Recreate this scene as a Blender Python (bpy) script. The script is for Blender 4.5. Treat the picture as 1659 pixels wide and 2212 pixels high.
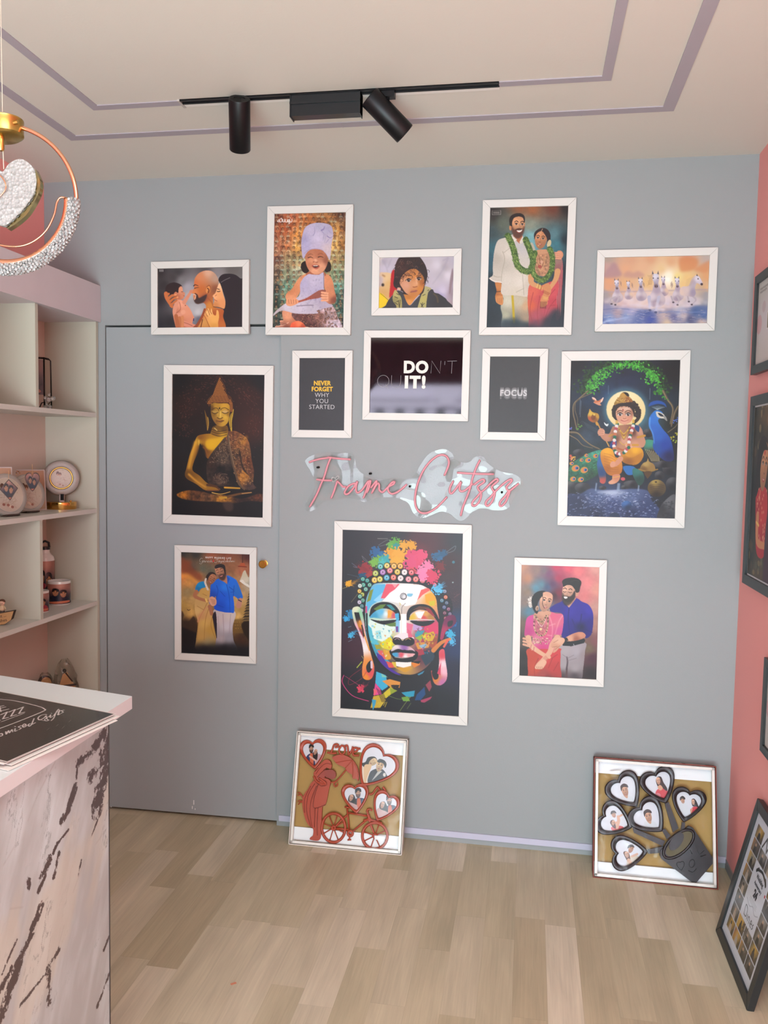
import bpy, bmesh, math, random
import numpy as np
from mathutils import Vector, Matrix
for o in list(bpy.data.objects): bpy.data.objects.remove(o)
SC = bpy.context.scene; COL = SC.collection

# ---------------------------------------------------------------- camera
FPX = 1820.696; CAM = np.array([0.041657, -3.318, 1.566])
M = np.array([[0.9851563186, 0.1707357063, 0.0177861303], [-0.0293066894, 0.0651945328, 0.9974421241], [-0.1691394271, 0.9831576636, -0.0692305043]])
cd = bpy.data.cameras.new('camera'); cam = bpy.data.objects.new('camera', cd); COL.objects.link(cam)
R = Matrix((Vector(M[0]), Vector(M[1]), -Vector(M[2]))).transposed()
cam.matrix_world = Matrix.Translation(Vector(CAM)) @ R.to_4x4()
cd.sensor_fit = 'HORIZONTAL'; cd.sensor_width = 36; cd.lens = 36*FPX/1659; cd.clip_start = .02
SC.camera = cam
SC.view_settings.view_transform = 'Standard'; SC.view_settings.look = 'None'; SC.view_settings.gamma = 1
SC.view_settings.use_curve_mapping = False; SC.view_settings.exposure = 0.56

# ---------------------------------------------------------------- light: daylight through the open shopfront behind the camera, plus an added ceiling fill
W = bpy.data.worlds.new('world'); SC.world = W; W.use_nodes = True
bg = W.node_tree.nodes['Background']; bg.inputs[0].default_value = (.80, .90, 1, 1); bg.inputs[1].default_value = 1.2
def area(name, loc, rot, sx, sy, power, col):
    l = bpy.data.lights.new(name, 'AREA'); l.shape = 'RECTANGLE'; l.size = sx; l.size_y = sy; l.energy = power; l.color = col
    o = bpy.data.objects.new(name, l); COL.objects.link(o); o.location = loc; o.rotation_euler = rot; return o
ROOM_Y = -5.0; ZTOP = 2.665
area('shopfront_daylight', (-.42, ROOM_Y+.02, 1.02), (math.radians(90), 0, 0), 2.2, 1.8, 42, (.74, .98, .98))
area('pavement_bounce', (-.3, ROOM_Y-.7, .10), (math.radians(128), 0, 0), 3.0, 1.2, 132, (.76, .99, .98))
area('added_ceiling_fill', (.25, -3.0, ZTOP), (0, 0, 0), .9, 1.4, 22, (.88, 1.0, .98))  # no such lamp known; fill added to brighten the floor and counter top
sun = bpy.data.lights.new('street_sun', 'SUN'); sun.energy = 26; sun.angle = .01; so = bpy.data.objects.new('street_sun', sun); COL.objects.link(so); so.rotation_euler = (math.radians(-48), 0, math.radians(12))
#PAINT-BEGIN
# ---------------------------------------------------------------- printed pictures
# A Print holds the ink colours of one flat print; they become the colour attribute of its mesh.
def hx(c):
    if isinstance(c, str): return np.array([int(c[i:i+2], 16)/255 for i in (0, 2, 4)], np.float32)
    return np.array(c, np.float32)

def spline(pts, closed=True, n=6):
    P = np.array(pts, float); N = len(P)
    if N < 3: return P
    out = []
    rng = range(N) if closed else range(N-1)
    t = np.linspace(0, 1, n, endpoint=False)[:, None]
    for i in rng:
        p0 = P[i-1] if (closed or i > 0) else P[0]
        p1 = P[i]; p2 = P[(i+1) % N]
        p3 = P[(i+2) % N] if (closed or i+2 < N) else P[-1]
        out.append(.5*((2*p1)+(-p0+p2)*t+(2*p0-5*p1+4*p2-p3)*t*t+(-p0+3*p1-3*p2+p3)*t**3))
    if not closed: out.append(P[-1:])
    return np.concatenate(out)

def homog(src, dst):
    A = []; b = []
    for (x, y), (u, v) in zip(src, dst):
        A.append([x, y, 1, 0, 0, 0, -u*x, -u*y]); b.append(u)
        A.append([0, 0, 0, x, y, 1, -v*x, -v*y]); b.append(v)
    h = np.linalg.solve(np.array(A, float), np.array(b, float))
    return np.append(h, 1).reshape(3, 3)

def fractal(h, w, cell, seed, octv=3):
    r = np.random.RandomState(seed); out = np.zeros((h, w), np.float32); amp = 1; tot = 0
    for o in range(octv):
        gh = int(h/cell)+3; gw = int(w/cell)+3
        g = r.rand(gh, gw).astype(np.float32)
        y = np.arange(h)/cell; x = np.arange(w)/cell
        yi = y.astype(int); xi = x.astype(int)
        fy = (y-yi)[:, None]; fx = (x-xi)[None]
        fy = fy*fy*(3-2*fy); fx = fx*fx*(3-2*fx)
        a = g[yi][:, xi]; b = g[yi][:, xi+1]; c = g[yi+1][:, xi]; d = g[yi+1][:, xi+1]
        out += amp*((a*(1-fx)+b*fx)*(1-fy)+(c*(1-fx)+d*fx)*fy); tot += amp
        amp *= .55; cell = max(cell/2, 1.01)
    return out/tot

class Print:
    def __init__(s, w, h, corners, bg='222222', ss=2):
        s.ss = ss; s.w = int(w*ss); s.h = int(h*ss)
        s.H = homog(corners, [(0, 0), (s.w, 0), (s.w, s.h), (0, s.h)])
        s.Hi = np.linalg.inv(s.H)
        s.a = np.empty((s.h, s.w, 3), np.float32); s.a[:] = hx(bg)
        c = np.array(corners, float)
        s.k = s.w/np.hypot(*(c[1]-c[0]))           # canvas pixels per design unit
        yy, xx = np.mgrid[0:s.h, 0:s.w]
        q = np.stack([xx+.5, yy+.5, np.ones_like(xx)], -1) @ s.Hi.T
        s.X = (q[..., 0]/q[..., 2]).astype(np.float32); s.Y = (q[..., 1]/q[..., 2]).astype(np.float32)
    def tf(s, pts):
        P = np.array(pts, float); q = np.c_[P, np.ones(len(P))] @ s.H.T
        return q[:, :2]/q[:, 2:]
    def _box(s, P, pad):
        x0 = max(0, int(P[:, 0].min()-pad)); x1 = min(s.w, int(P[:, 0].max()+pad)+2)
        y0 = max(0, int(P[:, 1].min()-pad)); y1 = min(s.h, int(P[:, 1].max()+pad)+2)
        return (y0, y1, x0, x1) if x1 > x0 and y1 > y0 else None
    def _blur(s, m, sg):
        r = max(1, int(sg*2.5)); k = np.exp(-.5*(np.arange(-r, r+1)/sg)**2); k /= k.sum()
        for ax in (0, 1):
            mp = np.pad(m, [(r, r) if i == ax else (0, 0) for i in (0, 1)], mode='edge'); o = np.zeros_like(m)
            for i, kk in enumerate(k):
                sl = [slice(None)]*2; sl[ax] = slice(i, i+m.shape[ax]); o += kk*mp[tuple(sl)]
            m = o
        return m
    def _fill(s, P, blur):
        sg = blur*s.k; b = s._box(P, sg*2.5+1)
        if b is None: return None, None
        y0, y1, x0, x1 = b; m = np.zeros((y1-y0, x1-x0), np.float32)
        A = P; B = np.roll(P, -1, 0)
        for r in range(y1-y0):
            y = y0+r+.5
            c = (A[:, 1] <= y) != (B[:, 1] <= y)
            if not c.any(): continue
            xs = np.sort(A[c, 0]+(y-A[c, 1])*(B[c, 0]-A[c, 0])/(B[c, 1]-A[c, 1]))
            for i in range(0, len(xs)-1, 2):
                u = int(np.ceil(xs[i]-.5))-x0; v = int(np.ceil(xs[i+1]-.5))-x0
                if v > 0: m[r, max(u, 0):v] = 1
        if blur > 0: m = s._blur(m, max(sg, .3))
        return m, b
    def comp(s, m, b, col, al=1.):
        if m is None: return
        y0, y1, x0, x1 = b; m = (m*al)[..., None]
        c = col(s.X[y0:y1, x0:x1], s.Y[y0:y1, x0:x1]) if callable(col) else hx(col)
        s.a[y0:y1, x0:x1] = s.a[y0:y1, x0:x1]*(1-m)+c*m
    def poly(s, pts, col, blur=0, sm=True, al=1.):
        Q = spline(pts) if sm else np.array(pts, float)
        m, b = s._fill(s.tf(Q), blur); s.comp(m, b, col, al)
        return (m, b)
    def ell(s, cx, cy, rx, ry, col, ang=0, blur=0, al=1.):
        t = np.linspace(0, 2*np.pi, 28, endpoint=False); a = math.radians(ang)
        x = rx*np.cos(t); y = ry*np.sin(t)
        return s.poly(np.c_[cx+x*math.cos(a)-y*math.sin(a), cy+x*math.sin(a)+y*math.cos(a)], col, blur, False, al)
    def line(s, pts, w, col, w2=None, sm=True, al=1., blur=0):
        Q = spline(pts, False) if sm and len(pts) > 2 else np.array(pts, float)
        P = s.tf(Q); n = len(P); w2 = w if w2 is None else w2
        ws = np.linspace(w, w2, n)*s.k/2
        b = s._box(P, max(w, w2)*s.k+5+blur*s.k*2.5)
        if b is None: return
        y0, y1, x0, x1 = b; m = np.zeros((y1-y0, x1-x0), np.float32)
        for i in range(n-1):
            p, q = P[i], P[i+1]; ww = (ws[i]+ws[i+1])/2
            bb = s._box(np.array([p, q]), ww+2)
            if bb is None: continue
            a0, a1, c0, c1 = bb
            yy, xx = np.mgrid[a0:a1, c0:c1]; xx = xx+.5-p[0]; yy = yy+.5-p[1]
            d = q-p; L = d@d+1e-9; t = np.clip((xx*d[0]+yy*d[1])/L, 0, 1)
            D = np.hypot(xx-t*d[0], yy-t*d[1]); v = np.clip(ww-D+.5, 0, 1)
            sub = m[a0-y0:a1-y0, c0-x0:c1-x0]; np.maximum(sub, v, out=sub)
        if blur: m = s._blur(m, blur*s.k)
        s.comp(m, b, col, al)
    def full(s, col, mask=None):
        m = np.ones((s.h, s.w), np.float32) if mask is None else mask
        s.comp(m, (0, s.h, 0, s.w), col)
    def noise(s, amt, cell=6, seed=1, octv=3, region=None):
        n = (fractal(s.h, s.w, cell*s.k, seed, octv)-.5)*2*amt
        if region is not None:
            m, b = region; z = np.zeros((s.h, s.w), np.float32); y0, y1, x0, x1 = b; z[y0:y1, x0:x1] = m; n = n*z
        s.a = np.clip(s.a*(1+n[..., None]), 0, 1)
    def out(s, gain=1.):
        q = s.ss; a = s.a[:s.h//q*q, :s.w//q*q].reshape(s.h//q, q, s.w//q, q, 3).mean((1, 3))
        a = np.clip(a, 0, 1)
        return np.where(a <= .04045, a/12.92, ((a+.055)/1.055)**2.4)*gain

def blend(*pts, pw=2.5):
    """smooth ink blend through colour points (x, y, hex)"""
    Q = [(x, y, hx(c)) for x, y, c in pts]
    def f(X, Y):
        num = 0; den = 0
        for x, y, c in Q:
            w = 1/(((X-x)**2+(Y-y)**2)**(pw/2)+50.); num = num+w[..., None]*c; den = den+w
        return num/den[..., None]
    return f

def face(P, x, y, w, h, skin, ang=0, hair=None, beard=None, turn=0., smile=True, dark='2a1a16', lip='a04a40', lid=False):
    a = math.radians(ang); ca, sa = math.cos(a), math.sin(a)
    T = lambda u, v: (x+u*w*ca-v*h*sa, y+u*w*sa+v*h*ca)
    s0 = hx(skin)
    P.poly([T(-.5, -.25), T(-.38, -.55), T(0, -.66), T(.38, -.55), T(.5, -.25), T(.47, .15), T(.3, .48), T(0, .64), T(-.3, .48), T(-.47, .15)],
           blend((*T(-.25+turn*.3, -.25), np.clip(s0*1.12, 0, 1)), (*T(.5, .3), s0*.82), (*T(-.5, .3), s0*.86), (*T(0, .6), s0*.8), (*T(0, -.5), s0*.98)))
    if beard:
        P.poly([T(-.48, .0), T(-.3, .2), T(-.2+turn*.2, .2), T(turn*.2, .17), T(.2+turn*.2, .2), T(.3, .2), T(.48, .0), T(.42, .42), T(.18, .68), T(0, .72), T(-.18, .68), T(-.42, .42)], beard, blur=w*.045, al=.82)
    e = turn*.22
    for sx in (-.22, .22):
        P.line([T(sx-.13+e, -.2), T(sx+e, -.27), T(sx+.13+e, -.21)], w*.055, dark)
        if lid: P.line([T(sx-.12+e, -.07), T(sx+e, -.03), T(sx+.12+e, -.07)], w*.045, dark)
        else:
            P.ell(*T(sx+e, -.09), w*.115, h*.05, 'd8c8bc', ang); P.ell(*T(sx+e, -.09), w*.06, h*.055, dark, ang)
            P.line([T(sx-.12+e, -.1), T(sx+e, -.15), T(sx+.12+e, -.1)], w*.035, dark)
    P.line([T(e+.02, -.1), T(e*1.35+.05, .1)], w*.05, s0*.8, blur=w*.02)
    P.line([T(e*1.4-.08, .15), T(e*1.4, .18), T(e*1.4+.08, .15)], w*.045, s0*.6)
    if smile:
        P.poly([T(e-.19, .28), T(e, .31), T(e+.19, .28), T(e+.11, .37), T(e, .39), T(e-.11, .37)], lip)
        P.poly([T(e-.13, .30), T(e, .32), T(e+.13, .30), T(e+.08, .335), T(e, .345), T(e-.08, .335)], 'd6c6ba')
    else:
        P.poly([T(e-.16, .31), T(e-.05, .28), T(e+.05, .28), T(e+.16, .31), T(e, .38)], lip)
        P.line([T(e-.15, .315), T(e, .325), T(e+.15, .315)], w*.02, s0*.45)

def garland(P, path, w, seed, cols=('5c7a36', '3f5a26', '7c9a48', '2c4420', '94ac5c')):
    r = random.Random(seed); Q = spline(path, False, 10)
    P.line(path, w*.85, cols[1])
    for i in range(len(Q)*7):
        q = Q[r.randrange(len(Q))]; a = r.uniform(0, 6.28); d = r.uniform(0, w*.5)
        x = q[0]+math.cos(a)*d; y = q[1]+math.sin(a)*d; b = r.uniform(0, 3.14); L = w*.13
        P.line([(x-math.cos(b)*L, y-math.sin(b)*L), (x+math.cos(b)*L, y+math.sin(b)*L)], w*.09, r.choice(cols), w*.02, False)

def pic_family(n):
    P = Print(*n, [(203, 195), (1470, 188), (1468, 1090), (210, 1083)])
    P.full(blend((230, 250, '2c292b'), (230, 650, '28262a'), (230, 1050, '25242a'), (500, 250, '3a3739'), (430, 330, '3c393b'), (560, 380, '6f6c6e'), (900, 215, '4c484a'), (1080, 300, '7a7678'), (1300, 230, '5a5654'),
        (650, 480, '95929a'), (680, 600, 'a2a0a2'), (800, 850, 'b0aeb0'), (720, 800, 'a09ea2'), (820, 960, '5c5c66'), (400, 1000, '252529'), (300, 450, '302d2f'), (1100, 380, '908c8c')))
    # mother's hair, then father
    P.poly([(1100, 380), (1130, 320), (1200, 290), (1330, 300), (1420, 360), (1490, 440), (1490, 1120), (1180, 1120), (1170, 850), (1205, 700), (1170, 560), (1125, 430)], '241f24')
    P.line([(1140, 415), (1200, 380), (1270, 350)], 8, '6c6468')
    sk = blend((820, 330, 'c27a52'), (950, 270, 'c69a80'), (1060, 350, 'a98a76'), (760, 420, 'c0683c'), (850, 520, 'b4622f'), (900, 650, '8e4a32'), (980, 760, 'c07a34'), (1000, 900, '9c4a26'), (1140, 900, 'a65228'), (900, 1000, 'c08848'), (1060, 520, '7e4c34'), (1140, 1080, 'b0602c'), (740, 560, 'c87848'))
    P.poly([(742, 445), (755, 350), (815, 275), (900, 240), (990, 245), (1055, 290), (1098, 370), (1098, 450), (1060, 560), (1025, 640), (1040, 770), (1175, 820), (1172, 920), (1190, 1110), (800, 1110), (860, 960), (880, 850), (922, 775), (885, 715),
            (800, 728), (755, 700), (738, 650), (732, 600), (742, 578), (708, 565), (745, 490)], sk)
    P.poly([(760, 600), (790, 590), (812, 640), (880, 610), (930, 590), (925, 640), (890, 700), (840, 722), (790, 728), (755, 705), (740, 655), (762, 660), (775, 640)], '3c2c2c', blur=6)
    P.line([(760, 575), (790, 600), (800, 640)], 14, '3a2622', blur=3)
    P.line([(740, 590), (770, 600), (760, 640), (750, 665)], 9, 'd8b8a4')
    P.ell(955, 520, 36, 62, 'c88248', 12); P.line([(930, 480), (965, 460), (985, 500), (965, 560), (935, 580)], 9, '7a3e22'); P.line([(940, 500), (960, 520), (950, 560)], 14, '5c2c1c')
    P.line([(738, 462), (760, 445), (805, 462)], 15, '33201e', 6); P.line([(750, 498), (780, 490), (815, 485)], 11, '33201e', 4)
    P.line([(940, 640), (1000, 700), (1030, 780)], 10, '8a4a26', blur=6)
    # mother's face
    P.poly([(1118, 425), (1150, 500), (1175, 600), (1200, 680), (1205, 740), (1185, 805), (1110, 782), (1035, 768), (1028, 735), (1042, 690), (1035, 640), (1018, 612), (1060, 565), (1088, 480)],
           blend((1130, 470, 'e0b088'), (1120, 600, 'd89660'), (1160, 720, 'd08a58'), (1060, 750, 'bc7a48'), (1040, 620, 'e0a070')))
    P.line([(1085, 510), (1118, 520)], 10, '2a1c1c'); P.line([(1085, 548), (1105, 552), (1125, 545)], 11, '2a1c1c'); P.line([(1040, 668), (1082, 690)], 9, 'a0503c')
    P.line([(1055, 615), (1075, 600)], 9, '9c5c38'); P.line([(1035, 775), (1110, 785), (1180, 812)], 8, '3a2018')
    # her hand on his shoulder
    P.poly([(872, 890), (890, 880), (905, 830), (925, 842), (938, 800), (960, 800), (980, 850), (1000, 795), (1025, 880), (1065, 900), (1078, 825), (1105, 845), (1112, 930), (1100, 1000), (1092, 1110), (985, 1110), (960, 1030), (900, 950)],
           blend((950, 860, 'e2ac6c'), (1050, 950, 'd89c52'), (1040, 1080, 'c88c40'), (890, 920, 'c88448')))
    for l in ([(905, 835), (925, 885), (945, 915)], [(938, 803), (960, 850), (975, 895)], [(985, 845), (1005, 880)], [(880, 885), (915, 940), (980, 1080)]): P.line(l, 8, '8a4a22')
    # baby
    P.poly([(330, 560), (325, 480), (370, 425), (450, 405), (530, 430), (565, 465), (540, 520), (510, 590), (420, 600)], '2a2022')
    P.poly([(470, 545), (510, 560), (520, 490), (556, 465), (575, 500), (580, 540), (608, 565), (600, 620), (570, 655), (500, 660), (440, 600)], blend((550, 520, 'd08c6c'), (500, 620, 'b06448'), (590, 600, 'c07c60')))
    P.line([(555, 545), (580, 545)], 7, '4c2a24'); P.line([(585, 605), (605, 608)], 6, '8c4438')
    P.poly([(490, 680), (560, 668), (610, 715), (680, 790), (730, 890), (748, 940), (722, 1000), (740, 1110), (600, 1110), (500, 1110), (450, 960), (435, 820)],
           blend((560, 720, 'd89478'), (640, 850, 'd08a6c'), (480, 850, 'bc765c'), (700, 1000, 'c88064'), (540, 1040, 'a86044')))
    P.line([(600, 700), (640, 640), (690, 560), (712, 525)], 62, 'c8846a', 22); P.ell(700, 545, 26, 22, 'c47c60')
    P.line([(500, 690), (460, 800), (470, 890), (560, 870), (590, 850)], 62, 'cc8a70', 40)
    P.line([(530, 700), (545, 800), (480, 860)], 7, '8c4c38'); P.ell(585, 845, 36, 34, 'd49478'); P.ell(618, 748, 8, 8, '6c3428')
    P.line([(600, 1010), (690, 1045), (760, 1070)], 70, 'c8806a'); P.line([(600, 1000), (660, 1020), (720, 1050)], 7, '8c4c38')
    P.poly([(735, 940), (748, 935), (745, 980), (728, 975)], '28285c', sm=False)
    # father's hands holding the baby
    for l, w in (([(330, 570), (345, 640), (420, 760)], 60), ([(370, 640), (420, 600), (470, 600)], 40), ([(380, 700), (440, 650), (500, 625)], 40), ([(400, 750), (450, 700), (490, 670)], 34), ([(345, 590), (372, 572)], 34)):
        P.line(l, w, 'b8683c', w*.7)
    P.line([(395, 655), (450, 620), (490, 605)], 6, '5c2a1c'); P.line([(400, 710), (450, 660)], 6, '5c2a1c'); P.ell(470, 588, 22, 14, 'd08a5c'); P.ell(500, 625, 16, 13, 'd08a5c')
    P.line([(480, 900), (500, 1000), (510, 1110)], 56, 'a45e3c'); P.line([(530, 930), (560, 1020), (565, 1110)], 44, 'b06a44'); P.line([(575, 920), (578, 1000), (575, 1110)], 40, 'c07a50')
    P.line([(740, 1090), (800, 1030), (870, 900), (900, 810)], 44, '8a4428', 30); P.line([(840, 1100), (870, 960)], 12, '5c2418')
    for k in range(3): P.line([(238+k*22, 215), (238+k*22, 240)], 12, '8c8a8a')
    return P

def pic_chef(n):
    P = Print(*n, [(203, 232), (1335, 212), (1300, 2047), (183, 2033)])
    P.full(blend((230, 260, '6c3424'), (480, 260, 'a85030'), (700, 280, 'b86a38'), (900, 260, '9a6438'), (1300, 250, '4c2c22'), (230, 500, '8c4028'), (420, 480, 'b45a34'), (560, 560, 'd48a40'), (1180, 500, 'c0843c'), (1310, 500, '6c4428'),
        (230, 750, '94503a'), (400, 720, 'b86a40'), (560, 760, 'd8a050'), (1150, 740, 'd8a858'), (1300, 760, '94602e'), (230, 950, '7c5044'), (450, 950, 'a89468'), (600, 1000, 'b4a878'), (1150, 950, 'c0a870'), (1300, 950, '787048'),
        (230, 1180, '4c3c34'), (400, 1180, '8c9878'), (600, 1120, 'b8b898'), (1200, 1180, '7c9470'), (1310, 1200, '4c5c48'), (230, 1420, '3c4844'), (420, 1380, '6c9c84'), (1200, 1400, '4c8474'), (1300, 1500, '2c4844'),
        (230, 1700, '284038'), (500, 1560, '48846c'), (1250, 1700, '284c44'), (260, 1980, '1c2c2c'), (1280, 1980, '202c30'), (600, 1950, '3c3030')))
    r = random.Random(5)
    for j, y in enumerate(range(215, 2060, 76)):       # small portraits of the mosaic
        for i, x in enumerate(range(185+(j % 2)*20, 1340, 92)):
            xx = x+r.uniform(-8, 8); yy = y+r.uniform(-6, 6); k = r.random()
            P.poly([(xx, yy), (xx+86, yy), (xx+86, yy+72), (xx, yy+72)], r.choice(['000000', 'ffe8c0', '301810', 'f0d0a0']), sm=False, al=r.uniform(.05, .22))
            hxx = xx+43+r.uniform(-14, 14)
            P.ell(hxx, yy+28, 20, 24, '1c0c08', al=.5); P.ell(hxx+r.uniform(-3, 3), yy+34, 14, 18, 'f0b888', al=.38)
            P.ell(hxx, yy+70, 30, 18, r.choice(['e0c8a0', '301c18', 'd88c50', 'a8c0b0']), al=.4)
            if k < .3: P.line([(xx+r.uniform(0, 80), yy), (xx+r.uniform(0, 80), yy+70)], 5, '180c08', al=.45)
    P.noise(.16, 14, 3)
    # legs and skirt
    P.poly([(340, 1760), (520, 1800), (545, 1900), (560, 2000), (480, 2060), (240, 2055), (225, 2015), (300, 1990), (300, 1920), (350, 1920)], blend((420, 1850, 'd89470'), (520, 1950, 'b06c50'), (300, 2010, 'a8705c'), (400, 2040, '7c4434')))
    P.line([(230, 2010), (330, 1990), (430, 1950)], 14, 'd09c84'); P.line([(300, 1925), (345, 1920)], 16, 'e0a080'); P.line([(330, 1980), (400, 1965)], 7, '4c241c')
    m = P.poly([(560, 1700), (800, 1700), (1060, 1650), (1150, 1730), (1190, 1850), (1230, 2070), (520, 2070), (560, 1950), (480, 1830)], blend((700, 1850, '5c3430'), (900, 1850, '84584c'), (1100, 1800, 'a88c8c'), (1150, 2000, 'b8a8b4'), (800, 2020, '4c2c28'), (950, 1700, 'c0b0bc')))
    P.noise(.5, 30, 8, 4, m)
    for i in range(90):
        x = r.uniform(620, 1190); y = r.uniform(1720, 2040); P.ell(x, y, 15, 19, '2c1814', al=.5); P.ell(x, y+5, 10, 13, 'd0987c', al=.45)
    P.poly([(450, 2040), (480, 1960), (560, 1925), (640, 1945), (690, 2000), (700, 2060), (450, 2060)], blend((600, 1960, 'e87850'), (500, 2020, 'd85838'), (660, 2020, 'b04830')))
    P.ell(720, 2045, 55, 24, 'e8c4a4')
    # arms
    skin = blend((900, 1250, 'd89068'), (1050, 1250, 'cc845c'), (1100, 1500, 'c47c58'), (560, 1250, 'd08a60'), (450, 1450, 'c07850'), (450, 1580, 'd8946c'), (1000, 1560, 'd08c68'), (1150, 1600, '7c4434'))
    P.poly([(700, 1190), (620, 1220), (560, 1290), (480, 1420), (400, 1490), (385, 1560), (430, 1620), (540, 1580), (620, 1440), (640, 1320), (760, 1200)], skin)
    P.poly([(960, 1190), (1060, 1210), (1120, 1300), (1150, 1450), (1175, 1560), (1160, 1640), (1060, 1660), (960, 1600), (940, 1480), (1000, 1440), (960, 1300)], skin)
    P.poly([(740, 1150), (960, 1150), (1000, 1220), (720, 1220)], 'a05c40')
    # apron
    P.poly([(740, 1190), (800, 1195), (900, 1200), (980, 1175), (985, 1420), (960, 1560), (1060, 1660), (1120, 1700), (880, 1760), (880, 1810), (560, 1810), (330, 1760), (195, 1840), (230, 1770), (380, 1650), (560, 1560), (610, 1480), (610, 1350), (660, 1250)],
           blend((820, 1300, 'b8aec4'), (680, 1350, 'aaa2be'), (900, 1500, 'a8a0bc'), (600, 1700, 'c0b6c6'), (400, 1700, 'c4bcc8'), (820, 1740, 'b4aab8'), (300, 1760, 'b0a4a8'), (950, 1650, 'a89cae')))
    P.line([(978, 1180), (985, 1420)], 6, '4c3c3c'); P.line([(560, 1690), (700, 1680), (820, 1680)], 14, '5c5060', al=.6)
    for i in range(40):
        x = r.uniform(620, 960); y = r.uniform(1230, 1780); P.ell(x, y, 12, 15, '7c7490', al=.22)
    P.poly([(430, 1660), (520, 1620), (700, 1570), (900, 1450), (1000, 1440), (1010, 1470), (930, 1560), (760, 1590), (580, 1640), (440, 1680)], blend((500, 1650, 'a86040'), (700, 1580, '9c4c3c'), (880, 1510, '8c5044')))
    for x in (700, 770, 850): P.line([(x, 1560), (x+10, 1600)], 5, '4c2420', al=.6)
    # hands
    P.poly([(395, 1600), (430, 1560), (520, 1560), (580, 1600), (570, 1650), (470, 1690), (400, 1670)], 'd8946c')
    for i in range(4): P.line([(430+i*38, 1590), (440+i*36, 1650)], 6, '8c4c38'); P.line([(950, 1480+i*42), (1040, 1495+i*36)], 34, 'dc9c78', 26)
    for i in range(3): P.line([(955, 1505+i*42), (1030, 1512+i*38)], 5, '9c5840')
    # hair, head, hat
    P.ell(690, 1080, 68, 95, '241814', -10); P.ell(1040, 1080, 52, 85, '241814', 12); P.ell(655, 1045, 34, 40, '241814'); P.ell(1065, 1110, 30, 40, '241814')
    P.poly([(690, 930), (710, 850), (800, 800), (930, 800), (1010, 860), (1045, 960), (1030, 1050), (980, 1140), (900, 1190), (820, 1185), (750, 1130), (705, 1040)],
           blend((780, 980, 'cc8a68'), (900, 880, 'a8664a'), (940, 1060, 'd09472'), (1020, 980, '8c5440'), (840, 1120, 'd89a78'), (760, 1040, 'b87454'), (720, 900, 'a8684c')))
    for x0, x1, y in ((735, 810, 925), (890, 970, 918)): P.line([(x0, y+6), ((x0+x1)/2, y-4), (x1, y+10)], 13, '2c1612', 6); P.line([(x0, y-38), ((x0+x1)/2, y-54), (x1, y-40)], 9, '7c4834', al=.7)
    P.line([(815, 1000), (845, 985), (855, 1005), (885, 1000)], 12, '8c4c38'); P.ell(850, 975, 26, 24, 'd8a080', blur=8)
    P.poly([(790, 1060), (830, 1040), (900, 1050), (915, 1070), (880, 1110), (830, 1105)], 'a85848'); P.poly([(805, 1062), (850, 1050), (900, 1062), (870, 1085), (830, 1085)], '3c1814'); P.line([(820, 1058), (880, 1058)], 10, 'e8dcd0')
    P.poly([(640, 880), (625, 700), (650, 540), (690, 450), (770, 400), (870, 380), (1000, 390), (1080, 420), (1115, 480), (1125, 580), (1100, 720), (1080, 950), (1060, 960), (1030, 900), (960, 820), (860, 795), (760, 810), (700, 870), (675, 930), (655, 940)],
           blend((760, 500, 'b4aac4'), (900, 430, 'a8a2ba'), (1050, 500, 'a49cb6'), (880, 620, 'beb4cc'), (700, 750, 'a8a0c0'), (850, 760, 'b4a8c0'), (1040, 780, 'c0aeb4'), (660, 650, '9c96b8'), (1060, 640, 'b4a8ba')))
    for l, w, c in (([(810, 580), (835, 530), (830, 440)], 12, '8c86a8'), ([(940, 500), (975, 480), (990, 440)], 22, '8078a0'), ([(950, 520), (980, 560), (965, 660)], 10, '8c84a4'), ([(1010, 560), (1000, 640), (985, 700)], 8, '9890ac'), ([(1030, 590), (1075, 620), (1110, 600)], 14, '7c749c'),
                    ([(1060, 640), (1010, 700)], 8, '847ca0'), ([(690, 600), (700, 540)], 9, '9890b0'), ([(1050, 500), (1090, 540)], 8, '9088a8'), ([(680, 860), (740, 810), (860, 790), (960, 815), (1030, 890)], 7, '8c7c98')): P.line(l, w, c, w*.4, blur=3)
    P.noise(.05, 20, 12)
    # name written top left
    w = 'e8e0dc'
    for l in ([(252, 362), (262, 335), (278, 335), (285, 350), (272, 362), (258, 352)], [(285, 318), (290, 362), (310, 362)], [(300, 320), (312, 305), (322, 320), (322, 362)], [(335, 322), (337, 360), (362, 360)], [(362, 322), (362, 362)], [(375, 322), (376, 362), (405, 360), (405, 325)],
              [(410, 362), (418, 335), (432, 330), (440, 345), (432, 360), (422, 350)], [(440, 322), (448, 362), (475, 360), (478, 322)], [(425, 362), (440, 385), (425, 395)]): P.line(l, 9, w)
    P.ell(452, 300, 6, 6, w)
    return P

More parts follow.
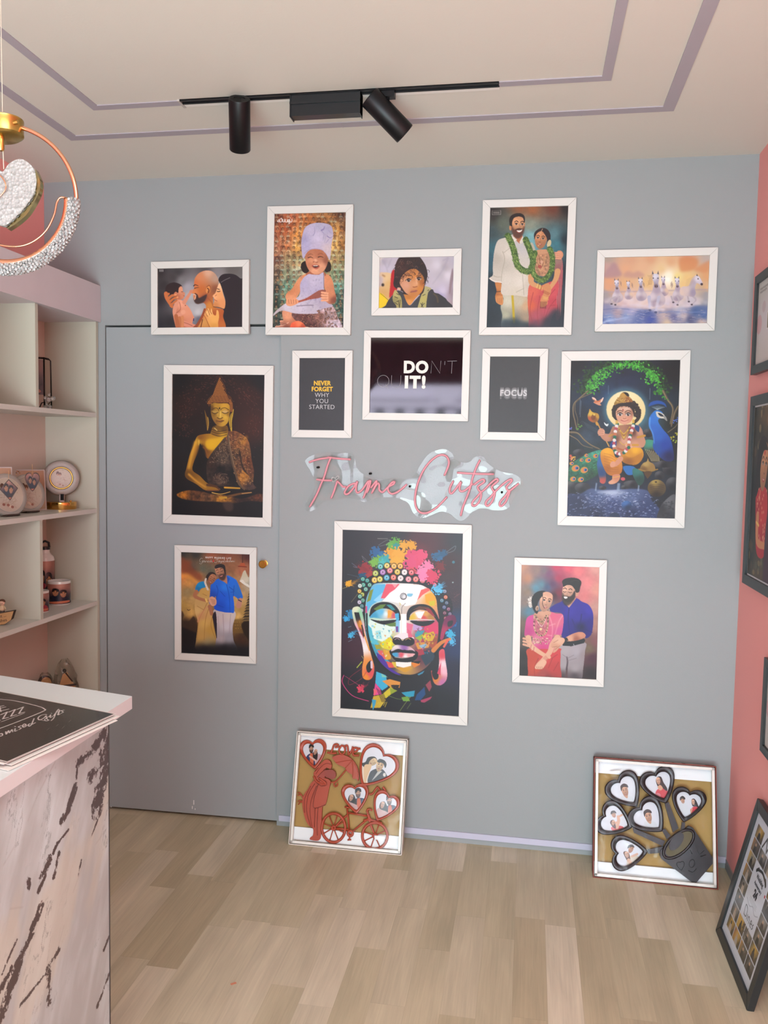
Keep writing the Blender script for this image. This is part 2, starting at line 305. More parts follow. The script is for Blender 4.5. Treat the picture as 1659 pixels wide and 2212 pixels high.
def pic_kid(n):
    P = Print(*n, [(225, 285), (1437, 255), (1413, 1078), (210, 1092)])
    P.full(blend((240, 300, 'c8bcb8'), (330, 450, 'bcb6c6'), (450, 320, 'b4acb8'), (300, 340, 'a8a0ac'), (1000, 320, 'b8b0b8'), (1150, 400, 'c8c2cc'), (1280, 430, 'a8a0a8'), (1380, 350, 'b0a8b4'), (1200, 560, 'b0aab4'), (1100, 680, 'b8b0bc'), (1330, 560, 'ccc6d0'),
        (1240, 800, 'c0b8cc'), (1400, 850, '94848c'), (1380, 1040, 'a08c90'), (1200, 880, 'a098b8')))
    P.poly([(1420, 560), (1400, 700), (1370, 840), (1345, 830), (1360, 640), (1400, 450)], '8c7880', blur=6)
    for l in ([(270, 320), (330, 420), (360, 520)], [(420, 300), (360, 440)], [(1330, 290), (1240, 480), (1080, 700)], [(1250, 330), (1330, 280)]): P.line(l, 30, 'a09aa8', 10, blur=10, al=.7)
    P.poly([(225, 550), (300, 520), (380, 525), (440, 560), (450, 700), (430, 860), (360, 950), (220, 860)], blend((330, 600, 'd8b888'), (260, 620, 'c8b0a0'), (380, 700, 'd0a86c'), (300, 850, 'c89c60')), blur=5)
    P.ell(240, 660, 36, 80, 'b8a8a8', blur=10); P.ell(280, 715, 22, 24, '2c1c18', blur=7); P.line([(275, 560), (310, 580)], 22, 'a07850', blur=8)
    P.poly([(210, 830), (280, 860), (370, 950), (330, 1110), (200, 1110)], 'e0be1c', sm=False, blur=4)
    P.line([(245, 850), (330, 920), (375, 960)], 5, '4c441c')
    P.poly([(420, 520), (470, 480), (520, 600), (500, 820), (430, 880), (385, 905), (400, 720)], 'b01c20', blur=5)
    # jacket
    P.poly([(330, 1030), (380, 940), (450, 860), (520, 800), (620, 850), (700, 1030), (800, 950), (900, 850), (1000, 800), (1080, 780), (1110, 830), (1180, 850), (1260, 900), (1310, 950), (1345, 1100), (325, 1110)],
           blend((400, 1000, '343236'), (900, 1000, '36363a'), (1200, 1000, '2e2c2e'), (700, 1060, '3c3c42')))
    P.poly([(615, 860), (700, 1030), (800, 930), (870, 850), (800, 870), (650, 850)], blend((700, 900, 'b4702c'), (700, 980, 'd89048')))
    hood = 'a89c5c'
    P.poly([(480, 790), (530, 850), (580, 930), (580, 1110), (500, 1110), (495, 1040), (440, 960), (445, 860)], blend((500, 860, 'b0a468'), (540, 1000, 'a09458'), (480, 960, '8c8450')))
    P.poly([(940, 740), (1000, 740), (1060, 770), (1010, 830), (985, 960), (960, 1100), (840, 1110), (870, 960), (900, 870)], blend((980, 790, 'a8a070'), (930, 950, 'b0a45c'), (900, 1050, 'a8a068')))
    P.line([(1100, 850), (1150, 900), (1165, 980)], 26, '4c4030')
    for l in ([(500, 850), (540, 870)], [(470, 900), (520, 920)], [(500, 980), (540, 960)], [(530, 960), (545, 1060)], [(560, 950), (545, 1080)], [(470, 990), (520, 1020)], [(890, 1000), (930, 1070)], [(920, 990), (900, 1060)], [(950, 1000), (900, 1050)], [(920, 880), (960, 860)], [(1000, 800), (1020, 790)]): P.line(l, 9, '26241c')
    # hair back
    P.poly([(560, 275), (500, 350), (470, 460), (460, 600), (450, 700), (480, 760), (600, 820), (620, 860), (900, 860), (960, 700), (1000, 560), (975, 430), (920, 330), (850, 262), (700, 262)], blend((560, 450, '3c2420'), (750, 330, '322420'), (930, 450, '2c2020'), (520, 650, '2c1c1c')))
    # face
    P.poly([(560, 640), (600, 560), (700, 480), (800, 460), (880, 520), (930, 580), (950, 660), (935, 760), (890, 840), (820, 885), (740, 885), (650, 840), (590, 760), (555, 700)],
           blend((660, 720, 'cc9478'), (800, 560, 'c88040'), (760, 500, 'a86a38'), (880, 780, 'c47c34'), (800, 700, 'd09468'), (760, 860, 'b87438'), (920, 680, 'a05c28'), (640, 800, 'c48c6c'), (900, 600, '9c6030')))
    P.ell(540, 775, 30, 22, 'd0a088', 20)
    for x, y in ((695, 640), (858, 615)):
        P.ell(x, y, 40, 26, 'c0a898', -5); P.ell(x, y, 24, 26, '2c1814'); P.line([(x-48, y+5), (x-5, y-28), (x+42, y-8)], 10, '2c1814'); P.ell(x+5, y-6, 6, 6, 'c0b0b0')
    P.line([(590, 600), (650, 560), (740, 570)], 14, '4c2c20', 8); P.line([(820, 575), (890, 560)], 14, '4c2c20', 8)
    P.line([(765, 745), (790, 748), (830, 738)], 13, '8c4c2c'); P.line([(810, 600), (828, 700)], 18, 'dca47c', blur=7)
    P.poly([(720, 830), (745, 800), (780, 798), (800, 790), (835, 800), (815, 825), (760, 832)], 'a86450'); P.line([(720, 828), (780, 815), (835, 803)], 5, '5c2c20')
    r = random.Random(4)
    for i in range(75):    # curls
        t = r.random(); x = 460+t*520; y = 300+r.random()*(300 if 560 < x < 900 else 480)
        if 610 < x < 930 and y > 560: continue
        if (x-720)**2/270**2+(y-560)**2/300**2 > 1: continue
        c = r.choice(['1c1212', '5c3c30', '4c2c24', '6c5048', '241818']); q = r.uniform(12, 26)
        P.line([(x-q, y), (x, y-q), (x+q, y), (x+q*.4, y+q)], 7, c, 3)
    for x, y in ((600, 600), (640, 570), (690, 555), (740, 590), (590, 640), (780, 540), (570, 570)): P.line([(x-22, y-30), (x+12, y-16), (x+16, y+14), (x-6, y+20)], 8, '3c2018', 4)
    for x, y in ((1000, 490), (985, 590), (980, 660), (965, 545), (975, 640)): P.line([(x-30, y+14), (x, y-14), (x+30, y+4), (x+20, y+26)], 7, '2c2020', 4)
    return P

def pic_garland(n):
    P = Print(*n, [(250, 213), (1447, 180), (1363, 2037), (185, 2047)])
    P.full(blend((260, 230, '2c2624'), (700, 200, '8c5838'), (900, 230, '985c38'), (1200, 210, '6c3c2c'), (1420, 200, '241f1f'), (270, 600, '3c4c50'), (450, 450, '5c6458'), (860, 480, '848c7c'), (860, 650, '74a4a8'), (830, 780, '68a8b4'), (1220, 620, '547880'), (1250, 780, '38707c'),
        (1400, 700, '1c2c34'), (260, 1000, '2c5464'), (300, 850, '34606c'), (240, 1400, '1c2c38'), (1390, 1200, '1c2430'), (220, 1900, '1c2830'), (800, 2000, '24303a'), (1350, 1950, '20242c'), (300, 330, '383430')))
    P.noise(.08, 60, 2)
    r = random.Random(1)
    # white frame mark
    P.line([(285, 262), (285, 322), (415, 318), (415, 258)], 7, '94908c', sm=False); P.line([(285, 262), (415, 258)], 5, '94908c', al=.6)
    for k in range(5): P.line([(310+k*19, 278), (312+k*19, 302)], 9, '94908c')
    # man: dhoti, shirt
    P.poly([(440, 1530), (830, 1530), (820, 1750), (830, 2060), (440, 2060), (430, 1850), (405, 1720), (450, 1600)], blend((520, 1640, 'c8c4b0'), (700, 1650, 'bcb49c'), (480, 1850, 'a8a890'), (780, 1700, 'c4a07c'), (780, 1900, 'a08c74'), (480, 1960, '4c5c60'), (620, 1980, '34444c'), (780, 2000, '5c5c54')), blur=4)
    P.line([(585, 1540), (595, 1700), (605, 1900)], 34, 'b8a01c', blur=3); P.line([(605, 1890), (610, 1960)], 30, '6c6430', blur=8)
    P.poly([(370, 2060), (500, 1930), (800, 1960), (900, 2060)], '26343e', blur=35, al=.8)
    P.poly([(325, 1340), (410, 1340), (430, 1500), (445, 1600), (440, 1680), (400, 1690), (340, 1650), (325, 1560), (345, 1480)], blend((380, 1420, 'c07c44'), (390, 1600, 'cc8a50'), (340, 1500, 'a8642c')))
    P.line([(340, 1495), (415, 1485)], 10, '3c241c'); P.line([(345, 1535), (430, 1545)], 5, '8c4c30')
    for x in (365, 390, 415): P.line([(x, 1590), (x-3, 1660)], 5, '8c4c28')
    sh = blend((400, 800, 'c8c0b4'), (350, 1000, 'b4aca0'), (520, 900, 'd4ccc0'), (500, 1300, 'd0c8bc'), (700, 1350, 'd8d0c4'), (830, 1400, 'c4baac'), (720, 800, 'bcb8b8'), (450, 1100, 'bcb4a8'), (640, 1500, 'ccc4b4'), (340, 1300, 'c4bcb0'))
    P.poly([(590, 620), (480, 670), (390, 700), (345, 760), (310, 900), (290, 1100), (290, 1240), (245, 1285), (320, 1350), (420, 1350), (425, 1530), (640, 1545), (845, 1540), (840, 1200), (900, 860), (880, 760), (760, 680), (740, 640)], sh)
    for l in ([(440, 880), (470, 1000), (430, 1200), (415, 1350)], [(300, 1250), (360, 1270), (425, 1265)], [(740, 1230), (760, 1540)], [(460, 900), (560, 820)], [(760, 1440), (640, 1500)]): P.line(l, 9, 'a09888', 5, blur=3)
    P.line([(240, 1290), (300, 1330), (420, 1350)], 16, 'e0d8cc')
    P.poly([(880, 740), (930, 830), (930, 900), (860, 860)], 'b0a894', blur=3)
    P.poly([(600, 630), (740, 640), (700, 760)], 'b06c48'); P.poly([(595, 640), (660, 700), (610, 740), (575, 700)], 'dcd4c8', sm=False); P.poly([(745, 650), (780, 710), (715, 770), (695, 740)], 'd4ccc0', sm=False)
    # man's head
    P.ell(562, 520, 20, 42, 'c08458')
    face(P, 678, 490, 205, 270, 'c89068', 3, turn=.35, beard='4c2c24')
    P.poly([(550, 480), (545, 390), (580, 330), (660, 298), (730, 305), (775, 345), (783, 420), (770, 440), (750, 370), (690, 350), (620, 370), (590, 430), (585, 500), (565, 490)], '2c2220')
    P.poly([(640, 545), (690, 525), (745, 540), (740, 560), (690, 545), (650, 565)], '4c2c24'); P.poly([(655, 560), (700, 562), (740, 548), (720, 580), (680, 585)], 'ece4dc')
    # woman
    P.poly([(1240, 1000), (1340, 1000), (1345, 1300), (1320, 1600), (1310, 1850), (1240, 1900), (1220, 1500)], blend((1300, 1100, 'a85c60'), (1320, 1500, 'a04850'), (1270, 1800, '7c343c')))
    for x in (1262, 1290, 1318): P.line([(x, 1300), (x-5, 1850)], 6, 'b87c80')
    P.poly([(850, 1380), (1000, 1400), (1130, 1350), (1250, 1320), (1290, 1400), (1250, 1600), (1260, 1750), (1180, 1870), (1100, 2060), (850, 2060), (830, 1850), (815, 1600)],
           blend((900, 1500, 'd0604c'), (860, 1700, 'cc5c3c'), (1000, 1600, 'c04c4c'), (1180, 1500, 'c84c54'), (1200, 1650, 'b83c48'), (950, 1850, 'a84c58'), (1100, 1800, 'b04858'), (950, 1980, '6c3c4c'), (1100, 1950, '54343f')))
    for l in ([(900, 1500), (850, 1750), (880, 1950)], [(1000, 1550), (960, 1800), (980, 2000)], [(1230, 1450), (1120, 1600), (1060, 1850)], [(1240, 1600), (1130, 1750), (1040, 2000)], [(1150, 1700), (1230, 1690)]): P.line(l, 8, '8c3038', 4, blur=3)
    P.poly([(1130, 1830), (1260, 1740), (1380, 1900), (1380, 2060), (800, 2060), (850, 1980), (1000, 2010)], '242c38', blur=30, al=.85)
    P.poly([(1230, 880), (1330, 980), (1335, 1080), (1300, 1180), (1220, 1180), (1200, 1000)], blend((1260, 1000, '947068'), (1280, 1140, '8c5c5c')))
    P.poly([(960, 880), (1130, 860), (1160, 1000), (1110, 1230), (960, 1230), (900, 1080)], blend((1020, 900, 'b88464'), (1000, 1100, 'b07c60'), (1100, 1000, 'a87c5c')))
    m = P.poly([(960, 960), (1100, 940), (1130, 1050), (1090, 1230), (1010, 1250), (940, 1160)], 'a87c5c', al=.7); P.noise(.4, 22, 4, 3, m)
    for q in range(4): P.line([(950+q*12, 940), (960+q*14, 1070-q*14), (1010, 1180-q*38), (1070-q*6, 1060-q*20), (1090-q*12, 930)], 7, ['c8a070', '9c5c48', 'c8a070', '8c5040'][q])
    P.ell(1000, 1110, 30, 26, 'a04c40'); P.ell(1030, 1040, 20, 26, 'cc9c80')
    P.poly([(960, 860), (1110, 850), (1110, 905), (970, 920)], 'c4906c')
    for l, w in (([(870, 1260), (880, 1360), (1000, 1420)], 95), ([(1270, 1180), (1240, 1300), (1150, 1440)], 90)): P.line(l, w, 'cc9464', w*.6)
    for q in range(5): P.line([(975+q*17, 1360+q*12), (955+q*19, 1430+q*10)], 9, ['d8c060', 'a87c30'][q % 2])
    P.poly([(1040, 1400), (1130, 1360), (1170, 1440), (1160, 1520), (1120, 1600), (1110, 1680), (1050, 1720), (1000, 1700), (1020, 1580), (1060, 1500)], 'c88454')
    for q in range(6): P.line([(1010+q*18, 1640), (1005+q*16, 1740)], 7, '4c2018'); P.line([(1040+q*16, 1500+q*8), (1070+q*16, 1470+q*8)], 7, '8c3c28')
    for q in range(4): P.line([(1050, 1560+q*12), (1130, 1580+q*12)], 5, 'd8b060')
    P.ell(1300, 930, 58, 66, 'cc8a68', 10)
    for q in range(4): P.line([(1245, 900+q*28), (1320, 905+q*28)], 26, 'd89878', 18); P.line([(1250, 915+q*28), (1320, 920+q*28)], 4, '8c4c38')
    face(P, 1020, 700, 180, 225, 'c4855c', 8, turn=-.2, lip='a03c38')
    P.poly([(925, 700), (918, 620), (955, 560), (1040, 520), (1120, 545), (1165, 620), (1160, 720), (1110, 780), (1115, 700), (1080, 620), (1030, 570), (970, 600), (940, 650)], '2a1e20')
    P.line([(1048, 535), (1025, 580)], 8, 'c8a080'); P.ell(1020, 600, 8, 14, 'd0a878'); P.ell(1145, 760, 30, 60, 'c8b890', 15); P.noise(.04, 10, 6)
    P.ell(985, 790, 8, 12, 'd8b060')
    garland(P, [(520, 640), (560, 720), (600, 830), (630, 950), (660, 1080), (740, 1160), (840, 1180), (900, 1040), (860, 880), (810, 750), (790, 700)], 105, 3)
    garland(P, [(930, 900), (890, 1050), (900, 1200), (960, 1280), (1030, 1320), (1110, 1270), (1180, 1150), (1195, 1000), (1170, 880), (1150, 840)], 92, 4)
    return P

def pic_horses(n):
    P = Print(*n, [(190, 190), (1475, 150), (1437, 978), (155, 998)])
    P.full(blend((230, 200, 'a8988c'), (500, 210, 'd0a080'), (750, 200, 'd4a07c'), (1000, 230, 'd8a880'), (1200, 170, 'c89078'), (1440, 180, 'b8a8a0'), (230, 300, 'bc9890'), (450, 330, 'd8a480'), (650, 300, 'd8ac88'), (880, 320, 'e0c090'), (970, 400, 'f4f0d8'), (960, 440, 'fcf8ec'),
        (1080, 420, 'e8d488'), (1200, 430, 'e4c080'), (1440, 400, 'd8a070'), (250, 470, 'd89c74'), (230, 550, 'd49c78'), (450, 500, 'd8a878'), (700, 480, 'dcb47c'), (1150, 500, 'e4c084'), (1440, 540, 'd8ac80'),
        (200, 620, '9c9494'), (200, 720, '8c8898'), (1430, 620, '9c989c'), (1420, 720, '94949c'), (500, 640, 'd8b8a8'), (900, 650, 'd8b8a8'), (450, 740, 'c4a8ac'), (1000, 740, 'b8a8b4'), (1250, 700, 'b8b0b8')))
    P.poly([(190, 370), (250, 310), (290, 255), (330, 260), (370, 330), (400, 400), (300, 430), (190, 430)], 'a8848a', blur=14, al=.8)
    P.poly([(420, 400), (470, 350), (540, 370), (600, 350), (680, 400), (600, 430), (450, 425)], 'b88e84', blur=14, al=.7)
    P.poly([(1100, 200), (1200, 175), (1300, 190), (1330, 240), (1290, 320), (1180, 350), (1110, 340)], 'd08858', blur=16, al=.8)
    P.poly([(1280, 330), (1380, 260), (1470, 220), (1460, 330), (1400, 360)], 'd08a5c', blur=14, al=.7)
    P.poly([(150, 600), (1460, 555), (1450, 570), (150, 615)], 'a8949c', blur=5, sm=False, al=.7)
    # sea
    P.poly([(140, 760), (500, 790), (900, 800), (1460, 760), (1460, 1010), (140, 1020)], blend((200, 800, '8484a4'), (350, 850, 'a8949c'), (500, 820, '9c9cc0'), (700, 850, '4c5c94'), (750, 930, '44549c'), (250, 930, '7c94c4'), (200, 980, '4c5c94'), (450, 900, '8494bc'), (900, 880, 'b8a4a4'),
        (1030, 900, '6c6c94'), (1150, 880, 'b8a8ac'), (1230, 920, '54587c'), (1300, 830, '4c6494'), (1400, 870, '4c6498'), (1100, 830, '9ca4c0'), (1380, 960, 'c0a8a0'), (950, 970, 'ccb49c'), (600, 960, '5c6ca0')), blur=14)
    r = random.Random(3)
    for i in range(190):
        y = r.uniform(790, 990); x = r.uniform(165, 1430); L = r.uniform(15, 70)
        P.line([(x, y), (x+L*.5, y+r.uniform(-4, 4)), (x+L, y+r.uniform(-5, 5))], r.uniform(3, 7), r.choice(['34447c', 'c8c0cc', '9ca8cc', '5464a0', 'd8c4b4', '7c84ac']), 2, al=.6)
    P.line([(150, 985), (220, 950), (330, 930), (480, 905)], 34, 'a8b8dc', 8, blur=8, al=.8); P.line([(150, 815), (400, 800), (640, 840)], 10, '5c6494', al=.6, blur=3); P.line([(850, 850), (1000, 830), (1200, 840), (1430, 825)], 12, '6c7cac', al=.7, blur=4)
    # spray
    for i in range(120):
        x = r.gauss(760, 330); y = r.gauss(700, 50)
        if 170 < x < 1430: P.ell(x, y, r.uniform(20, 70), r.uniform(14, 36), r.choice(['e4d0c8', 'd8bcb8', 'd8d0dc', 'c4b8cc']), blur=14, al=.33)
    def horse(x, y, s, prof=0, fade='c4b4b8'):
        b = blend((x, y, 'd8d0d4'), (x+10*s, y+120*s, 'a898a8'), (x-40*s, y+180*s, 'ccc0c8'), (x+60*s, y+180*s, fade), (x, y+250*s, '9c8c9c'))
        P.poly([(x-22*s, y+60*s), (x+28*s, y+50*s), (x+52*s, y+130*s), (x+92*s, y+190*s), (x+88*s, y+250*s), (x+30*s, y+290*s), (x-40*s, y+285*s), (x-72*s, y+240*s), (x-70*s, y+180*s), (x-38*s, y+120*s)], b, blur=2)
        P.poly([(x-34*s, y-44*s), (x-8*s, y-52*s), (x+26*s, y-42*s), (x+32*s, y), (x+22*s, y+60*s), (x+20*s, y+86*s), (x-2*s, y+94*s), (x-18*s, y+80*s), (x-22*s, y+40*s), (x-36*s, y)], blend((x-10*s, y-20*s, 'd8d4e0'), (x+24*s, y+20*s, 'aca4b8'), (x, y+80*s, '8c7c88')))
        P.ell(x+2*s, y+74*s, 20*s, 19*s, '7c6870', blur=3); P.ell(x-6*s, y+76*s, 5*s, 7*s, '2c2428'); P.ell(x+12*s, y+76*s, 5*s, 7*s, '2c2428')
        for e in (-1, 1):
            P.ell(x-3*s+e*24*s, y-6*s, 7*s, 6*s, '2c2830'); P.poly([(x-5*s+e*30*s, y-84*s), (x-5*s+e*16*s, y-48*s), (x-5*s+e*38*s, y-44*s)], '7c7480', sm=False); P.poly([(x-5*s+e*28*s, y-76*s), (x-5*s+e*22*s, y-50*s), (x-5*s+e*32*s, y-48*s)], '4c444c', sm=False)
    for x, y, s in ((480, 510, .62), (905, 455, .66)): horse(x, y, s, fade='d8b8a0')
    for x, y, s in ((630, 480, .78), (340, 500, .78), (1075, 470, .8)): horse(x, y, s)
    # legs of the side horses
    for l in ([(320, 665), (265, 690), (275, 745)], [(370, 660), (345, 710), (320, 755)], [(1075, 650), (1095, 690), (1075, 750)], [(1000, 650), (1025, 720)], [(1265, 645), (1300, 690), (1250, 745)], [(1200, 640), (1215, 710)]): P.line(l, 26, 'b0a4ac', 13); P.ell(*l[-1], 14, 10, '4c444c')
    # profile horse, right
    P.poly([(1320, 395), (1350, 420), (1385, 490), (1370, 515), (1345, 500), (1310, 490), (1290, 550), (1300, 610), (1270, 650), (1210, 645), (1120, 630), (1105, 570), (1140, 530), (1210, 520), (1250, 440), (1290, 400)], blend((1320, 440, 'd4ccd8'), (1270, 480, 'b0a4b0'), (1270, 600, '9c90a4'), (1180, 570, 'd0bcb8'), (1120, 600, 'd8c0b4')))
    P.ell(1372, 500, 16, 15, '4c3c40'); P.ell(1328, 436, 8, 7, '241c20'); P.poly([(1308, 400), (1312, 375), (1325, 402)], '2c282c', sm=False)
    for q in range(8): P.line([(1295-q*8, 405+q*16), (1240-q*6, 425+q*14), (1185-q*2, 450+q*10)], 5, 'c0a078', 2, al=.8)
    horse(815, 440, 1.18)
    for l in ([(730, 660), (735, 740), (740, 815)], [(850, 660), (830, 740), (810, 840)]): P.line(l, 44, 'b4b0c4', 18); P.ell(*l[-1], 18, 14, '4c5478')
    for q in range(10): P.line([(790-q*3, 380+q*14), (750-q*3, 400+q*12), (710+(q*7 % 30), 400+q*14)], 5, '9c7858', 2, al=.85)
    for x, y in ((382, 470), (520, 490), (1010, 470), (660, 480), (1020, 490)):
        for q in range(4): P.line([(x, y+q*10), (x+14 if x < 900 else x-16, y+24+q*12)], 5, '8c7470', 2)
    for i in range(60):
        x = r.gauss(760, 300); y = r.gauss(765, 26); P.ell(x, y, r.uniform(14, 46), r.uniform(7, 16), r.choice(['d8d0dc', 'c8c4dc', 'dcc8c8']), blur=9, al=.4)
    return P

def pic_golden(n):
    P = Print(*n, [(192, 163), (1385, 188), (1378, 2055), (207, 2008)])
    P.full(blend((230, 220, '100d10'), (700, 220, '1c1110'), (1350, 230, '0c0d12'), (400, 600, '26120e'), (1180, 500, '2e1410'), (1230, 850, '38170f'), (300, 1100, '120e10'), (1300, 1300, '120c0c'), (550, 1300, '100b0a'), (800, 1900, '160f10'), (250, 1900, '0b0a0e'), (1300, 1950, '0b0a0d'), (500, 800, '1c0f0d')))
    r = random.Random(9)
    for i in range(620):
        a = r.uniform(-3.5, .35); R = r.gauss(1, .12); x = 800+R*460*math.cos(a); y = 800+R*560*math.sin(a)
        b = a+1.57+r.uniform(-.9, .9); L = r.uniform(8, 30)
        P.line([(x, y), (x+math.cos(b)*L*.6+4, y+math.sin(b)*L*.6), (x+math.cos(b)*L, y+math.sin(b)*L+5)], 6, r.choice(['3c1c14', '4c2418', '2a1410', '5c2c20', '241410', '6c3828']), 2, al=.75)
    for i in range(60): P.ell(r.uniform(250, 1340), r.uniform(300, 1300), 4, 4, '8c6c58', al=.6)
    gold = blend((500, 1150, '9c6818'), (440, 1350, '8c5c14'), (700, 1100, 'c08c10'), (560, 1000, '7c4c0c'), (640, 1180, '6c4010'), (850, 1010, 'a87c18'), (400, 1500, '5c3a0c'), (600, 1600, '8c6018'), (530, 1050, 'b0841c'))
    # arm, shoulder, chest
    P.poly([(900, 930), (720, 950), (600, 960), (520, 990), (480, 1100), (430, 1230), (390, 1400), (370, 1480), (400, 1540), (520, 1610), (640, 1690), (800, 1690), (820, 1670), (760, 1640), (650, 1590), (560, 1500), (470, 1430), (480, 1330), (540, 1180), (560, 1080), (600, 1180), (640, 1260), (700, 1280), (760, 1180), (900, 1020)], gold)
    P.line([(500, 1060), (450, 1250), (420, 1400)], 34, 'd09a2c', 20, blur=12); P.line([(420, 1480), (520, 1570), (640, 1650)], 26, 'c88c2c', 12, blur=8); P.line([(545, 1040), (545, 1100)], 8, 'e8b850', blur=3)
    P.poly([(640, 1040), (780, 1010), (880, 1000), (760, 1150), (650, 1150)], 'd4a414', blur=10, al=.8); P.poly([(560, 1100), (620, 1150), (640, 1300), (600, 1400), (560, 1400), (500, 1350)], '0c0806', blur=16)
    P.line([(600, 1130), (630, 1160), (660, 1260)], 16, '7c4810', blur=6)
    # torso cloth
    m = P.poly([(890, 990), (800, 1090), (700, 1220), (650, 1330), (650, 1500), (700, 1620), (900, 1640), (1060, 1630), (1020, 1400), (960, 1200), (930, 1050)], blend((850, 1100, '4a3626'), (700, 1300, '2c1c14'), (850, 1300, '4c3c30'), (820, 1420, '120c0c'), (800, 1550, '3c2a22'), (980, 1500, '0e0a0a')))
    P.noise(.55, 26, 5, 4, m)
    for i in range(160):
        x = r.uniform(680, 950); y = r.uniform(1060, 1330)
        if x < 900-(y-990)*.68: continue
        P.ell(x, y, 7, 5, r.choice(['6c5440', '8c7460', '1c120e']), al=.7)
    for i in range(110):
        a = r.uniform(0, 6.28); d = r.uniform(0, 90); P.line([(830+d*math.cos(a), 1540+d*.8*math.sin(a)), (830+(d+22)*math.cos(a+.4), 1540+(d+18)*.8*math.sin(a+.4))], 5, r.choice(['5c4434', '3c2c24', '6c5848']))
    m = P.poly([(900, 930), (1000, 920), (1100, 970), (1170, 1040), (1200, 1150), (1220, 1300), (1250, 1450), (1240, 1600), (1280, 1660), (1200, 1690), (1120, 1670), (1050, 1610), (1000, 1450), (960, 1250), (920, 1100), (885, 1000)],
               blend((980, 1000, '6c4028'), (1100, 1050, '8c5828'), (1180, 1200, '6c4424'), (1000, 1250, '4a3426'), (1080, 1400, '5c3c28'), (1120, 1520, 'a06824'), (1200, 1450, '4c2c1c'), (1200, 1650, '3c2a26'), (1180, 1300, '5c3018')))
    P.noise(.45, 24, 7, 4, m)
    for i in range(430):
        x = r.uniform(900, 1240); y = r.uniform(950, 1620)
        if x < 890+(y-950)*.2 or x > 1130+(y-950)*.17: continue
        P.ell(x, y, 6, 5, r.choice(['a87c48', '1c0f0a', '8c6438', 'c09058', '2c1a10']), al=.75)
    P.line([(910, 960), (930, 1100), (980, 1350), (1060, 1600), (1130, 1680)], 26, '54402f', 20); P.line([(925, 980), (945, 1130), (1000, 1380)], 6, '8c7458')
    P.line([(1060, 1180), (1110, 1400), (1180, 1500)], 16, '160c08', blur=6); P.line([(1100, 1440), (1180, 1510)], 14, 'b87828', blur=5)
    P.line([(1100, 1080), (1150, 1000)], 40, 'a06c20', blur=12, al=.6)
    # lap
    m = P.poly([(270, 1740), (400, 1690), (560, 1700), (720, 1740), (900, 1760), (1100, 1800), (1300, 1740), (1380, 1760), (1378, 1840), (1200, 1830), (980, 1860), (800, 1840), (550, 1830), (350, 1800)], blend((330, 1740, '8c5414'), (500, 1770, '4c2c18'), (650, 1780, '5c3c24'), (850, 1800, '8c5c1c'), (1100, 1820, '2c1a16'), (1340, 1790, '4c2818')), blur=4)
    P.noise(.6, 26, 11, 4, m)
    P.poly([(860, 1850), (980, 1850), (980, 1950), (900, 1950)], '3a2a24', blur=10)
    P.line([(720, 1720), (830, 1740), (950, 1710)], 12, 'c89c48', 6); P.line([(660, 1690), (800, 1690), (815, 1665)], 16, '6c4020', 8)
    P.line([(880, 1655), (970, 1660), (1070, 1665)], 22, 'b88828', 18); P.line([(900, 1780), (1060, 1740), (1220, 1720)], 34, '5c3c1c', 14); P.line([(820, 1790), (900, 1785)], 26, 'b08424'); P.line([(1100, 1735), (1220, 1722)], 10, 'b88c54', 6)
    P.line([(660, 1620), (760, 1640), (810, 1675)], 34, '4c2c14', 18)
    # neck, ears, head
    P.poly([(740, 850), (900, 850), (900, 990), (800, 995), (700, 960), (700, 920)], blend((760, 900, '6c4a14'), (860, 900, '5c3c10'), (850, 970, 'b88c20'), (740, 960, '7c5418')))
    for y in (905, 935, 965): P.line([(710, y-8), (800, y+20), (900, y+2)], 7, '3c260c')
    P.line([(740, 880), (775, 912)], 9, 'e0c070', blur=3)
    P.poly([(612, 640), (640, 720), (665, 760), (670, 850), (652, 915), (640, 850), (625, 740)], '6c4c18'); P.line([(655, 740), (662, 820), (652, 905)], 7, 'b08c3c')
    P.poly([(985, 630), (975, 720), (962, 800), (965, 910), (950, 915), (925, 800), (940, 720), (960, 680)], 'b0902c'); P.line([(972, 660), (945, 760), (948, 880)], 7, '5c4010')
    P.poly([(690, 600), (700, 560), (800, 545), (910, 560), (935, 620), (930, 720), (915, 800), (870, 850), (820, 860), (760, 830), (715, 760), (695, 690)],
           blend((760, 600, 'a87c20'), (860, 600, 'c09028'), (730, 700, '7c5818'), (880, 740, 'c89c30'), (920, 700, '8c6418'), (760, 800, '7c5420'), (870, 810, 'b88a28'), (810, 700, 'c49c3c'), (700, 620, '5c3c10')))
    P.poly([(800, 210), (830, 260), (870, 330), (895, 430), (950, 480), (972, 560), (975, 640), (945, 680), (935, 600), (900, 560), (800, 560), (700, 550), (670, 600), (645, 520), (690, 460), (720, 430), (740, 350), (770, 270)], '4c2a14')
    for j in range(12):        # curls of the topknot
        y = 235+j*19; w = 12+j*7.2
        for i in range(max(1, int(w*2/20))):
            x = 806-w+20*i+10; P.ell(x, y, 9, 9, '8c5424'); P.ell(x-2, y-3, 4, 4, 'b87838')
    for j in range(6):
        y = 462+j*19; w = 105+j*12
        for i in range(int(w*2/20)):
            x = 810-w+20*i+8
            if j > 3 and abs(x-810) < 112 and y > 545: continue
            P.ell(x, y, 9, 9, ['8c5424', '7a4820'][(i+j) % 2]); P.ell(x-2, y-3, 4, 4, 'b07034')
    for j in range(6):
        for i in range(2): P.ell(940+i*18+j*1.5, 560+j*20, 9, 9, '8c5424')
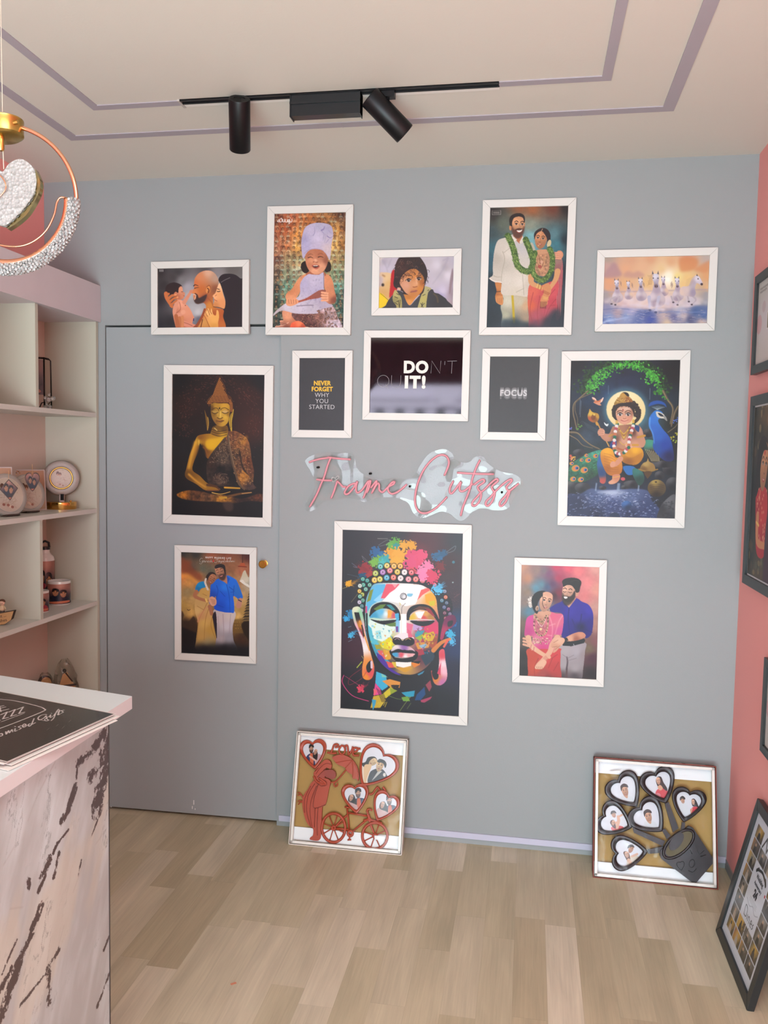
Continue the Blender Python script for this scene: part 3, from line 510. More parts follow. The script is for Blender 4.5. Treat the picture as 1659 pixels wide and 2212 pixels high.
    for sx, x in ((-1, 745), (1, 875)):
        P.line([(805+sx*8, 660), (805+sx*25, 628), (x, 618), (x+sx*45, 645)], 7, '3a240c')
        P.ell(x, 668, 36, 18, 'c09a5c' if sx > 0 else 'a8843c', blur=6); P.line([(x-40, 676), (x, 692), (x+40, 676)], 8, '2c1a0a')
    P.line([(808, 660), (812, 740)], 20, 'd0a848', 26, blur=6); P.line([(775, 745), (810, 760), (845, 745)], 10, '4c300c'); P.line([(800, 650), (798, 730)], 5, '5c400f', blur=2)
    P.poly([(765, 785), (795, 775), (812, 780), (830, 772), (860, 785), (815, 815)], '8c5c24'); P.line([(762, 787), (812, 795), (862, 786)], 6, '2c1a0a')
    P.poly([(803, 605), (813, 625), (803, 640), (794, 625)], '0c0806', sm=False)
    P.poly([(690, 700), (700, 780), (760, 860), (700, 850)], '160e08', blur=8, al=.5)
    return P

def pic_deity(n):
    P = Print(*n, [(222, 172), (1494, 150), (1413, 2005), (162, 1985)])
    P.full(blend((240, 200, '100c0e'), (850, 300, '141a30'), (850, 420, '182540'), (650, 600, '1c3a5c'), (450, 650, '182c44'), (350, 800, '141c28'), (500, 900, '1c2c3c'), (1200, 600, '14283c'), (1400, 300, '0c0a0c'), (1400, 900, '161810'), (230, 900, '14100c'), (400, 1050, '2c3c4c'), (230, 1200, '141c1c'),
        (1150, 900, '2c4858'), (1100, 950, '2a4450'), (1400, 1200, '141614'), (230, 1700, '120f10'), (700, 1750, '34446c'), (500, 1800, '26345c'), (900, 1850, '1c2848'), (1350, 1900, '141418'), (300, 1950, '10142c'), (900, 1500, '120e10'), (450, 1300, '1c3028')))
    r = random.Random(7)
    P.noise(.12, 50, 3)
    # canopy
    for i in range(900):
        t = r.random(); a = math.pi*(1.06-t*1.12); R = r.gauss(1.0, .11)
        x = 880+R*430*math.cos(a)*(1.15 if t < .5 else .95); y = 520-R*330*math.sin(a)
        k = abs(R-.86)
        c = r.choice(['3c8c2c', '2c6c20', '4ca834', '246018']) if k < .12 else r.choice(['1c3c18', '142a12', '244c1c', '10200e'])
        if y > 560: continue
        P.ell(x, y, r.uniform(8, 20), r.uniform(6, 13), c, r.uniform(0, 180))
    for i in range(260):
        x, y = r.choice([(560, 400), (620, 340), (1130, 380), (1190, 330), (760, 250), (880, 190), (1000, 220), (520, 460)]); P.ell(x+r.gauss(0, 42), y+r.gauss(0, 30), r.uniform(6, 14), r.uniform(5, 9), r.choice(['48b034', '5cc040', '38982c', '2c7c22']), r.uniform(0, 180))
    for l in ([(330, 830), (340, 640)], [(322, 800), (330, 620)], [(655, 560), (658, 460)], [(1133, 620), (1138, 490)]): P.line(l, 4, '94a4b4', al=.7)
    # trunks and roots
    for l, w in (([(420, 530), (330, 610), (260, 680), (250, 780), (270, 880), (290, 980)], 22), ([(470, 550), (380, 590), (290, 640), (270, 740), (300, 860), (290, 960)], 10), ([(200, 1010), (300, 1020), (380, 1100), (460, 1160), (550, 1200)], 26), ([(200, 1040), (290, 1090), (360, 1160), (470, 1190)], 14), ([(1290, 520), (1340, 620), (1390, 690), (1400, 760), (1370, 900)], 30), ([(1460, 700), (1420, 780), (1380, 930)], 24), ([(1340, 1000), (1420, 940), (1450, 900)], 12)):
        P.line(l, w, '544834', w*.6); P.line([(x-w*.2, y-w*.2) for x, y in l], w*.3, '8c7c5c', w*.15)
    for i in range(16): P.line([(330+i*17, 900+i*8), (360+i*17, 880+i*9), (420+i*15, 960+i*8)], 5, '34444c', al=.7)
    for x, y, c in ((215, 965, '5c64b4'), (290, 950, '4c7c2c'), (310, 940, '4c7c2c'), (1420, 870, '4c64b0'), (1450, 850, '34549c'), (1400, 1060, 'a8a02c'), (1420, 1100, '8c9c2c'), (1440, 1020, 'b0a830'), (210, 1280, 'b8503c'), (240, 1300, 'c88038'), (220, 1320, 'c84c5c'), (260, 1310, 'c8a83c'), (1300, 600, '3c8c2c')):
        for q in range(6): P.ell(x+r.gauss(0, 14), y+r.gauss(0, 12), 9, 7, c)
    # moon
    P.ell(857, 742, 262, 262, '4c7c8c', blur=26, al=.7); P.ell(857, 742, 226, 220, blend((857, 620, 'e8dcac'), (700, 760, 'e4d09c'), (1000, 780, 'e0cc94'), (857, 900, 'd4bc84')), blur=3)
    # birds
    P.poly([(468, 598), (500, 605), (530, 640), (570, 620), (598, 598), (590, 640), (560, 670), (575, 690), (540, 690), (485, 660), (500, 640), (475, 625)], 'c88c6c'); P.line([(500, 655), (560, 640)], 22, 'c0683c', 8); P.line([(470, 602), (510, 625)], 9, 'e4d8d0'); P.line([(596, 602), (570, 650)], 8, 'e4dcd4')
    P.poly([(605, 888), (630, 910), (655, 905), (640, 935), (610, 915)], 'd4dcdc')
    # rocks
    for x, y, rx, ry in ((320, 1240, 80, 38), (240, 1640, 80, 80), (350, 1650, 90, 60), (1360, 1420, 90, 80), (1390, 1600, 80, 80), (580, 1650, 44, 24), (835, 1645, 46, 30), (1240, 1500, 60, 50), (930, 1600, 110, 40), (1290, 1370, 160, 40), (1110, 1010, 60, 50)):
        P.ell(x, y, rx, ry, blend((x-rx*.4, y-ry*.7, '4c4c50'), (x, y+ry*.5, '16151a'), (x+rx*.6, y, '242428')))
    # water
    P.poly([(162, 1740), (320, 1720), (440, 1660), (600, 1680), (900, 1660), (1100, 1680), (1150, 1800), (1240, 1900), (1210, 2010), (150, 2000)], blend((700, 1700, '8c98bc'), (500, 1750, '44547c'), (900, 1750, '4c5c84'), (700, 1850, '2c3864'), (300, 1850, '1c2444'), (1100, 1900, '2c3860'), (500, 1960, '141c3c'), (900, 1970, '1c2448')), blur=5)
    for i in range(560):
        y = r.uniform(1700, 2000); x = 690+r.gauss(0, 1)*(150+(y-1700)*1.1)
        if not 165 < x < 1215: continue
        L = r.uniform(8, 30); dy = (x-690)*.02
        P.line([(x, y), (x+L*.5, y-5), (x+L, y+dy*.4)], r.uniform(3, 7), r.choice(['94a4d0', 'b0bcdc', '5c6ca0', '10183c', '182450', 'c8d0e8']), 2, al=.8)
    P.poly([(500, 1700), (640, 1680), (760, 1690), (860, 1700), (700, 1730)], 'a8b4cc', blur=14, al=.8)
    for x in (510, 760, 775, 1000): P.line([(x, 1600), (x-10, 1680)], 12, '8ca0b8', 20, blur=4, al=.8)
    P.ell(855, 1850, 60, 52, blend((840, 1820, '3c64a0'), (870, 1880, '1c2c4c'))); P.ell(715, 1975, 60, 40, '1c2c48')
    P.poly([(1215, 2010), (1230, 1900), (1290, 1800), (1420, 1725), (1425, 2010)], blend((1340, 1800, '5c5c60'), (1400, 1850, '4c4c50'), (1260, 1900, '2c2c30'), (1350, 1960, '34343a')))
    for i in range(30): P.ell(r.uniform(1260, 1410), r.uniform(1800, 1990), 14, 9, '26262c', al=.5)
    # peacock tail, back, neck, head
    m = P.poly([(560, 1210), (450, 1240), (350, 1290), (230, 1370), (170, 1480), (170, 1560), (300, 1590), (420, 1560), (520, 1500), (620, 1400), (600, 1250)], blend((400, 1300, '2c7c64'), (300, 1450, '1c5c44'), (250, 1540, '1c4c38'), (500, 1400, '245c3c'), (450, 1500, '1c3c28'), (520, 1260, '3c8c78')))
    P.noise(.3, 16, 13, 3, m)
    for i in range(80):
        x = r.uniform(200, 560); y = 1250+(560-x)*.6+r.uniform(-40, 160); P.line([(x, y), (x-30, y+16)], 5, r.choice(['4ca48c', '1c3c30', '5c8c3c', '347c5c']), 2, al=.7)
    for x, y, s in ((270, 1425, 40), (370, 1445, 38), (415, 1330, 30), (500, 1280, 24), (330, 1555, 30), (240, 1550, 30), (395, 1275, 20), (225, 1370, 22), (340, 1330, 20)):
        P.ell(x, y, s*1.15, s*.95, 'b08c30', -20); P.ell(x+s*.15, y, s*.9, s*.75, 'c8743c', -20); P.ell(x+s*.4, y-s*.05, s*.5, s*.45, '2c6cac', -20); P.ell(x+s*.5, y, s*.25, s*.28, '101c3c')
    P.poly([(1070, 1100), (1180, 1100), (1240, 1200), (1240, 1330), (1130, 1340), (1070, 1240)], blend((1130, 1120, '3c8c74'), (1180, 1250, '4c4434'), (1120, 1300, '2c2820')))
    for q in range(13): P.line([(1080+q*11, 1200+(q*37 % 23)), (1110+q*9, 1260), (1150+q*7, 1335)], 6, ['a89c78', '1c1814'][q % 2])
    P.poly([(1200, 745), (1150, 790), (1120, 850), (1120, 930), (1150, 1000), (1170, 1080), (1165, 1170), (1200, 1240), (1300, 1330), (1400, 1320), (1395, 1180), (1360, 1060), (1280, 960), (1230, 880), (1240, 840), (1290, 830), (1270, 760)],
           blend((1160, 850, '2c6cc4'), (1150, 960, '2c60b8'), (1230, 1050, '2458b0'), (1300, 1150, '1c3c94'), (1350, 1280, '181c4c'), (1230, 800, '2c74c0'), (1200, 1180, '1c4894')))
    P.line([(1135, 830), (1130, 930), (1165, 1020), (1180, 1130)], 12, '5ca0e0', 6, blur=5)
    P.poly([(1205, 760), (1260, 770), (1300, 800), (1330, 860), (1290, 840), (1250, 835), (1215, 815)], 'c8c4b8'); P.poly([(1225, 775), (1265, 785), (1295, 815), (1250, 810)], '1c2430'); P.poly([(1290, 805), (1318, 820), (1332, 868), (1300, 845)], '8c8c88'); P.ell(1245, 788, 9, 9, '0c0c10')
    P.poly([(1118, 700), (1140, 655), (1200, 632), (1260, 635), (1310, 665), (1325, 710), (1290, 680), (1220, 670), (1150, 690)], '1c4c9c', blur=3)
    for q in range(11): P.line([(1218, 738), (1155+q*15, 690+abs(q-5)*3)], 4, '9cacb4', al=.8)
    # vel (spear) 
    P.line([(530, 900), (600, 1050), (660, 1170)], 15, 'a07028'); P.line([(527, 900), (598, 1050), (655, 1165)], 5, 'd8b068')
    P.poly([(440, 735), (470, 770), (535, 790), (545, 840), (520, 885), (470, 890), (425, 860), (415, 810), (430, 770)], blend((450, 790, 'c8a83c'), (500, 850, '7c4c1c'), (530, 820, 'b88c2c'), (440, 850, 'a04c24'))); P.ell(480, 830, 26, 34, '5c2c14', 20, al=.6); P.ell(490, 800, 12, 12, 'c8b04c')
    P.ell(522, 905, 16, 24, 'c08c34', -20)
    # lower cloth and legs
    P.poly([(560, 1250), (520, 1350), (525, 1450), (560, 1590), (610, 1590), (620, 1500), (600, 1350)], blend((550, 1350, '2c5c94'), (570, 1480, '1c3c6c'), (580, 1570, 'a85040')))
    P.poly([(820, 1400), (940, 1400), (980, 1470), (900, 1500), (850, 1480)], '2464a8'); P.poly([(940, 1420), (1040, 1460), (1060, 1560), (1000, 1620), (930, 1500)], blend((980, 1450, '2c6c64'), (1010, 1560, '1c3c34')))
    P.poly([(570, 1220), (640, 1185), (700, 1210), (730, 1290), (790, 1310), (810, 1400), (790, 1480), (700, 1510), (630, 1480), (580, 1380), (558, 1290)], blend((640, 1230, 'e0a020'), (600, 1330, 'b87418'), (700, 1330, 'd89020'), (720, 1460, 'b06820'), (640, 1430, 'a05c14')))
    P.poly([(800, 1260), (880, 1190), (980, 1170), (1040, 1200), (1055, 1270), (1020, 1340), (960, 1380), (860, 1370), (800, 1330)], blend((960, 1210, 'e0a41c'), (880, 1260, 'c88818'), (1000, 1300, 'b87818'), (880, 1340, '8c5414')))
    for q in range(7): P.line([(600, 1250+q*30), (680, 1270+q*32), (770, 1330+q*22)], 5, '8c5410', al=.6); P.line([(830, 1270+q*12), (920, 1300+q*8), (1040, 1240+q*16)], 5, '8c5410', al=.5)
    P.line([(790, 1310), (740, 1370), (690, 1390)], 62, 'c48868', 44); P.ell(700, 1375, 30, 36, 'cc9070', 30)
    P.poly([(700, 1500), (780, 1495), (770, 1560), (720, 1600), (660, 1605), (650, 1580), (690, 1550)], blend((730, 1520, 'c07c5c'), (680, 1590, 'd09878'))); P.line([(695, 1530), (780, 1515)], 8, 'd0a04c'); P.ell(575, 1575, 28, 22, 'b04c44')
    P.ell(815, 1545, 26, 20, 'b84c54')
    # torso and arms
    P.poly([(730, 930), (950, 910), (1030, 950), (1060, 1040), (1080, 1120), (1040, 1180), (930, 1180), (850, 1230), (760, 1230), (720, 1180), (700, 1110), (620, 1110), (560, 1050), (600, 1020), (660, 1020), (690, 960)],
           blend((780, 980, 'a07050'), (830, 1100, 'c89478'), (820, 1180, 'b07c5c'), (1010, 1000, 'c08c70'), (1050, 1120, 'b88468'), (640, 1060, 'b88064'), (960, 1150, 'c89074'), (940, 1000, '5c3428'), (740, 1080, '6c4434')))
    P.ell(570, 1005, 42, 46, 'cc9478', 20)
    for q in range(4): P.line([(535, 985+q*20), (595, 975+q*22)], 5, '8c5440')
    P.poly([(840, 1130), (900, 1130), (930, 1170), (900, 1190), (860, 1190)], 'd49c80')
    P.line([(990, 1060), (1070, 1040)], 26, 'b8842c'); P.line([(930, 1150), (990, 1150)], 26, 'c08c30'); P.line([(660, 1050), (700, 1030)], 16, 'b8842c')
    P.poly([(700, 1100), (740, 1090), (740, 1160), (700, 1180), (665, 1165)], '1c3c7c'); P.poly([(960, 920), (1010, 935), (1000, 1000), (960, 960)], '1c3c6c')
    for q in range(4): P.line([(770+q*8, 950+q*16), (830, 1020+q*22), (900-q*10, 940+q*18)], 11, ['c8a038', '8c5c1c', 'd0ac44', 'a87828'][q])
    P.line([(780, 1110), (830, 1150), (880, 1110)], 7, 'c8a040'); P.line([(760, 1190), (820, 1210), (870, 1190)], 22, 'a85c38')
    for path in ([(755, 910), (735, 980), (725, 1060), (715, 1150), (725, 1220), (770, 1255), (830, 1240), (870, 1190)], [(945, 910), (925, 970), (905, 1040), (890, 1100), (885, 1180)]):
        Q = spline(path, False, 5)
        for i, (x, y) in enumerate(Q[::2]): P.ell(x, y, 20, 20, ['1c6048', 'd8d0cc', 'a84454', 'd8d0cc', 'b86c48'][i % 5])
    # head
    for i in range(190):
        a = r.uniform(2.7, 6.7); x = 862+155*math.cos(a)*r.uniform(.75, 1.02); y = 770+140*math.sin(a)*r.uniform(.75, 1.02); P.ell(x, y, 20, 17, r.choice(['241a18', '2c201c', '1c1412', '3c2c24']), r.uniform(0, 180))
    for a in range(-30, 60, 9): P.ell(862+148*math.cos(math.radians(a)), 790+120*math.sin(math.radians(a)), 22, 17, '2a1f1b'); P.ell(850-140*math.cos(math.radians(a)), 780+105*math.sin(math.radians(a)), 18, 14, '2a1f1b')
    P.ell(845, 575, 50, 40, '1c1412')
    P.poly([(720, 670), (750, 620), (780, 590), (800, 555), (830, 545), (870, 580), (910, 600), (935, 645), (880, 655), (800, 665), (740, 690)], blend((790, 620, 'a8843c'), (880, 630, '8c5424'), (830, 570, 'b88c3c'), (750, 660, '94702c')))
    for i in range(60): P.ell(r.uniform(750, 910), r.uniform(600, 655), 5, 4, r.choice(['d0b060', '6c3c18', 'c89c48']))
    P.poly([(740, 760), (750, 720), (820, 700), (900, 705), (935, 750), (938, 820), (915, 875), (860, 910), (820, 912), (775, 885), (745, 830)],
           blend((800, 740, 'c89478'), (840, 860, 'd49c80'), (900, 850, 'cc8c70'), (770, 850, 'cc9478'), (925, 780, 'a06c54'), (860, 740, 'd0a084')))
    for x in (788, 880):
        P.ell(x, 795, 27, 19, 'd8ccc4'); P.ell(x+1, 796, 15, 17, '1c100c'); P.line([(x-30, 792), (x, 772), (x+30, 790)], 8, '1c100c'); P.line([(x-34, 770), (x, 748), (x+34, 764)], 10, '3c241c', 5); P.ell(x+5, 790, 4, 4, 'e8e0e0')
    P.line([(825, 840), (840, 845), (858, 838)], 9, 'a0644c'); P.line([(800, 862), (838, 875), (885, 858)], 11, 'a85850', 6)
    for y in (725, 738): P.line([(770, y), (910, y-6)], 5, 'dcd4cc', al=.7)
    P.ell(822, 743, 7, 11, '8c1c18')
    P.ell(750, 885, 15, 22, 'c8a040'); P.ell(942, 875, 14, 24, 'c8a040')
    P.poly([(730, 760), (725, 700), (770, 670), (850, 660), (930, 680), (960, 760), (950, 830), (935, 760), (900, 712), (830, 700), (770, 715), (748, 750)], '2a1e1a')
    for x, y in ((760, 712), (800, 702), (850, 698), (900, 712)): P.line([(x-16, y), (x, y-10), (x+14, y), (x+6, y+10)], 8, '2a1e1a', 4)
    # pots
    P.poly([(1105, 1305), (1120, 1340), (1170, 1370), (1190, 1420), (1180, 1450), (1110, 1460), (1020, 1450), (1015, 1410), (1050, 1360), (1090, 1340)], blend((1080, 1370, 'a88c4c'), (1060, 1430, '6c4c1c'), (1150, 1420, '8c6c34'))); P.line([(1000, 1430), (1100, 1455), (1215, 1430)], 14, '8c6c2c'); P.poly([(1060, 1460), (1150, 1460), (1110, 1530), (1090, 1530)], '4c3414')
    P.ell(1205, 1650, 106, 100, blend((1180, 1580, '9c8440'), (1140, 1650, '54401c'), (1260, 1650, '4c3c24'), (1200, 1730, '241a10'))); P.ell(1195, 1578, 14, 8, '1c140c')
    for q in range(5): P.line([(1120+q*6, 1620+q*22), (1200, 1600+q*26), (1290-q*6, 1620+q*22)], 4, '2c200f', al=.6)
    return P

def pic_ganesh(n):
    P = Print(*n, [(188, 192), (1190, 232), (1177, 1748), (192, 1695)])
    P.full(blend((210, 220, '34322f'), (400, 230, '34342f'), (620, 250, '8c5038'), (850, 240, '7c4430'), (1150, 260, '4c2420'), (230, 400, '7c4c34'), (350, 420, '54483c'), (500, 450, '5c5c4c'), (600, 500, '5c5848'), (950, 400, '84583c'), (1080, 480, '9c5c40'), (230, 560, 'c0743c'), (300, 650, 'c88c48'), (450, 560, 'a06c44'),
        (280, 800, '8c7850'), (350, 900, 'b08c54'), (230, 1000, 'a88444'), (330, 1100, 'c89c54'), (1000, 650, 'a07850'), (1020, 900, 'c09c60'), (1150, 700, 'a09078'), (1000, 1150, 'c8a05c'), (1100, 1100, '94743c'), (260, 1250, '3c2a1c'), (380, 1250, '54381f'), (960, 1300, '6c4c24'), (1130, 1350, '2c1f14'),
        (230, 1450, '1c1614'), (300, 1600, '17151a'), (1050, 1500, '3c2418'), (1050, 1680, '17151a'), (600, 1650, '17161c')))
    P.noise(.12, 50, 3)
    P.poly([(200, 260), (260, 330), (330, 330), (340, 400), (400, 480), (470, 540), (480, 620), (380, 600), (260, 520), (200, 500)], '7c3c24', blur=16, al=.75); P.line([(200, 560), (300, 560), (400, 640), (430, 660)], 50, 'd8903c', blur=20, al=.8)
    # bell and dove
    P.line([(1075, 230), (1072, 360)], 10, '3c1c18'); P.poly([(1045, 370), (1100, 370), (1110, 405), (1130, 425), (1010, 420), (1035, 400)], 'a04c2c'); P.line([(1010, 415), (1130, 425)], 12, '6c2418')
    P.poly([(1060, 560), (1080, 500), (1110, 475), (1130, 520), (1160, 580), (1185, 510), (1190, 640), (1180, 730), (1110, 690), (1070, 640), (1030, 640)], blend((1110, 540, 'b8b098'), (1120, 620, 'c0b8a4'), (1170, 680, 'a8a090'))); P.poly([(1035, 635), (1075, 615), (1110, 660), (1160, 690), (1185, 740), (1100, 690)], 'd0ccc0')
    # temple
    r = random.Random(2)
    for j in range(12):
        y = 760+j*42; w = 14+j*11; P.poly([(1175-w, y+40), (1190-w*.75, y), (1195, y), (1195, y+40)], ['4c3c28', '34281c'][j % 2], sm=False); P.line([(1172-w, y+40), (1195, y+30)], 7, 'a08450', al=.8)
    P.poly([(930, 1200), (1080, 1180), (1090, 1400), (920, 1400)], '6c5024', sm=False, blur=6, al=.7)
    for i in range(16): P.line([(935+i*10, 1190+(i % 4)*46), (960+i*8, 1190+(i % 4)*46)], 8, 'b08c44', al=.6)
    P.poly([(1060, 1260), (1190, 1240), (1190, 1520), (1120, 1450), (1080, 1380)], '24180f', blur=6)
    P.poly([(190, 1080), (230, 1130), (210, 1210), (300, 1220), (370, 1150), (410, 1250), (420, 1400), (190, 1330)], '34241a', blur=6, al=.85); P.poly([(188, 1300), (420, 1400), (430, 1750), (188, 1750)], '1a1516', sm=False, blur=8); P.line([(280, 1050), (300, 1065), (320, 1050)], 8, '34281f')
    # woman
    P.poly([(560, 720), (470, 760), (430, 850), (385, 950), (390, 1090), (430, 1250), (405, 1500), (410, 1640), (700, 1640), (700, 1500), (650, 1250), (640, 1150), (600, 1000), (620, 800)],
           blend((520, 780, 'b8904c'), (450, 950, 'b8945c'), (480, 1150, 'b88858'), (520, 1250, 'c49c54'), (480, 1450, 'b48c4c'), (620, 1350, 'b08840'), (560, 1550, 'a08c60'), (540, 1630, '4c4034'), (420, 1080, 'c8a468')))
    for l in ([(590, 900), (520, 1050), (440, 1230), (420, 1500)], [(600, 1000), (540, 1200), (520, 1500)], [(640, 1150), (620, 1300), (690, 1500)], [(500, 820), (560, 850)], [(420, 1000), (520, 1060)]): P.line(l, 8, '8c6430', 4, blur=2)
    P.line([(430, 1230), (460, 1150), (560, 1010)], 26, 'c08060', 14, al=.6)
    P.poly([(520, 640), (450, 650), (410, 690), (392, 760), (440, 785), (480, 740), (540, 720)], blend((450, 690, '1c80b8'), (430, 750, '1c6ca0')))
    P.line([(410, 790), (385, 850), (450, 890), (560, 925)], 56, 'a06848', 38); P.line([(600, 1010), (620, 1080), (625, 1120)], 56, '9c6448', 40); P.line([(545, 900), (560, 935)], 26, 'd8b060')
    # man
    P.poly([(670, 1050), (960, 1080), (930, 1300), (940, 1500), (990, 1660), (700, 1660), (700, 1400), (680, 1200)], blend((740, 1200, 'b8a8a8'), (850, 1300, 'b8b0b8'), (900, 1150, 'c0b4b0'), (760, 1500, 'a09498'), (880, 1480, '8c8890'), (820, 1630, '2a272c'), (930, 1620, '3c3a40')))
    for l in ([(790, 1120), (800, 1400), (780, 1560)], [(900, 1120), (880, 1400)], [(720, 1150), (740, 1500)]): P.line(l, 9, '948488', 5, blur=4)
    P.poly([(640, 1150), (680, 1080), (700, 1200), (700, 1480), (660, 1250)], '241c28')
    P.poly([(740, 590), (680, 620), (620, 680), (605, 800), (600, 870), (590, 950), (620, 970), (680, 860), (690, 900), (665, 1040), (800, 1090), (900, 1100), (950, 1090), (950, 960), (940, 860), (975, 870), (1020, 905), (1075, 880), (1050, 780), (1000, 650), (960, 600), (840, 545)],
           blend((700, 680, '1c5cc4'), (820, 720, '2070d8'), (780, 850, '1c54c8'), (900, 950, '1c5cd0'), (1000, 780, '2464b8'), (640, 850, '1c44a0'), (750, 1000, '1848b8'), (900, 660, '1c64cc')))
    for l in ([(845, 690), (880, 860), (890, 1090)], [(700, 700), (720, 780), (690, 880)], [(950, 700), (940, 860)], [(880, 720), (950, 780), (900, 800)], [(750, 780), (820, 860)], [(700, 980), (800, 1020)]): P.line(l, 8, '123c94', 4, blur=2)
    P.poly([(740, 600), (850, 545), (850, 620), (860, 680), (800, 640)], 'a8745c'); P.poly([(840, 545), (890, 600), (850, 690), (855, 620)], '1850b0', sm=False)
    P.poly([(1010, 900), (1060, 890), (1055, 1000), (1020, 1035), (985, 1020), (980, 970)], 'b07c68'); P.line([(1010, 910), (1055, 935)], 12, '1c2028')
    P.poly([(590, 890), (640, 860), (695, 910), (690, 980), (640, 1000), (600, 960)], 'c89478')
    for q in range(4): P.line([(610+q*10, 900+q*22), (680, 915+q*18)], 6, '8c5c48')
    P.poly([(150, 1590), (420, 1570), (700, 1560), (1000, 1590), (1230, 1600), (1230, 1850), (150, 1850)], '17161a', blur=42, sm=False)
    # heads
    face(P, 758, 500, 135, 180, 'a87458', -18, turn=-.3, beard='3a2a28', lid=True)
    P.poly([(672, 430), (690, 395), (760, 380), (815, 400), (830, 470), (830, 540), (810, 500), (790, 445), (740, 435), (690, 450)], '2a2424')
    P.poly([(690, 470), (690, 560), (740, 590), (720, 520)], 'b8846c', blur=6, al=.4)
    P.poly([(560, 590), (570, 530), (610, 500), (670, 510), (700, 560), (690, 600), (640, 550), (600, 580), (580, 640)], '2c2422')
    face(P, 630, 610, 105, 130, 'a06a4c', 30, lid=True)
    P.poly([(545, 590), (560, 540), (600, 520), (560, 620)], '2c2422')
    for i, (x, y) in enumerate(spline([(545, 600), (535, 650), (550, 700), (575, 760)], False, 5)): P.ell(x, y, 14, 12, ['d8ccc0', 'c0b0a4'][i % 2])
    return P

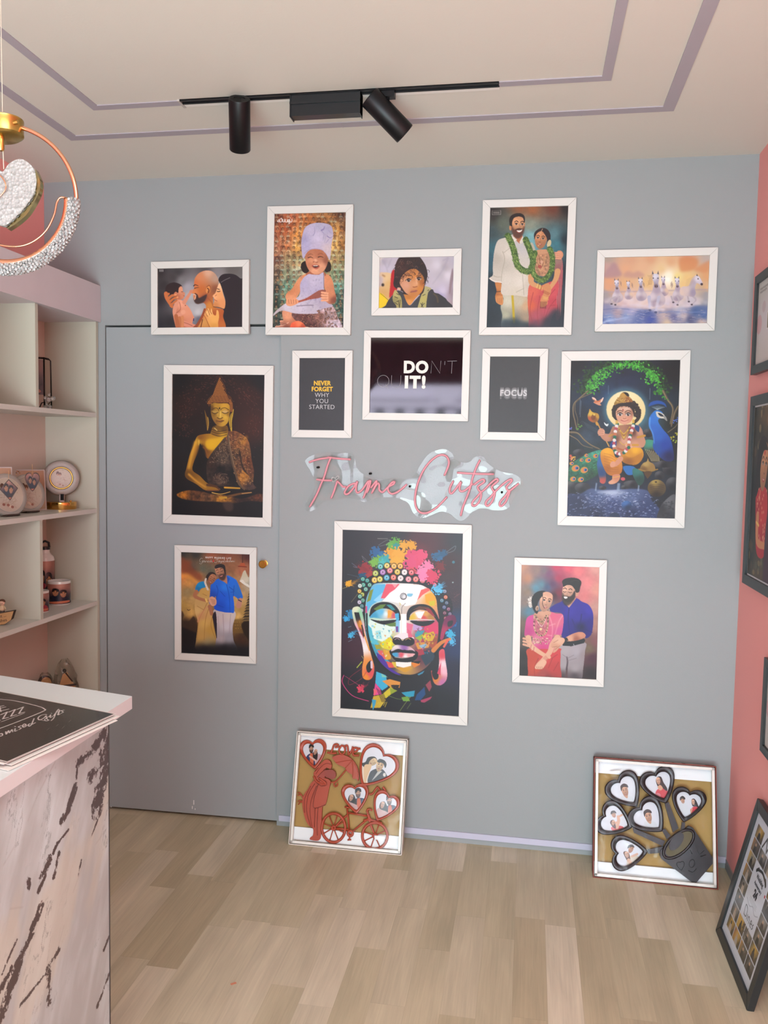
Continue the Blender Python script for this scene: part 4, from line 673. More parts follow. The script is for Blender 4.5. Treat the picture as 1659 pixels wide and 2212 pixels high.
def pic_colour(n):
    P = Print(*n, [(150, 125), (1397, 160), (1365, 2072), (127, 1987)])
    P.full(blend((200, 200, '2c2b32'), (700, 170, '303037'), (1000, 220, '4c2c34'), (960, 320, '5c2c34'), (1350, 250, '2e3036'), (1200, 500, '3c2428'), (1300, 800, '382832'), (200, 900, '26252f'), (300, 1350, '3c1c2c'), (1340, 1150, '1c3c64'), (1350, 1350, '202c54'), (1330, 1600, '1f1d34'), (200, 1700, '201c26'), (1200, 1900, '1c1c24'), (300, 1950, '18181e'), (300, 700, '2a2a30')))
    r = random.Random(11)
    def splat(x, y, R, c, n=26, el=1.):
        P.ell(x, y, R*.62*el, R*.55, c, r.uniform(0, 180))
        for i in range(n*2):
            a = r.uniform(0, 6.28); d = R*r.random()**.6; q = R*r.uniform(.12, .34)*(1.1-d/R*.6); P.ell(x+d*math.cos(a)*el, y+d*math.sin(a), q, q*.8, c, r.uniform(0, 180))
    def spray(x, y, dx, dy, c, n=40):
        for i in range(n):
            t = r.random(); P.line([(x+dx*t*.3+r.gauss(0, 12), y+dy*t*.3+r.gauss(0, 12)), (x+dx*t+r.gauss(0, 22), y+dy*t+r.gauss(0, 22))], 5, c, 2, al=.55)
    for a in ((500, 370, 70, '2c5c8c'), (560, 400, 50, '2c6c9c'), (1130, 400, 62, '2c608c'), (1190, 370, 40, '285478'), (380, 540, 85, '8c2c34'), (440, 590, 60, '9c3438'), (1160, 510, 60, '6c2028'), (360, 620, 50, '1c4c6c'), (240, 1010, 60, '2c7cac'), (190, 1050, 36, '34a0d8'), (1290, 1100, 40, '1c5c9c')): splat(*a)
    spray(1080, 420, 160, -70, '2c5474'); spray(420, 560, -140, -80, '7c2830'); spray(1180, 640, 120, -90, '3c2c30')
    for a in ((690, 280, 75, '5c9c40'), (650, 300, 50, '64a444'), (700, 300, 36, '348c8c'), (780, 290, 55, 'd89c34'), (860, 290, 55, 'd4982c'), (660, 380, 80, 'd89830'), (740, 400, 90, 'dca038'), (520, 460, 70, '6ca448'), (470, 470, 50, '74ac48'), (590, 440, 62, '3ca0a4'), (560, 470, 40, '4cb0b0'), (700, 460, 60, 'dca438'),
              (900, 420, 110, 'd0486c'), (860, 470, 90, 'd04c74'), (960, 400, 70, 'd44c70'), (1030, 500, 62, 'e878a0'), (980, 560, 70, 'e880a8'), (940, 590, 50, 'e87ca4'), (1080, 600, 80, 'cc3c5c'), (1050, 660, 60, 'c83858'), (870, 560, 50, 'd0505c')): splat(*a)
    # head silhouette, neck
    P.poly([(330, 680), (420, 620), (560, 560), (760, 560), (960, 600), (1130, 690), (1220, 800), (1240, 960), (1200, 1300), (1160, 1500), (1090, 1700), (1100, 2060), (430, 1990), (500, 1700), (470, 1500), (380, 1300), (340, 1000), (300, 850)], '1c1a22')
    P.poly([(1160, 760), (1270, 850), (1280, 980), (1190, 1000)], '1c1a22')
    # curls
    cols = ['4ca8a8', 'd0c050', 'e0a03c', 'd86c7c', 'b878b0', 'c85c6c', '9cb83c', 'e4a0ac', '60a8c8', 'e8d8b0']
    def curl(x, y, R, c):
        P.ell(x, y, R+5, R+6, '120f16'); P.ell(x, y, R, R+1, c); P.line([(x-R*.5, y+R*.3), (x-R*.4, y-R*.4), (x+R*.3, y-R*.45), (x+R*.45, y+R*.2), (x, y+R*.35)], R*.24, 'f0e4dc' if c != 'e8d8b0' else 'a08c50', al=.6); P.ell(x+1, y, R*.2, R*.2, '241c24')
    for i, (x, y) in enumerate([(480, 650), (535, 640), (605, 625), (675, 622), (748, 630), (830, 640), (905, 640), (975, 650)]): curl(x, y, 29, ['e0b848', 'c8c050', '48a4c4', 'd86c5c', 'e8d4d4', 'e48c98', 'd87068', 'c46470'][i])
    for i, (x, y) in enumerate([(490, 580), (565, 568), (638, 550), (715, 565), (788, 568), (860, 570)]): curl(x, y, 29, ['a8b850', 'a070b4', 'e47884', 'c8b040', 'e4d8d8', 'd05860'][i])
    for i, (x, y) in enumerate([(540, 510), (607, 500), (680, 505), (745, 505)]): curl(x, y, 28, ['4cb0b0', 'd0c060', 'e0a840', 'dca038'][i])
    for i, (x, y) in enumerate([(360, 640), (405, 655), (365, 700), (430, 700), (330, 710), (390, 745), (325, 765), (355, 800), (330, 820), (360, 860), (325, 880), (350, 920), (345, 965)]): curl(x, y, 21, ['3c9c8c', '2c8c84', '44a490', '4c9c84', 'b8c8c0', '5ca494', 'd0a83c', 'a0b03c', '64a894', '3c8c7c', 'b0a8c0', '2c6c74', '8c9cac'][i])
    for i, (x, y) in enumerate([(1100, 695), (1205, 765), (1215, 825), (1175, 860), (1225, 885), (1200, 930), (1245, 950), (1205, 990), (1260, 1000), (1215, 1045)]): curl(x, y, 20, ['c84c68', '5c6c8c', 'c86444', '3c6c84', '2c4464', '3c4c7c', '6c2c54', '5c1c3c', '4c3c64', '7c2c3c'][i])
    splat(980, 600, 60, 'e87ca8', 18); splat(1060, 640, 60, 'cc3c60', 16)
    # left ear
    P.poly([(250, 960), (290, 925), (340, 945), (370, 1060), (390, 1200), (420, 1320), (450, 1440), (480, 1560), (460, 1660), (410, 1690), (360, 1660), (355, 1560), (370, 1450), (350, 1300), (310, 1180), (270, 1090)],
           blend((280, 950, 'd8e0c0'), (340, 1000, '8cc8a0'), (320, 1150, 'e0a8b4'), (370, 1350, 'ece4e4'), (350, 1250, 'e4ccd8'), (400, 1520, 'e08c3c'), (440, 1620, 'd44c54'), (390, 1660, 'e0882c')))
    P.poly([(270, 985), (320, 985), (340, 1060), (375, 1180), (370, 1260), (320, 1160), (290, 1070)], blend((300, 1020, '16141c'), (350, 1120, 'd89030'), (350, 1180, '8c2c34')), sm=False); P.line([(330, 1080), (370, 1200), (430, 1380)], 22, 'dc9434', 12); P.line([(350, 1120), (372, 1230)], 14, '241c24')
    P.poly([(420, 1500), (450, 1490), (460, 1560), (430, 1610), (405, 1600), (395, 1550)], '1c1820'); P.line([(450, 1500), (452, 1560)], 22, 'd8c0cc')
    # face base
    fc = [(480, 690), (620, 680), (790, 684), (960, 700), (1060, 760), (1115, 840), (1130, 950), (1150, 1060), (1160, 1200), (1130, 1350), (1080, 1480), (1000, 1570), (880, 1630), (740, 1620), (600, 1560), (500, 1450), (430, 1320), (395, 1180), (385, 1000), (395, 850), (430, 760)]
    P.poly(fc, blend((480, 780, '5ca8cc'), (650, 780, 'e8e4e4'), (800, 760, 'f0ecec'), (950, 760, 'ecd8d4'), (1060, 850, 'e0a040'), (440, 1100, '9cd4c8'), (560, 1180, 'd4ecdc'), (450, 1300, '3ca4bc'), (600, 1300, 'd8d040'), (1080, 1150, 'c03c64'), (980, 1250, '9c3c54'), (1080, 1280, '8c4c2c'), (1080, 1420, '2c3444'), (950, 1450, '5c2c3c'),
                     (780, 1150, 'ece4e4'), (560, 1420, 'c08030'), (480, 1400, '3490a8'), (800, 1540, 'd0a044'), (640, 1540, '3c3444')))
    # colour facets inside the face
    F = [([(430, 760), (500, 700), (590, 690), (600, 760), (520, 860), (440, 930), (390, 1000), (400, 860)], '58b0dc'), ([(400, 880), (430, 760), (470, 740), (440, 860)], '7c8c34'), ([(470, 860), (560, 780), (600, 800), (530, 890)], '8cccec'), ([(600, 690), (740, 690), (660, 780), (600, 840), (545, 840)], 'dc5468'), ([(660, 690), (720, 690), (690, 730)], 'e898a0'),
         ([(640, 780), (760, 700), (960, 700), (1000, 720), (900, 900), (800, 920), (740, 890), (640, 870), (560, 870)], 'f4f0f0'), ([(960, 750), (1030, 730), (1060, 750), (980, 800), (920, 860)], 'e0605c'), ([(1000, 800), (1060, 780), (1110, 820), (1110, 900), (1060, 910), (1010, 880)], 'e0a028'), ([(1040, 870), (1105, 860), (1100, 915), (1050, 915)], 'c8b828'),
         ([(430, 1060), (520, 1100), (640, 1120), (700, 1140), (640, 1240), (560, 1290), (480, 1260), (410, 1160)], 'd8ece4'), ([(400, 1100), (450, 1150), (470, 1250), (540, 1330), (500, 1370), (430, 1300), (395, 1200)], '54b8cc'), ([(420, 1290), (520, 1340), (560, 1420), (640, 1500), (560, 1500), (470, 1420)], '3c94b0'), ([(490, 1180), (540, 1170), (560, 1260), (500, 1260)], '9cd8dc'),
         ([(560, 1290), (640, 1240), (680, 1290), (660, 1380), (580, 1360), (520, 1330)], 'd8cc20'), ([(600, 1300), (660, 1290), (650, 1350)], 'ece438'), ([(480, 1320), (540, 1320), (560, 1360), (500, 1370)], '9c9c2c'), ([(510, 1380), (560, 1380), (600, 1470), (560, 1480)], 'd45c5c'), ([(570, 1370), (650, 1390), (650, 1470), (600, 1480)], 'd49c2c'),
         ([(810, 1090), (880, 1110), (860, 1200), (870, 1290), (820, 1280)], 'd86c8c'), ([(880, 1090), (1000, 1120), (960, 1170), (880, 1170)], 'b898c8'), ([(960, 1130), (1130, 1090), (1145, 1200), (1060, 1230)], 'cc3c64'), ([(900, 1180), (1000, 1170), (960, 1240), (900, 1240)], '3c94a8'), ([(900, 1250), (1010, 1190), (1040, 1200), (950, 1280)], '8ca83c'), ([(970, 1220), (1090, 1180), (1110, 1220), (1080, 1280), (1000, 1290)], 'c8a42c'),
         ([(980, 1220), (1040, 1210), (1040, 1260), (990, 1265)], 'd8c428'), ([(900, 1300), (1060, 1290), (1040, 1350), (930, 1370)], 'd08c3c'), ([(940, 1330), (1010, 1310), (1030, 1330), (980, 1370)], '8cacc0'), ([(1040, 1320), (1130, 1280), (1150, 1330), (1080, 1360)], 'a04c34'), ([(1000, 1380), (1130, 1350), (1090, 1480), (1010, 1540), (960, 1450)], '283848'), ([(880, 1380), (980, 1370), (1000, 1420), (900, 1440)], 'a03444'),
         ([(700, 1500), (860, 1500), (860, 1540), (780, 1560), (700, 1540)], 'f0e8e4'), ([(660, 1500), (700, 1490), (710, 1560), (660, 1550)], 'd0b43c'), ([(860, 1510), (950, 1490), (950, 1530), (890, 1560)], 'd87c2c'), ([(690, 1560), (880, 1560), (800, 1610)], 'c8942c'), ([(500, 1400), (560, 1440), (640, 1560), (760, 1640), (720, 1650), (600, 1590), (520, 1500)], '4c2c94'), ([(600, 1490), (660, 1510), (690, 1560), (630, 1560)], 'd85448'),
         ([(690, 1060), (745, 1060), (750, 1190), (700, 1190)], '7cb8d8'), ([(740, 1000), (810, 1000), (810, 1200), (770, 1240), (740, 1200)], 'f2eeee'), ([(700, 1130), (725, 1130), (725, 1190), (705, 1190)], '6c3c8c'), ([(390, 920), (405, 920), (405, 990), (385, 990)], 'c8447c')]
    for pts, c in F: P.poly(pts, c, sm=False)
    for i in range(60):
        x = r.uniform(430, 700); y = r.uniform(1060, 1450); q = r.uniform(12, 28); P.poly([(x, y), (x+q, y+r.uniform(-10, 10)), (x+q*.6, y+q)], r.choice(['5cb8d0', 'd8ecdc', 'c8c83c', '3c90a8', 'a8dcd8', 'd4883c']), sm=False, al=.7)
    for i in range(60):
        x = r.uniform(880, 1120); y = r.uniform(1120, 1400); q = r.uniform(12, 28); P.poly([(x, y), (x+q, y+r.uniform(-10, 10)), (x+q*.6, y+q)], r.choice(['c84464', 'a02c3c', 'd08c3c', '3c6c8c', '6c2c3c', 'c8a834', '8c3c5c']), sm=False, al=.7)
    # eye sockets
    ink = '17141c'
    P.poly([(425, 1010), (450, 930), (520, 885), (610, 878), (690, 910), (740, 980), (750, 1060), (720, 1060), (690, 990), (620, 950), (540, 950), (480, 980), (440, 1030)], ink)
    P.poly([(470, 950), (540, 905), (600, 900), (560, 950), (500, 965)], '5c7c34', sm=False); P.poly([(600, 905), (650, 905), (700, 960), (660, 960)], '2c848c', sm=False)
    P.poly([(430, 1040), (480, 980), (560, 945), (640, 955), (700, 1000), (720, 1050), (600, 1055), (480, 1040)], blend((480, 1020, '3c98c0'), (550, 980, '58b4e0'), (600, 1000, 'd8ecf4'), (640, 990, 'e0a848'), (680, 1010, 'c84c5c')))
    P.poly([(620, 960), (660, 975), (650, 1035), (615, 1045)], 'e4a040', sm=False); P.poly([(690, 1000), (730, 990), (735, 1060), (700, 1080)], '48a8d4', sm=False)
    P.line([(430, 1050), (520, 1060), (620, 1062), (700, 1050)], 9, 'c8dcc8'); P.poly([(440, 1055), (540, 1072), (700, 1062), (660, 1100), (580, 1112), (500, 1090)], ink); P.poly([(590, 1110), (700, 1085), (700, 1130), (640, 1130)], '5c7c3c', sm=False)
    P.poly([(812, 1060), (815, 990), (850, 930), (930, 900), (1020, 905), (1090, 950), (1140, 1040), (1150, 1100), (1110, 1050), (1050, 980), (960, 955), (890, 975), (850, 1010), (840, 1060)], ink)
    P.poly([(870, 960), (940, 920), (1040, 930), (1080, 980), (1000, 950)], '5c3428', sm=False); P.poly([(1000, 940), (1060, 950), (1110, 1030), (1060, 1010)], '8c2434', sm=False)
    P.poly([(845, 1060), (870, 1000), (940, 965), (1020, 975), (1080, 1020), (1100, 1060), (980, 1055)], blend((870, 1030, 'd8b83c'), (940, 1000, 'ece4e4'), (1010, 1000, 'd09c4c'), (1060, 1030, 'a8783c'), (990, 1040, 'c84444')))
    P.poly([(900, 985), (1000, 970), (960, 1050), (930, 1040)], 'f0e8ec', sm=False); P.line([(850, 1068), (980, 1058), (1100, 1068)], 9, 'd8ccd0'); P.poly([(850, 1070), (980, 1075), (1100, 1068), (1060, 1110), (980, 1128), (900, 1110)], ink)
    P.line([(760, 1000), (765, 930), (800, 890)], 4, '3c3434'); P.line([(425, 1010), (450, 920), (530, 875), (630, 872)], 5, 'd8d8c8'); P.line([(700, 900), (745, 970), (755, 1060), (757, 1200)], 5, 'e0d8c0'); P.line([(808, 1000), (810, 1100), (808, 1190)], 5, 'e8d8d8')
    # nose
    P.poly([(690, 1230), (760, 1200), (820, 1200), (880, 1240), (880, 1260), (780, 1262), (690, 1262)], 'e8dce0'); P.poly([(820, 1150), (850, 1180), (880, 1240), (830, 1250)], 'd4607c', sm=False)
    P.poly([(670, 1270), (690, 1245), (740, 1250), (770, 1280), (800, 1255), (860, 1245), (890, 1270), (890, 1310), (840, 1335), (740, 1335), (680, 1310)], ink); P.line([(690, 1268), (715, 1255), (740, 1268)], 6, 'b89090'); P.line([(800, 1270), (830, 1255), (855, 1268)], 6, 'c89c5c'); P.line([(668, 1240), (668, 1290)], 8, '6c3c3c')
    # mouth
    P.poly([(635, 1390), (700, 1355), (760, 1365), (790, 1360), (870, 1370), (930, 1400), (920, 1460), (860, 1500), (740, 1500), (680, 1470)], ink)
    P.poly([(650, 1385), (700, 1325), (790, 1330), (860, 1350), (900, 1395), (800, 1375), (700, 1380)], blend((700, 1350, 'e8dce0'), (790, 1345, '8c5cac'), (860, 1370, 'e0b4c0')), al=.9); P.poly([(650, 1400), (720, 1365), (790, 1380), (870, 1378), (915, 1410), (840, 1402), (760, 1405), (690, 1395)], ink)
    P.poly([(665, 1410), (740, 1402), (820, 1410), (900, 1415), (860, 1445), (760, 1455), (690, 1445)], blend((700, 1425, '3c9cc8'), (760, 1425, 'd8505c'), (840, 1430, 'e4a0a4'), (800, 1445, 'f0e8e8'))); P.line([(690, 1450), (780, 1460), (880, 1440)], 5, 'c8b0a0')
    P.poly([(660, 1500), (700, 1490), (860, 1495), (960, 1490), (940, 1520), (860, 1500), (700, 1500)], ink, sm=False)
    # urna
    P.ell(778, 818, 35, 36, '24222a'); P.ell(776, 816, 29, 30, 'a8a8ac'); P.ell(786, 822, 18, 19, 'd8d8dc'); P.poly([(820, 790), (875, 790), (860, 820), (820, 815)], '7cbcd8')
    P.line([(735, 885), (748, 895), (740, 912)], 5, 'c8b83c')
    # jaw lines and neck
    P.line([(400, 1000), (410, 1200), (470, 1400), (560, 1540), (700, 1640), (860, 1660)], 18, ink, 26); P.line([(1150, 1060), (1150, 1250), (1110, 1420)], 20, ink, 30)
    N = [([(500, 1600), (600, 1640), (620, 1760), (560, 1800), (490, 1720)], '3ca8cc'), ([(490, 1720), (540, 1780), (560, 1840), (470, 1850)], 'd8488c'), ([(560, 1700), (640, 1680), (750, 1710), (740, 1770), (640, 1760)], 'd08c3c'), ([(650, 1740), (740, 1740), (730, 1770), (660, 1760)], '241c20'), ([(560, 1840), (650, 1760), (700, 1800), (600, 1880), (540, 1870)], 'c8b82c'), ([(470, 1860), (560, 1840), (600, 1900), (540, 1980), (440, 1980)], 'c0a430'),
         ([(760, 1820), (900, 1800), (890, 1860), (820, 1870)], '2c94b4'), ([(760, 1870), (830, 1860), (850, 1910), (780, 1910)], '6c9c3c'), ([(920, 1840), (1000, 1760), (1010, 1840), (960, 1900), (900, 1900)], '1c4474'), ([(1010, 1740), (1060, 1690), (1075, 1760), (1050, 1810)], '8c3c4c'), ([(960, 1900), (1080, 1860), (1060, 1890), (1000, 1925), (965, 1920)], 'a03c5c'), ([(455, 1890), (500, 1900), (490, 1950), (465, 2010)], '3c98bc'),
         ([(925, 1630), (1000, 1590), (980, 1620), (940, 1640)], '3c84a4'), ([(550, 1620), (620, 1660), (560, 1660)], '7cc0b0'), ([(640, 1770), (720, 1800), (650, 1840)], '8c9c2c'), ([(470, 1780), (510, 1800), (480, 1860)], 'e05c6c')]
    for pts, c in N: P.poly(pts, c, sm=False)
    for q in range(6): P.line([(500+q*14, 1770+q*10), (560+q*10, 1920)], 4, '17141c'); P.line([(510+q*16, 1940+(q % 3)*16), (530+q*16, 1920)], 5, 'c8b43c')
    # right ear and lobe
    P.poly([(1200, 1060), (1260, 1010), (1310, 1020), (1325, 1080), (1290, 1130), (1220, 1180), (1190, 1260), (1160, 1250)], blend((1240, 1060, '6c1c4c'), (1300, 1060, '5c1c44'), (1200, 1180, 'a02c54'))); P.poly([(1240, 1080), (1290, 1070), (1280, 1120), (1240, 1130)], '1c1824')
    splat(1265, 1210, 52, '3ca4cc', 22); splat(1280, 1290, 44, '4ca8d4', 20); P.line([(1090, 1380), (1170, 1300), (1260, 1260)], 46, 'c87c3c', 26); P.line([(1200, 1340), (1240, 1270)], 22, 'd85c4c')
    P.poly([(1150, 1390), (1200, 1370), (1215, 1480), (1235, 1620), (1220, 1700), (1160, 1745), (1100, 1720), (1070, 1620), (1075, 1590), (1130, 1640), (1150, 1500)], blend((1180, 1430, 'cc4454'), (1195, 1520, 'ecccd4'), (1205, 1600, 'e4b0c0'), (1120, 1680, 'd07c30'), (1180, 1710, 'b86ca0'), (1090, 1640, 'a03c3c')))
    P.poly([(1075, 1600), (1140, 1600), (1140, 1670), (1100, 1680)], '1c1820'); P.poly([(1150, 1560), (1170, 1500), (1165, 1640), (1130, 1620)], 'c83c5c', sm=False)
    # bright splashes
    splat(1130, 745, 62, '58b4dc', 26); spray(1120, 740, 110, -70, '4c9cc4'); splat(215, 685, 40, 'e0a428', 18); spray(230, 690, 80, -30, 'c88c24', 26); splat(240, 1220, 40, '48b0dc', 16); spray(250, 1210, 60, -30, '3c90bc', 30); splat(340, 1780, 46, 'd8405c', 18); spray(340, 1780, 60, -50, 'b0344c', 30)
    P.ell(1293, 462, 15, 15, '3c7080'); P.ell(1288, 672, 8, 8, '8c9c9c')
    for l, w, c in (([(165, 1640), (150, 1720), (250, 1850), (420, 1910)], 8, 'c03c74'), ([(350, 1570), (230, 1660), (220, 1740), (340, 1680), (400, 1600)], 4, '8c2c3c'), ([(180, 1650), (330, 1750)], 5, 'a0345c'), ([(300, 1560), (350, 1500)], 9, 'a8b844'), ([(350, 1440), (365, 1465)], 5, 'a8a45c'), ([(740, 2020), (810, 1920), (860, 1860)], 4, '8ca04c'), ([(620, 1850), (740, 1890), (850, 1870)], 4, '6c8c44'),
                    ([(520, 290), (600, 240), (645, 240), (600, 280), (530, 300)], 3, '7c8488'), ([(1220, 360), (1310, 295), (1300, 340), (1230, 370)], 3, '7c8c94'), ([(350, 400), (420, 470), (370, 440), (350, 400)], 3, '7c7c84'), ([(245, 475), (300, 520), (260, 510)], 3, '6c7c94'), ([(510, 222), (615, 222)], 4, '94948c'), ([(200, 590), (330, 620)], 2, '64748c'), ([(150, 740), (190, 725)], 4, '9c8c4c'), ([(240, 880), (310, 790)], 3, '9c8c5c'), ([(210, 1140), (240, 1130)], 4, '6c8c9c'), ([(1300, 830), (1360, 790)], 3, '7c4c54'), ([(820, 1990), (860, 1930)], 4, '6c7c44'), ([(210, 1290), (250, 1270)], 3, '7ca4b4')): P.line(l, w, c)
    for i in range(90): P.ell(r.gauss(1280, 60), r.gauss(850, 90), 3, 3, '6c3c48', al=.6)
    return P

def pic_couple(n):
    P = Print(*n, [(197, 190), (1452, 235), (1405, 2045), (175, 1970)])
    P.full(blend((220, 220, 'c89478'), (300, 420, 'b88468'), (450, 280, '947c74'), (560, 300, '7c6c74'), (640, 350, '7c5070'), (760, 240, 'c84464'), (950, 250, 'e05c70'), (1100, 300, 'e4787c'), (1400, 260, 'd89c90'), (800, 420, 'a83c58'), (520, 520, '5c8494'), (440, 580, '5c8ca0'), (620, 560, '4c5c7c'), (700, 520, '5c3c5c'), (300, 640, '8c7868'), (330, 950, '547c90'), (270, 800, '84746c'),
        (730, 700, '48242f'), (800, 660, '7c2c40'), (1250, 500, 'e08484'), (1400, 600, 'd89484'), (1200, 700, 'd87c7c'), (1400, 900, 'c09084'), (1400, 1150, 'a87c70'), (1390, 1450, '7c4c50'), (1280, 1550, '6c5c48'), (1330, 1700, '4c2434'), (1300, 1950, '281c20'), (230, 1150, '6c5c50'), (220, 1400, '4c443c'), (230, 1650, '241c1c'), (240, 1900, '201819'), (600, 800, '5c6c80')))
    P.noise(.06, 70, 2)
    # man: trousers, belt, shirt
    P.poly([(840, 1490), (1210, 1450), (1215, 1600), (1190, 1850), (1150, 2060), (960, 2060), (940, 1850), (915, 1900), (890, 2060), (800, 2060), (820, 1700)], blend((900, 1580, 'a8a0a4'), (1080, 1600, 'a8a0a8'), (1180, 1650, '94888c'), (880, 1800, 'a0989c'), (1060, 1850, '9c9498'), (1050, 2000, '4c4248'), (860, 2000, '4c3c40')))
    P.line([(930, 1680), (940, 1760), (925, 1880)], 16, '4c3c44', 26, blur=4)
    for l in ([(930, 1690), (860, 1640)], [(940, 1700), (1040, 1650)], [(940, 1740), (1080, 1700)]): P.line(l, 10, '7c7078', 4, blur=3)
    P.poly([(870, 1400), (1190, 1380), (1220, 1410), (1200, 1460), (1000, 1510), (860, 1500)], '16161c', sm=False); P.line([(1035, 1475), (1045, 1505)], 10, 'a8a8ac')
    P.poly([(660, 900), (740, 840), (830, 800), (890, 760), (1080, 745), (1160, 795), (1260, 840), (1320, 920), (1345, 1020), (1340, 1200), (1310, 1330), (1230, 1385), (1200, 1320), (1140, 1390), (900, 1400), (850, 1360), (840, 1250), (860, 1000), (690, 960)],
           blend((800, 900, '2c2484'), (1000, 950, '34289c'), (1100, 1050, '2e2490'), (950, 1200, '261c80'), (1260, 950, '362aa4'), (1300, 1150, '241c7c'), (1150, 1200, '18144c'), (1000, 1330, '241c78'), (1200, 1000, '2c2290')))
    for l in ([(960, 900), (950, 1100), (980, 1350)], [(1160, 1000), (1130, 1200), (1080, 1300)], [(1230, 1250), (1330, 1290)], [(1010, 1080), (1060, 1200)]): P.line(l, 14, '1a1460', 6, blur=5)
    P.poly([(890, 760), (1070, 740), (1040, 830), (960, 890), (900, 830)], blend((980, 790, 'bc8468'), (960, 860, 'd09c84'))); P.poly([(870, 770), (900, 820), (960, 895), (880, 860), (820, 850)], '2a2288', sm=False); P.poly([(1080, 735), (1120, 800), (1105, 885), (1040, 860), (960, 895)], '2e2590', sm=False)
    P.poly([(880, 1400), (960, 1340), (1080, 1290), (1170, 1285), (1225, 1330), (1200, 1380), (1080, 1420), (940, 1430)], blend((1150, 1320, 'cc8c70'), (980, 1390, 'd8a084'), (1080, 1400, '9c5c48')))
    P.poly([(885, 1375), (930, 1370), (955, 1420), (900, 1430)], '1c1820', sm=False)
    # woman
    P.poly([(330, 1540), (800, 1540), (830, 1600), (825, 1800), (810, 2060), (360, 2060), (320, 1900), (310, 1700)], blend((400, 1650, 'b84430'), (600, 1700, 'cc4444'), (760, 1650, 'c83c40'), (450, 1850, 'c04c34'), (700, 1850, 'b83c3c'), (550, 1950, 'a04440'), (600, 2040, '5c2c30')))
    for l in ([(480, 1700), (420, 1850), (430, 2000)], [(700, 1700), (640, 1850)], [(780, 1640), (690, 1700)], [(800, 1760), (720, 1900)]): P.line(l, 12, '8c2c2c', 5, blur=4)
    P.poly([(400, 1000), (300, 1050), (270, 1180), (265, 1350), (380, 1360), (380, 1450), (420, 1540), (620, 1550), (780, 1560), (700, 1400), (740, 1350), (830, 1350), (870, 1180), (865, 1010), (760, 985), (640, 960)],
           blend((330, 1100, 'c84490'), (320, 1280, 'b83c80'), (700, 1050, 'd86080'), (760, 1150, 'd46c84'), (820, 1250, 'c8508c'), (500, 1150, 'c04c80'), (600, 1300, 'd4587c'), (450, 1400, 'd07890'), (600, 1450, 'cc4c84'), (560, 1540, 'c83c7c')))
    for l in ([(640, 1000), (700, 1200), (680, 1400)], [(860, 1020), (800, 1120), (740, 1330)], [(650, 1180), (740, 1150)], [(620, 1330), (690, 1340)]): P.line(l, 20, 'e49ca4', 8, blur=5, al=.7)
    P.line([(270, 1345), (380, 1350)], 22, 'b0806c'); P.line([(725, 1335), (835, 1340)], 22, 'b0806c')
    P.poly([(470, 960), (620, 940), (680, 985), (600, 1060), (560, 1160), (480, 1130), (400, 1010)], blend((540, 980, 'd09c80'), (500, 1060, 'c08870')))
    m = P.poly([(420, 1010), (500, 1060), (560, 1060), (640, 1000), (640, 1180), (600, 1300), (530, 1345), (450, 1290), (410, 1200)], 'a87464', al=.55); P.noise(.4, 20, 4, 4, m)
    r = random.Random(3)
    for path, c in (([(410, 1010), (410, 1200), (460, 1310), (530, 1340), (600, 1290), (630, 1150), (620, 1020)], 'a07c5c'), ([(430, 1020), (480, 1100), (550, 1110), (600, 1020)], '9c8464'), ([(470, 1120), (530, 1190), (590, 1090)], 'e4d0c0')):
        for x, y in spline(path, False, 7): P.ell(x, y, 12 if c != 'e4d0c0' else 6, 11 if c != 'e4d0c0' else 6, r.choice([c, '5c4438', 'c8a888'] if c != 'e4d0c0' else [c]))
    P.ell(515, 1235, 22, 22, 'e0c090')
    for i in range(70): P.ell(r.uniform(390, 660), 1430+r.uniform(-50, 40), 9, 8, r.choice(['c09c84', '8c5c50', 'd8b8a0']))
    # her arms and his hand
    P.line([(320, 1370), (350, 1480), (440, 1560), (560, 1640), (650, 1680)], 92, 'd8a888', 56); P.line([(780, 1370), (700, 1480), (660, 1600), (560, 1720), (480, 1800)], 96, 'd8a488', 66)
    P.poly([(430, 1860), (450, 1790), (560, 1720), (610, 1760), (560, 1850), (520, 1870)], 'dcac90')
    for q in range(4): P.line([(450+q*28, 1830), (470+q*26, 1870)], 6, '94604c'); P.line([(370+q*22, 1480+q*20), (350+q*26, 1560+q*10)], 10, ['b8606c', 'd8b098'][q % 2]); P.line([(560+q*16, 1700+q*14), (600+q*12, 1660+q*14)], 8, 'b8705c')
    P.poly([(700, 1400), (780, 1370), (880, 1380), (890, 1440), (820, 1520), (760, 1590), (710, 1610), (730, 1530), (680, 1520)], blend((800, 1420, 'dcac90'), (760, 1520, 'cc9478')))
    for l in ([(700, 1525), (780, 1510)], [(740, 1560), (820, 1500)], [(720, 1450), (790, 1410)]): P.line(l, 6, '8c5844')
    for q in range(3): P.line([(245, 1380+q*48), (320, 1400+q*50)], 44, 'd4a084', 30)
    # heads
    P.ell(360, 800, 42, 90, 'd4ccc4', 8)
    for i in range(40): P.ell(360+r.gauss(0, 22), 800+r.gauss(0, 50), 9, 9, r.choice(['ece8e0', 'b0a498']))
    P.poly([(380, 880), (365, 760), (400, 680), (470, 630), (560, 620), (620, 660), (660, 740), (640, 760), (560, 690), (500, 760), (460, 820), (470, 960), (440, 985), (400, 930)], '1a1618')
    face(P, 590, 800, 195, 250, 'd8a488', 14, turn=.25, lip='b04c50')
    P.poly([(380, 880), (375, 760), (420, 690), (480, 650), (540, 650), (540, 700), (500, 750), (470, 810), (450, 900), (420, 930)], '1a1618')
    P.line([(535, 660), (545, 740), (540, 830), (570, 900)], 8, '241a1a'); P.ell(575, 690, 9, 14, 'c8a080')
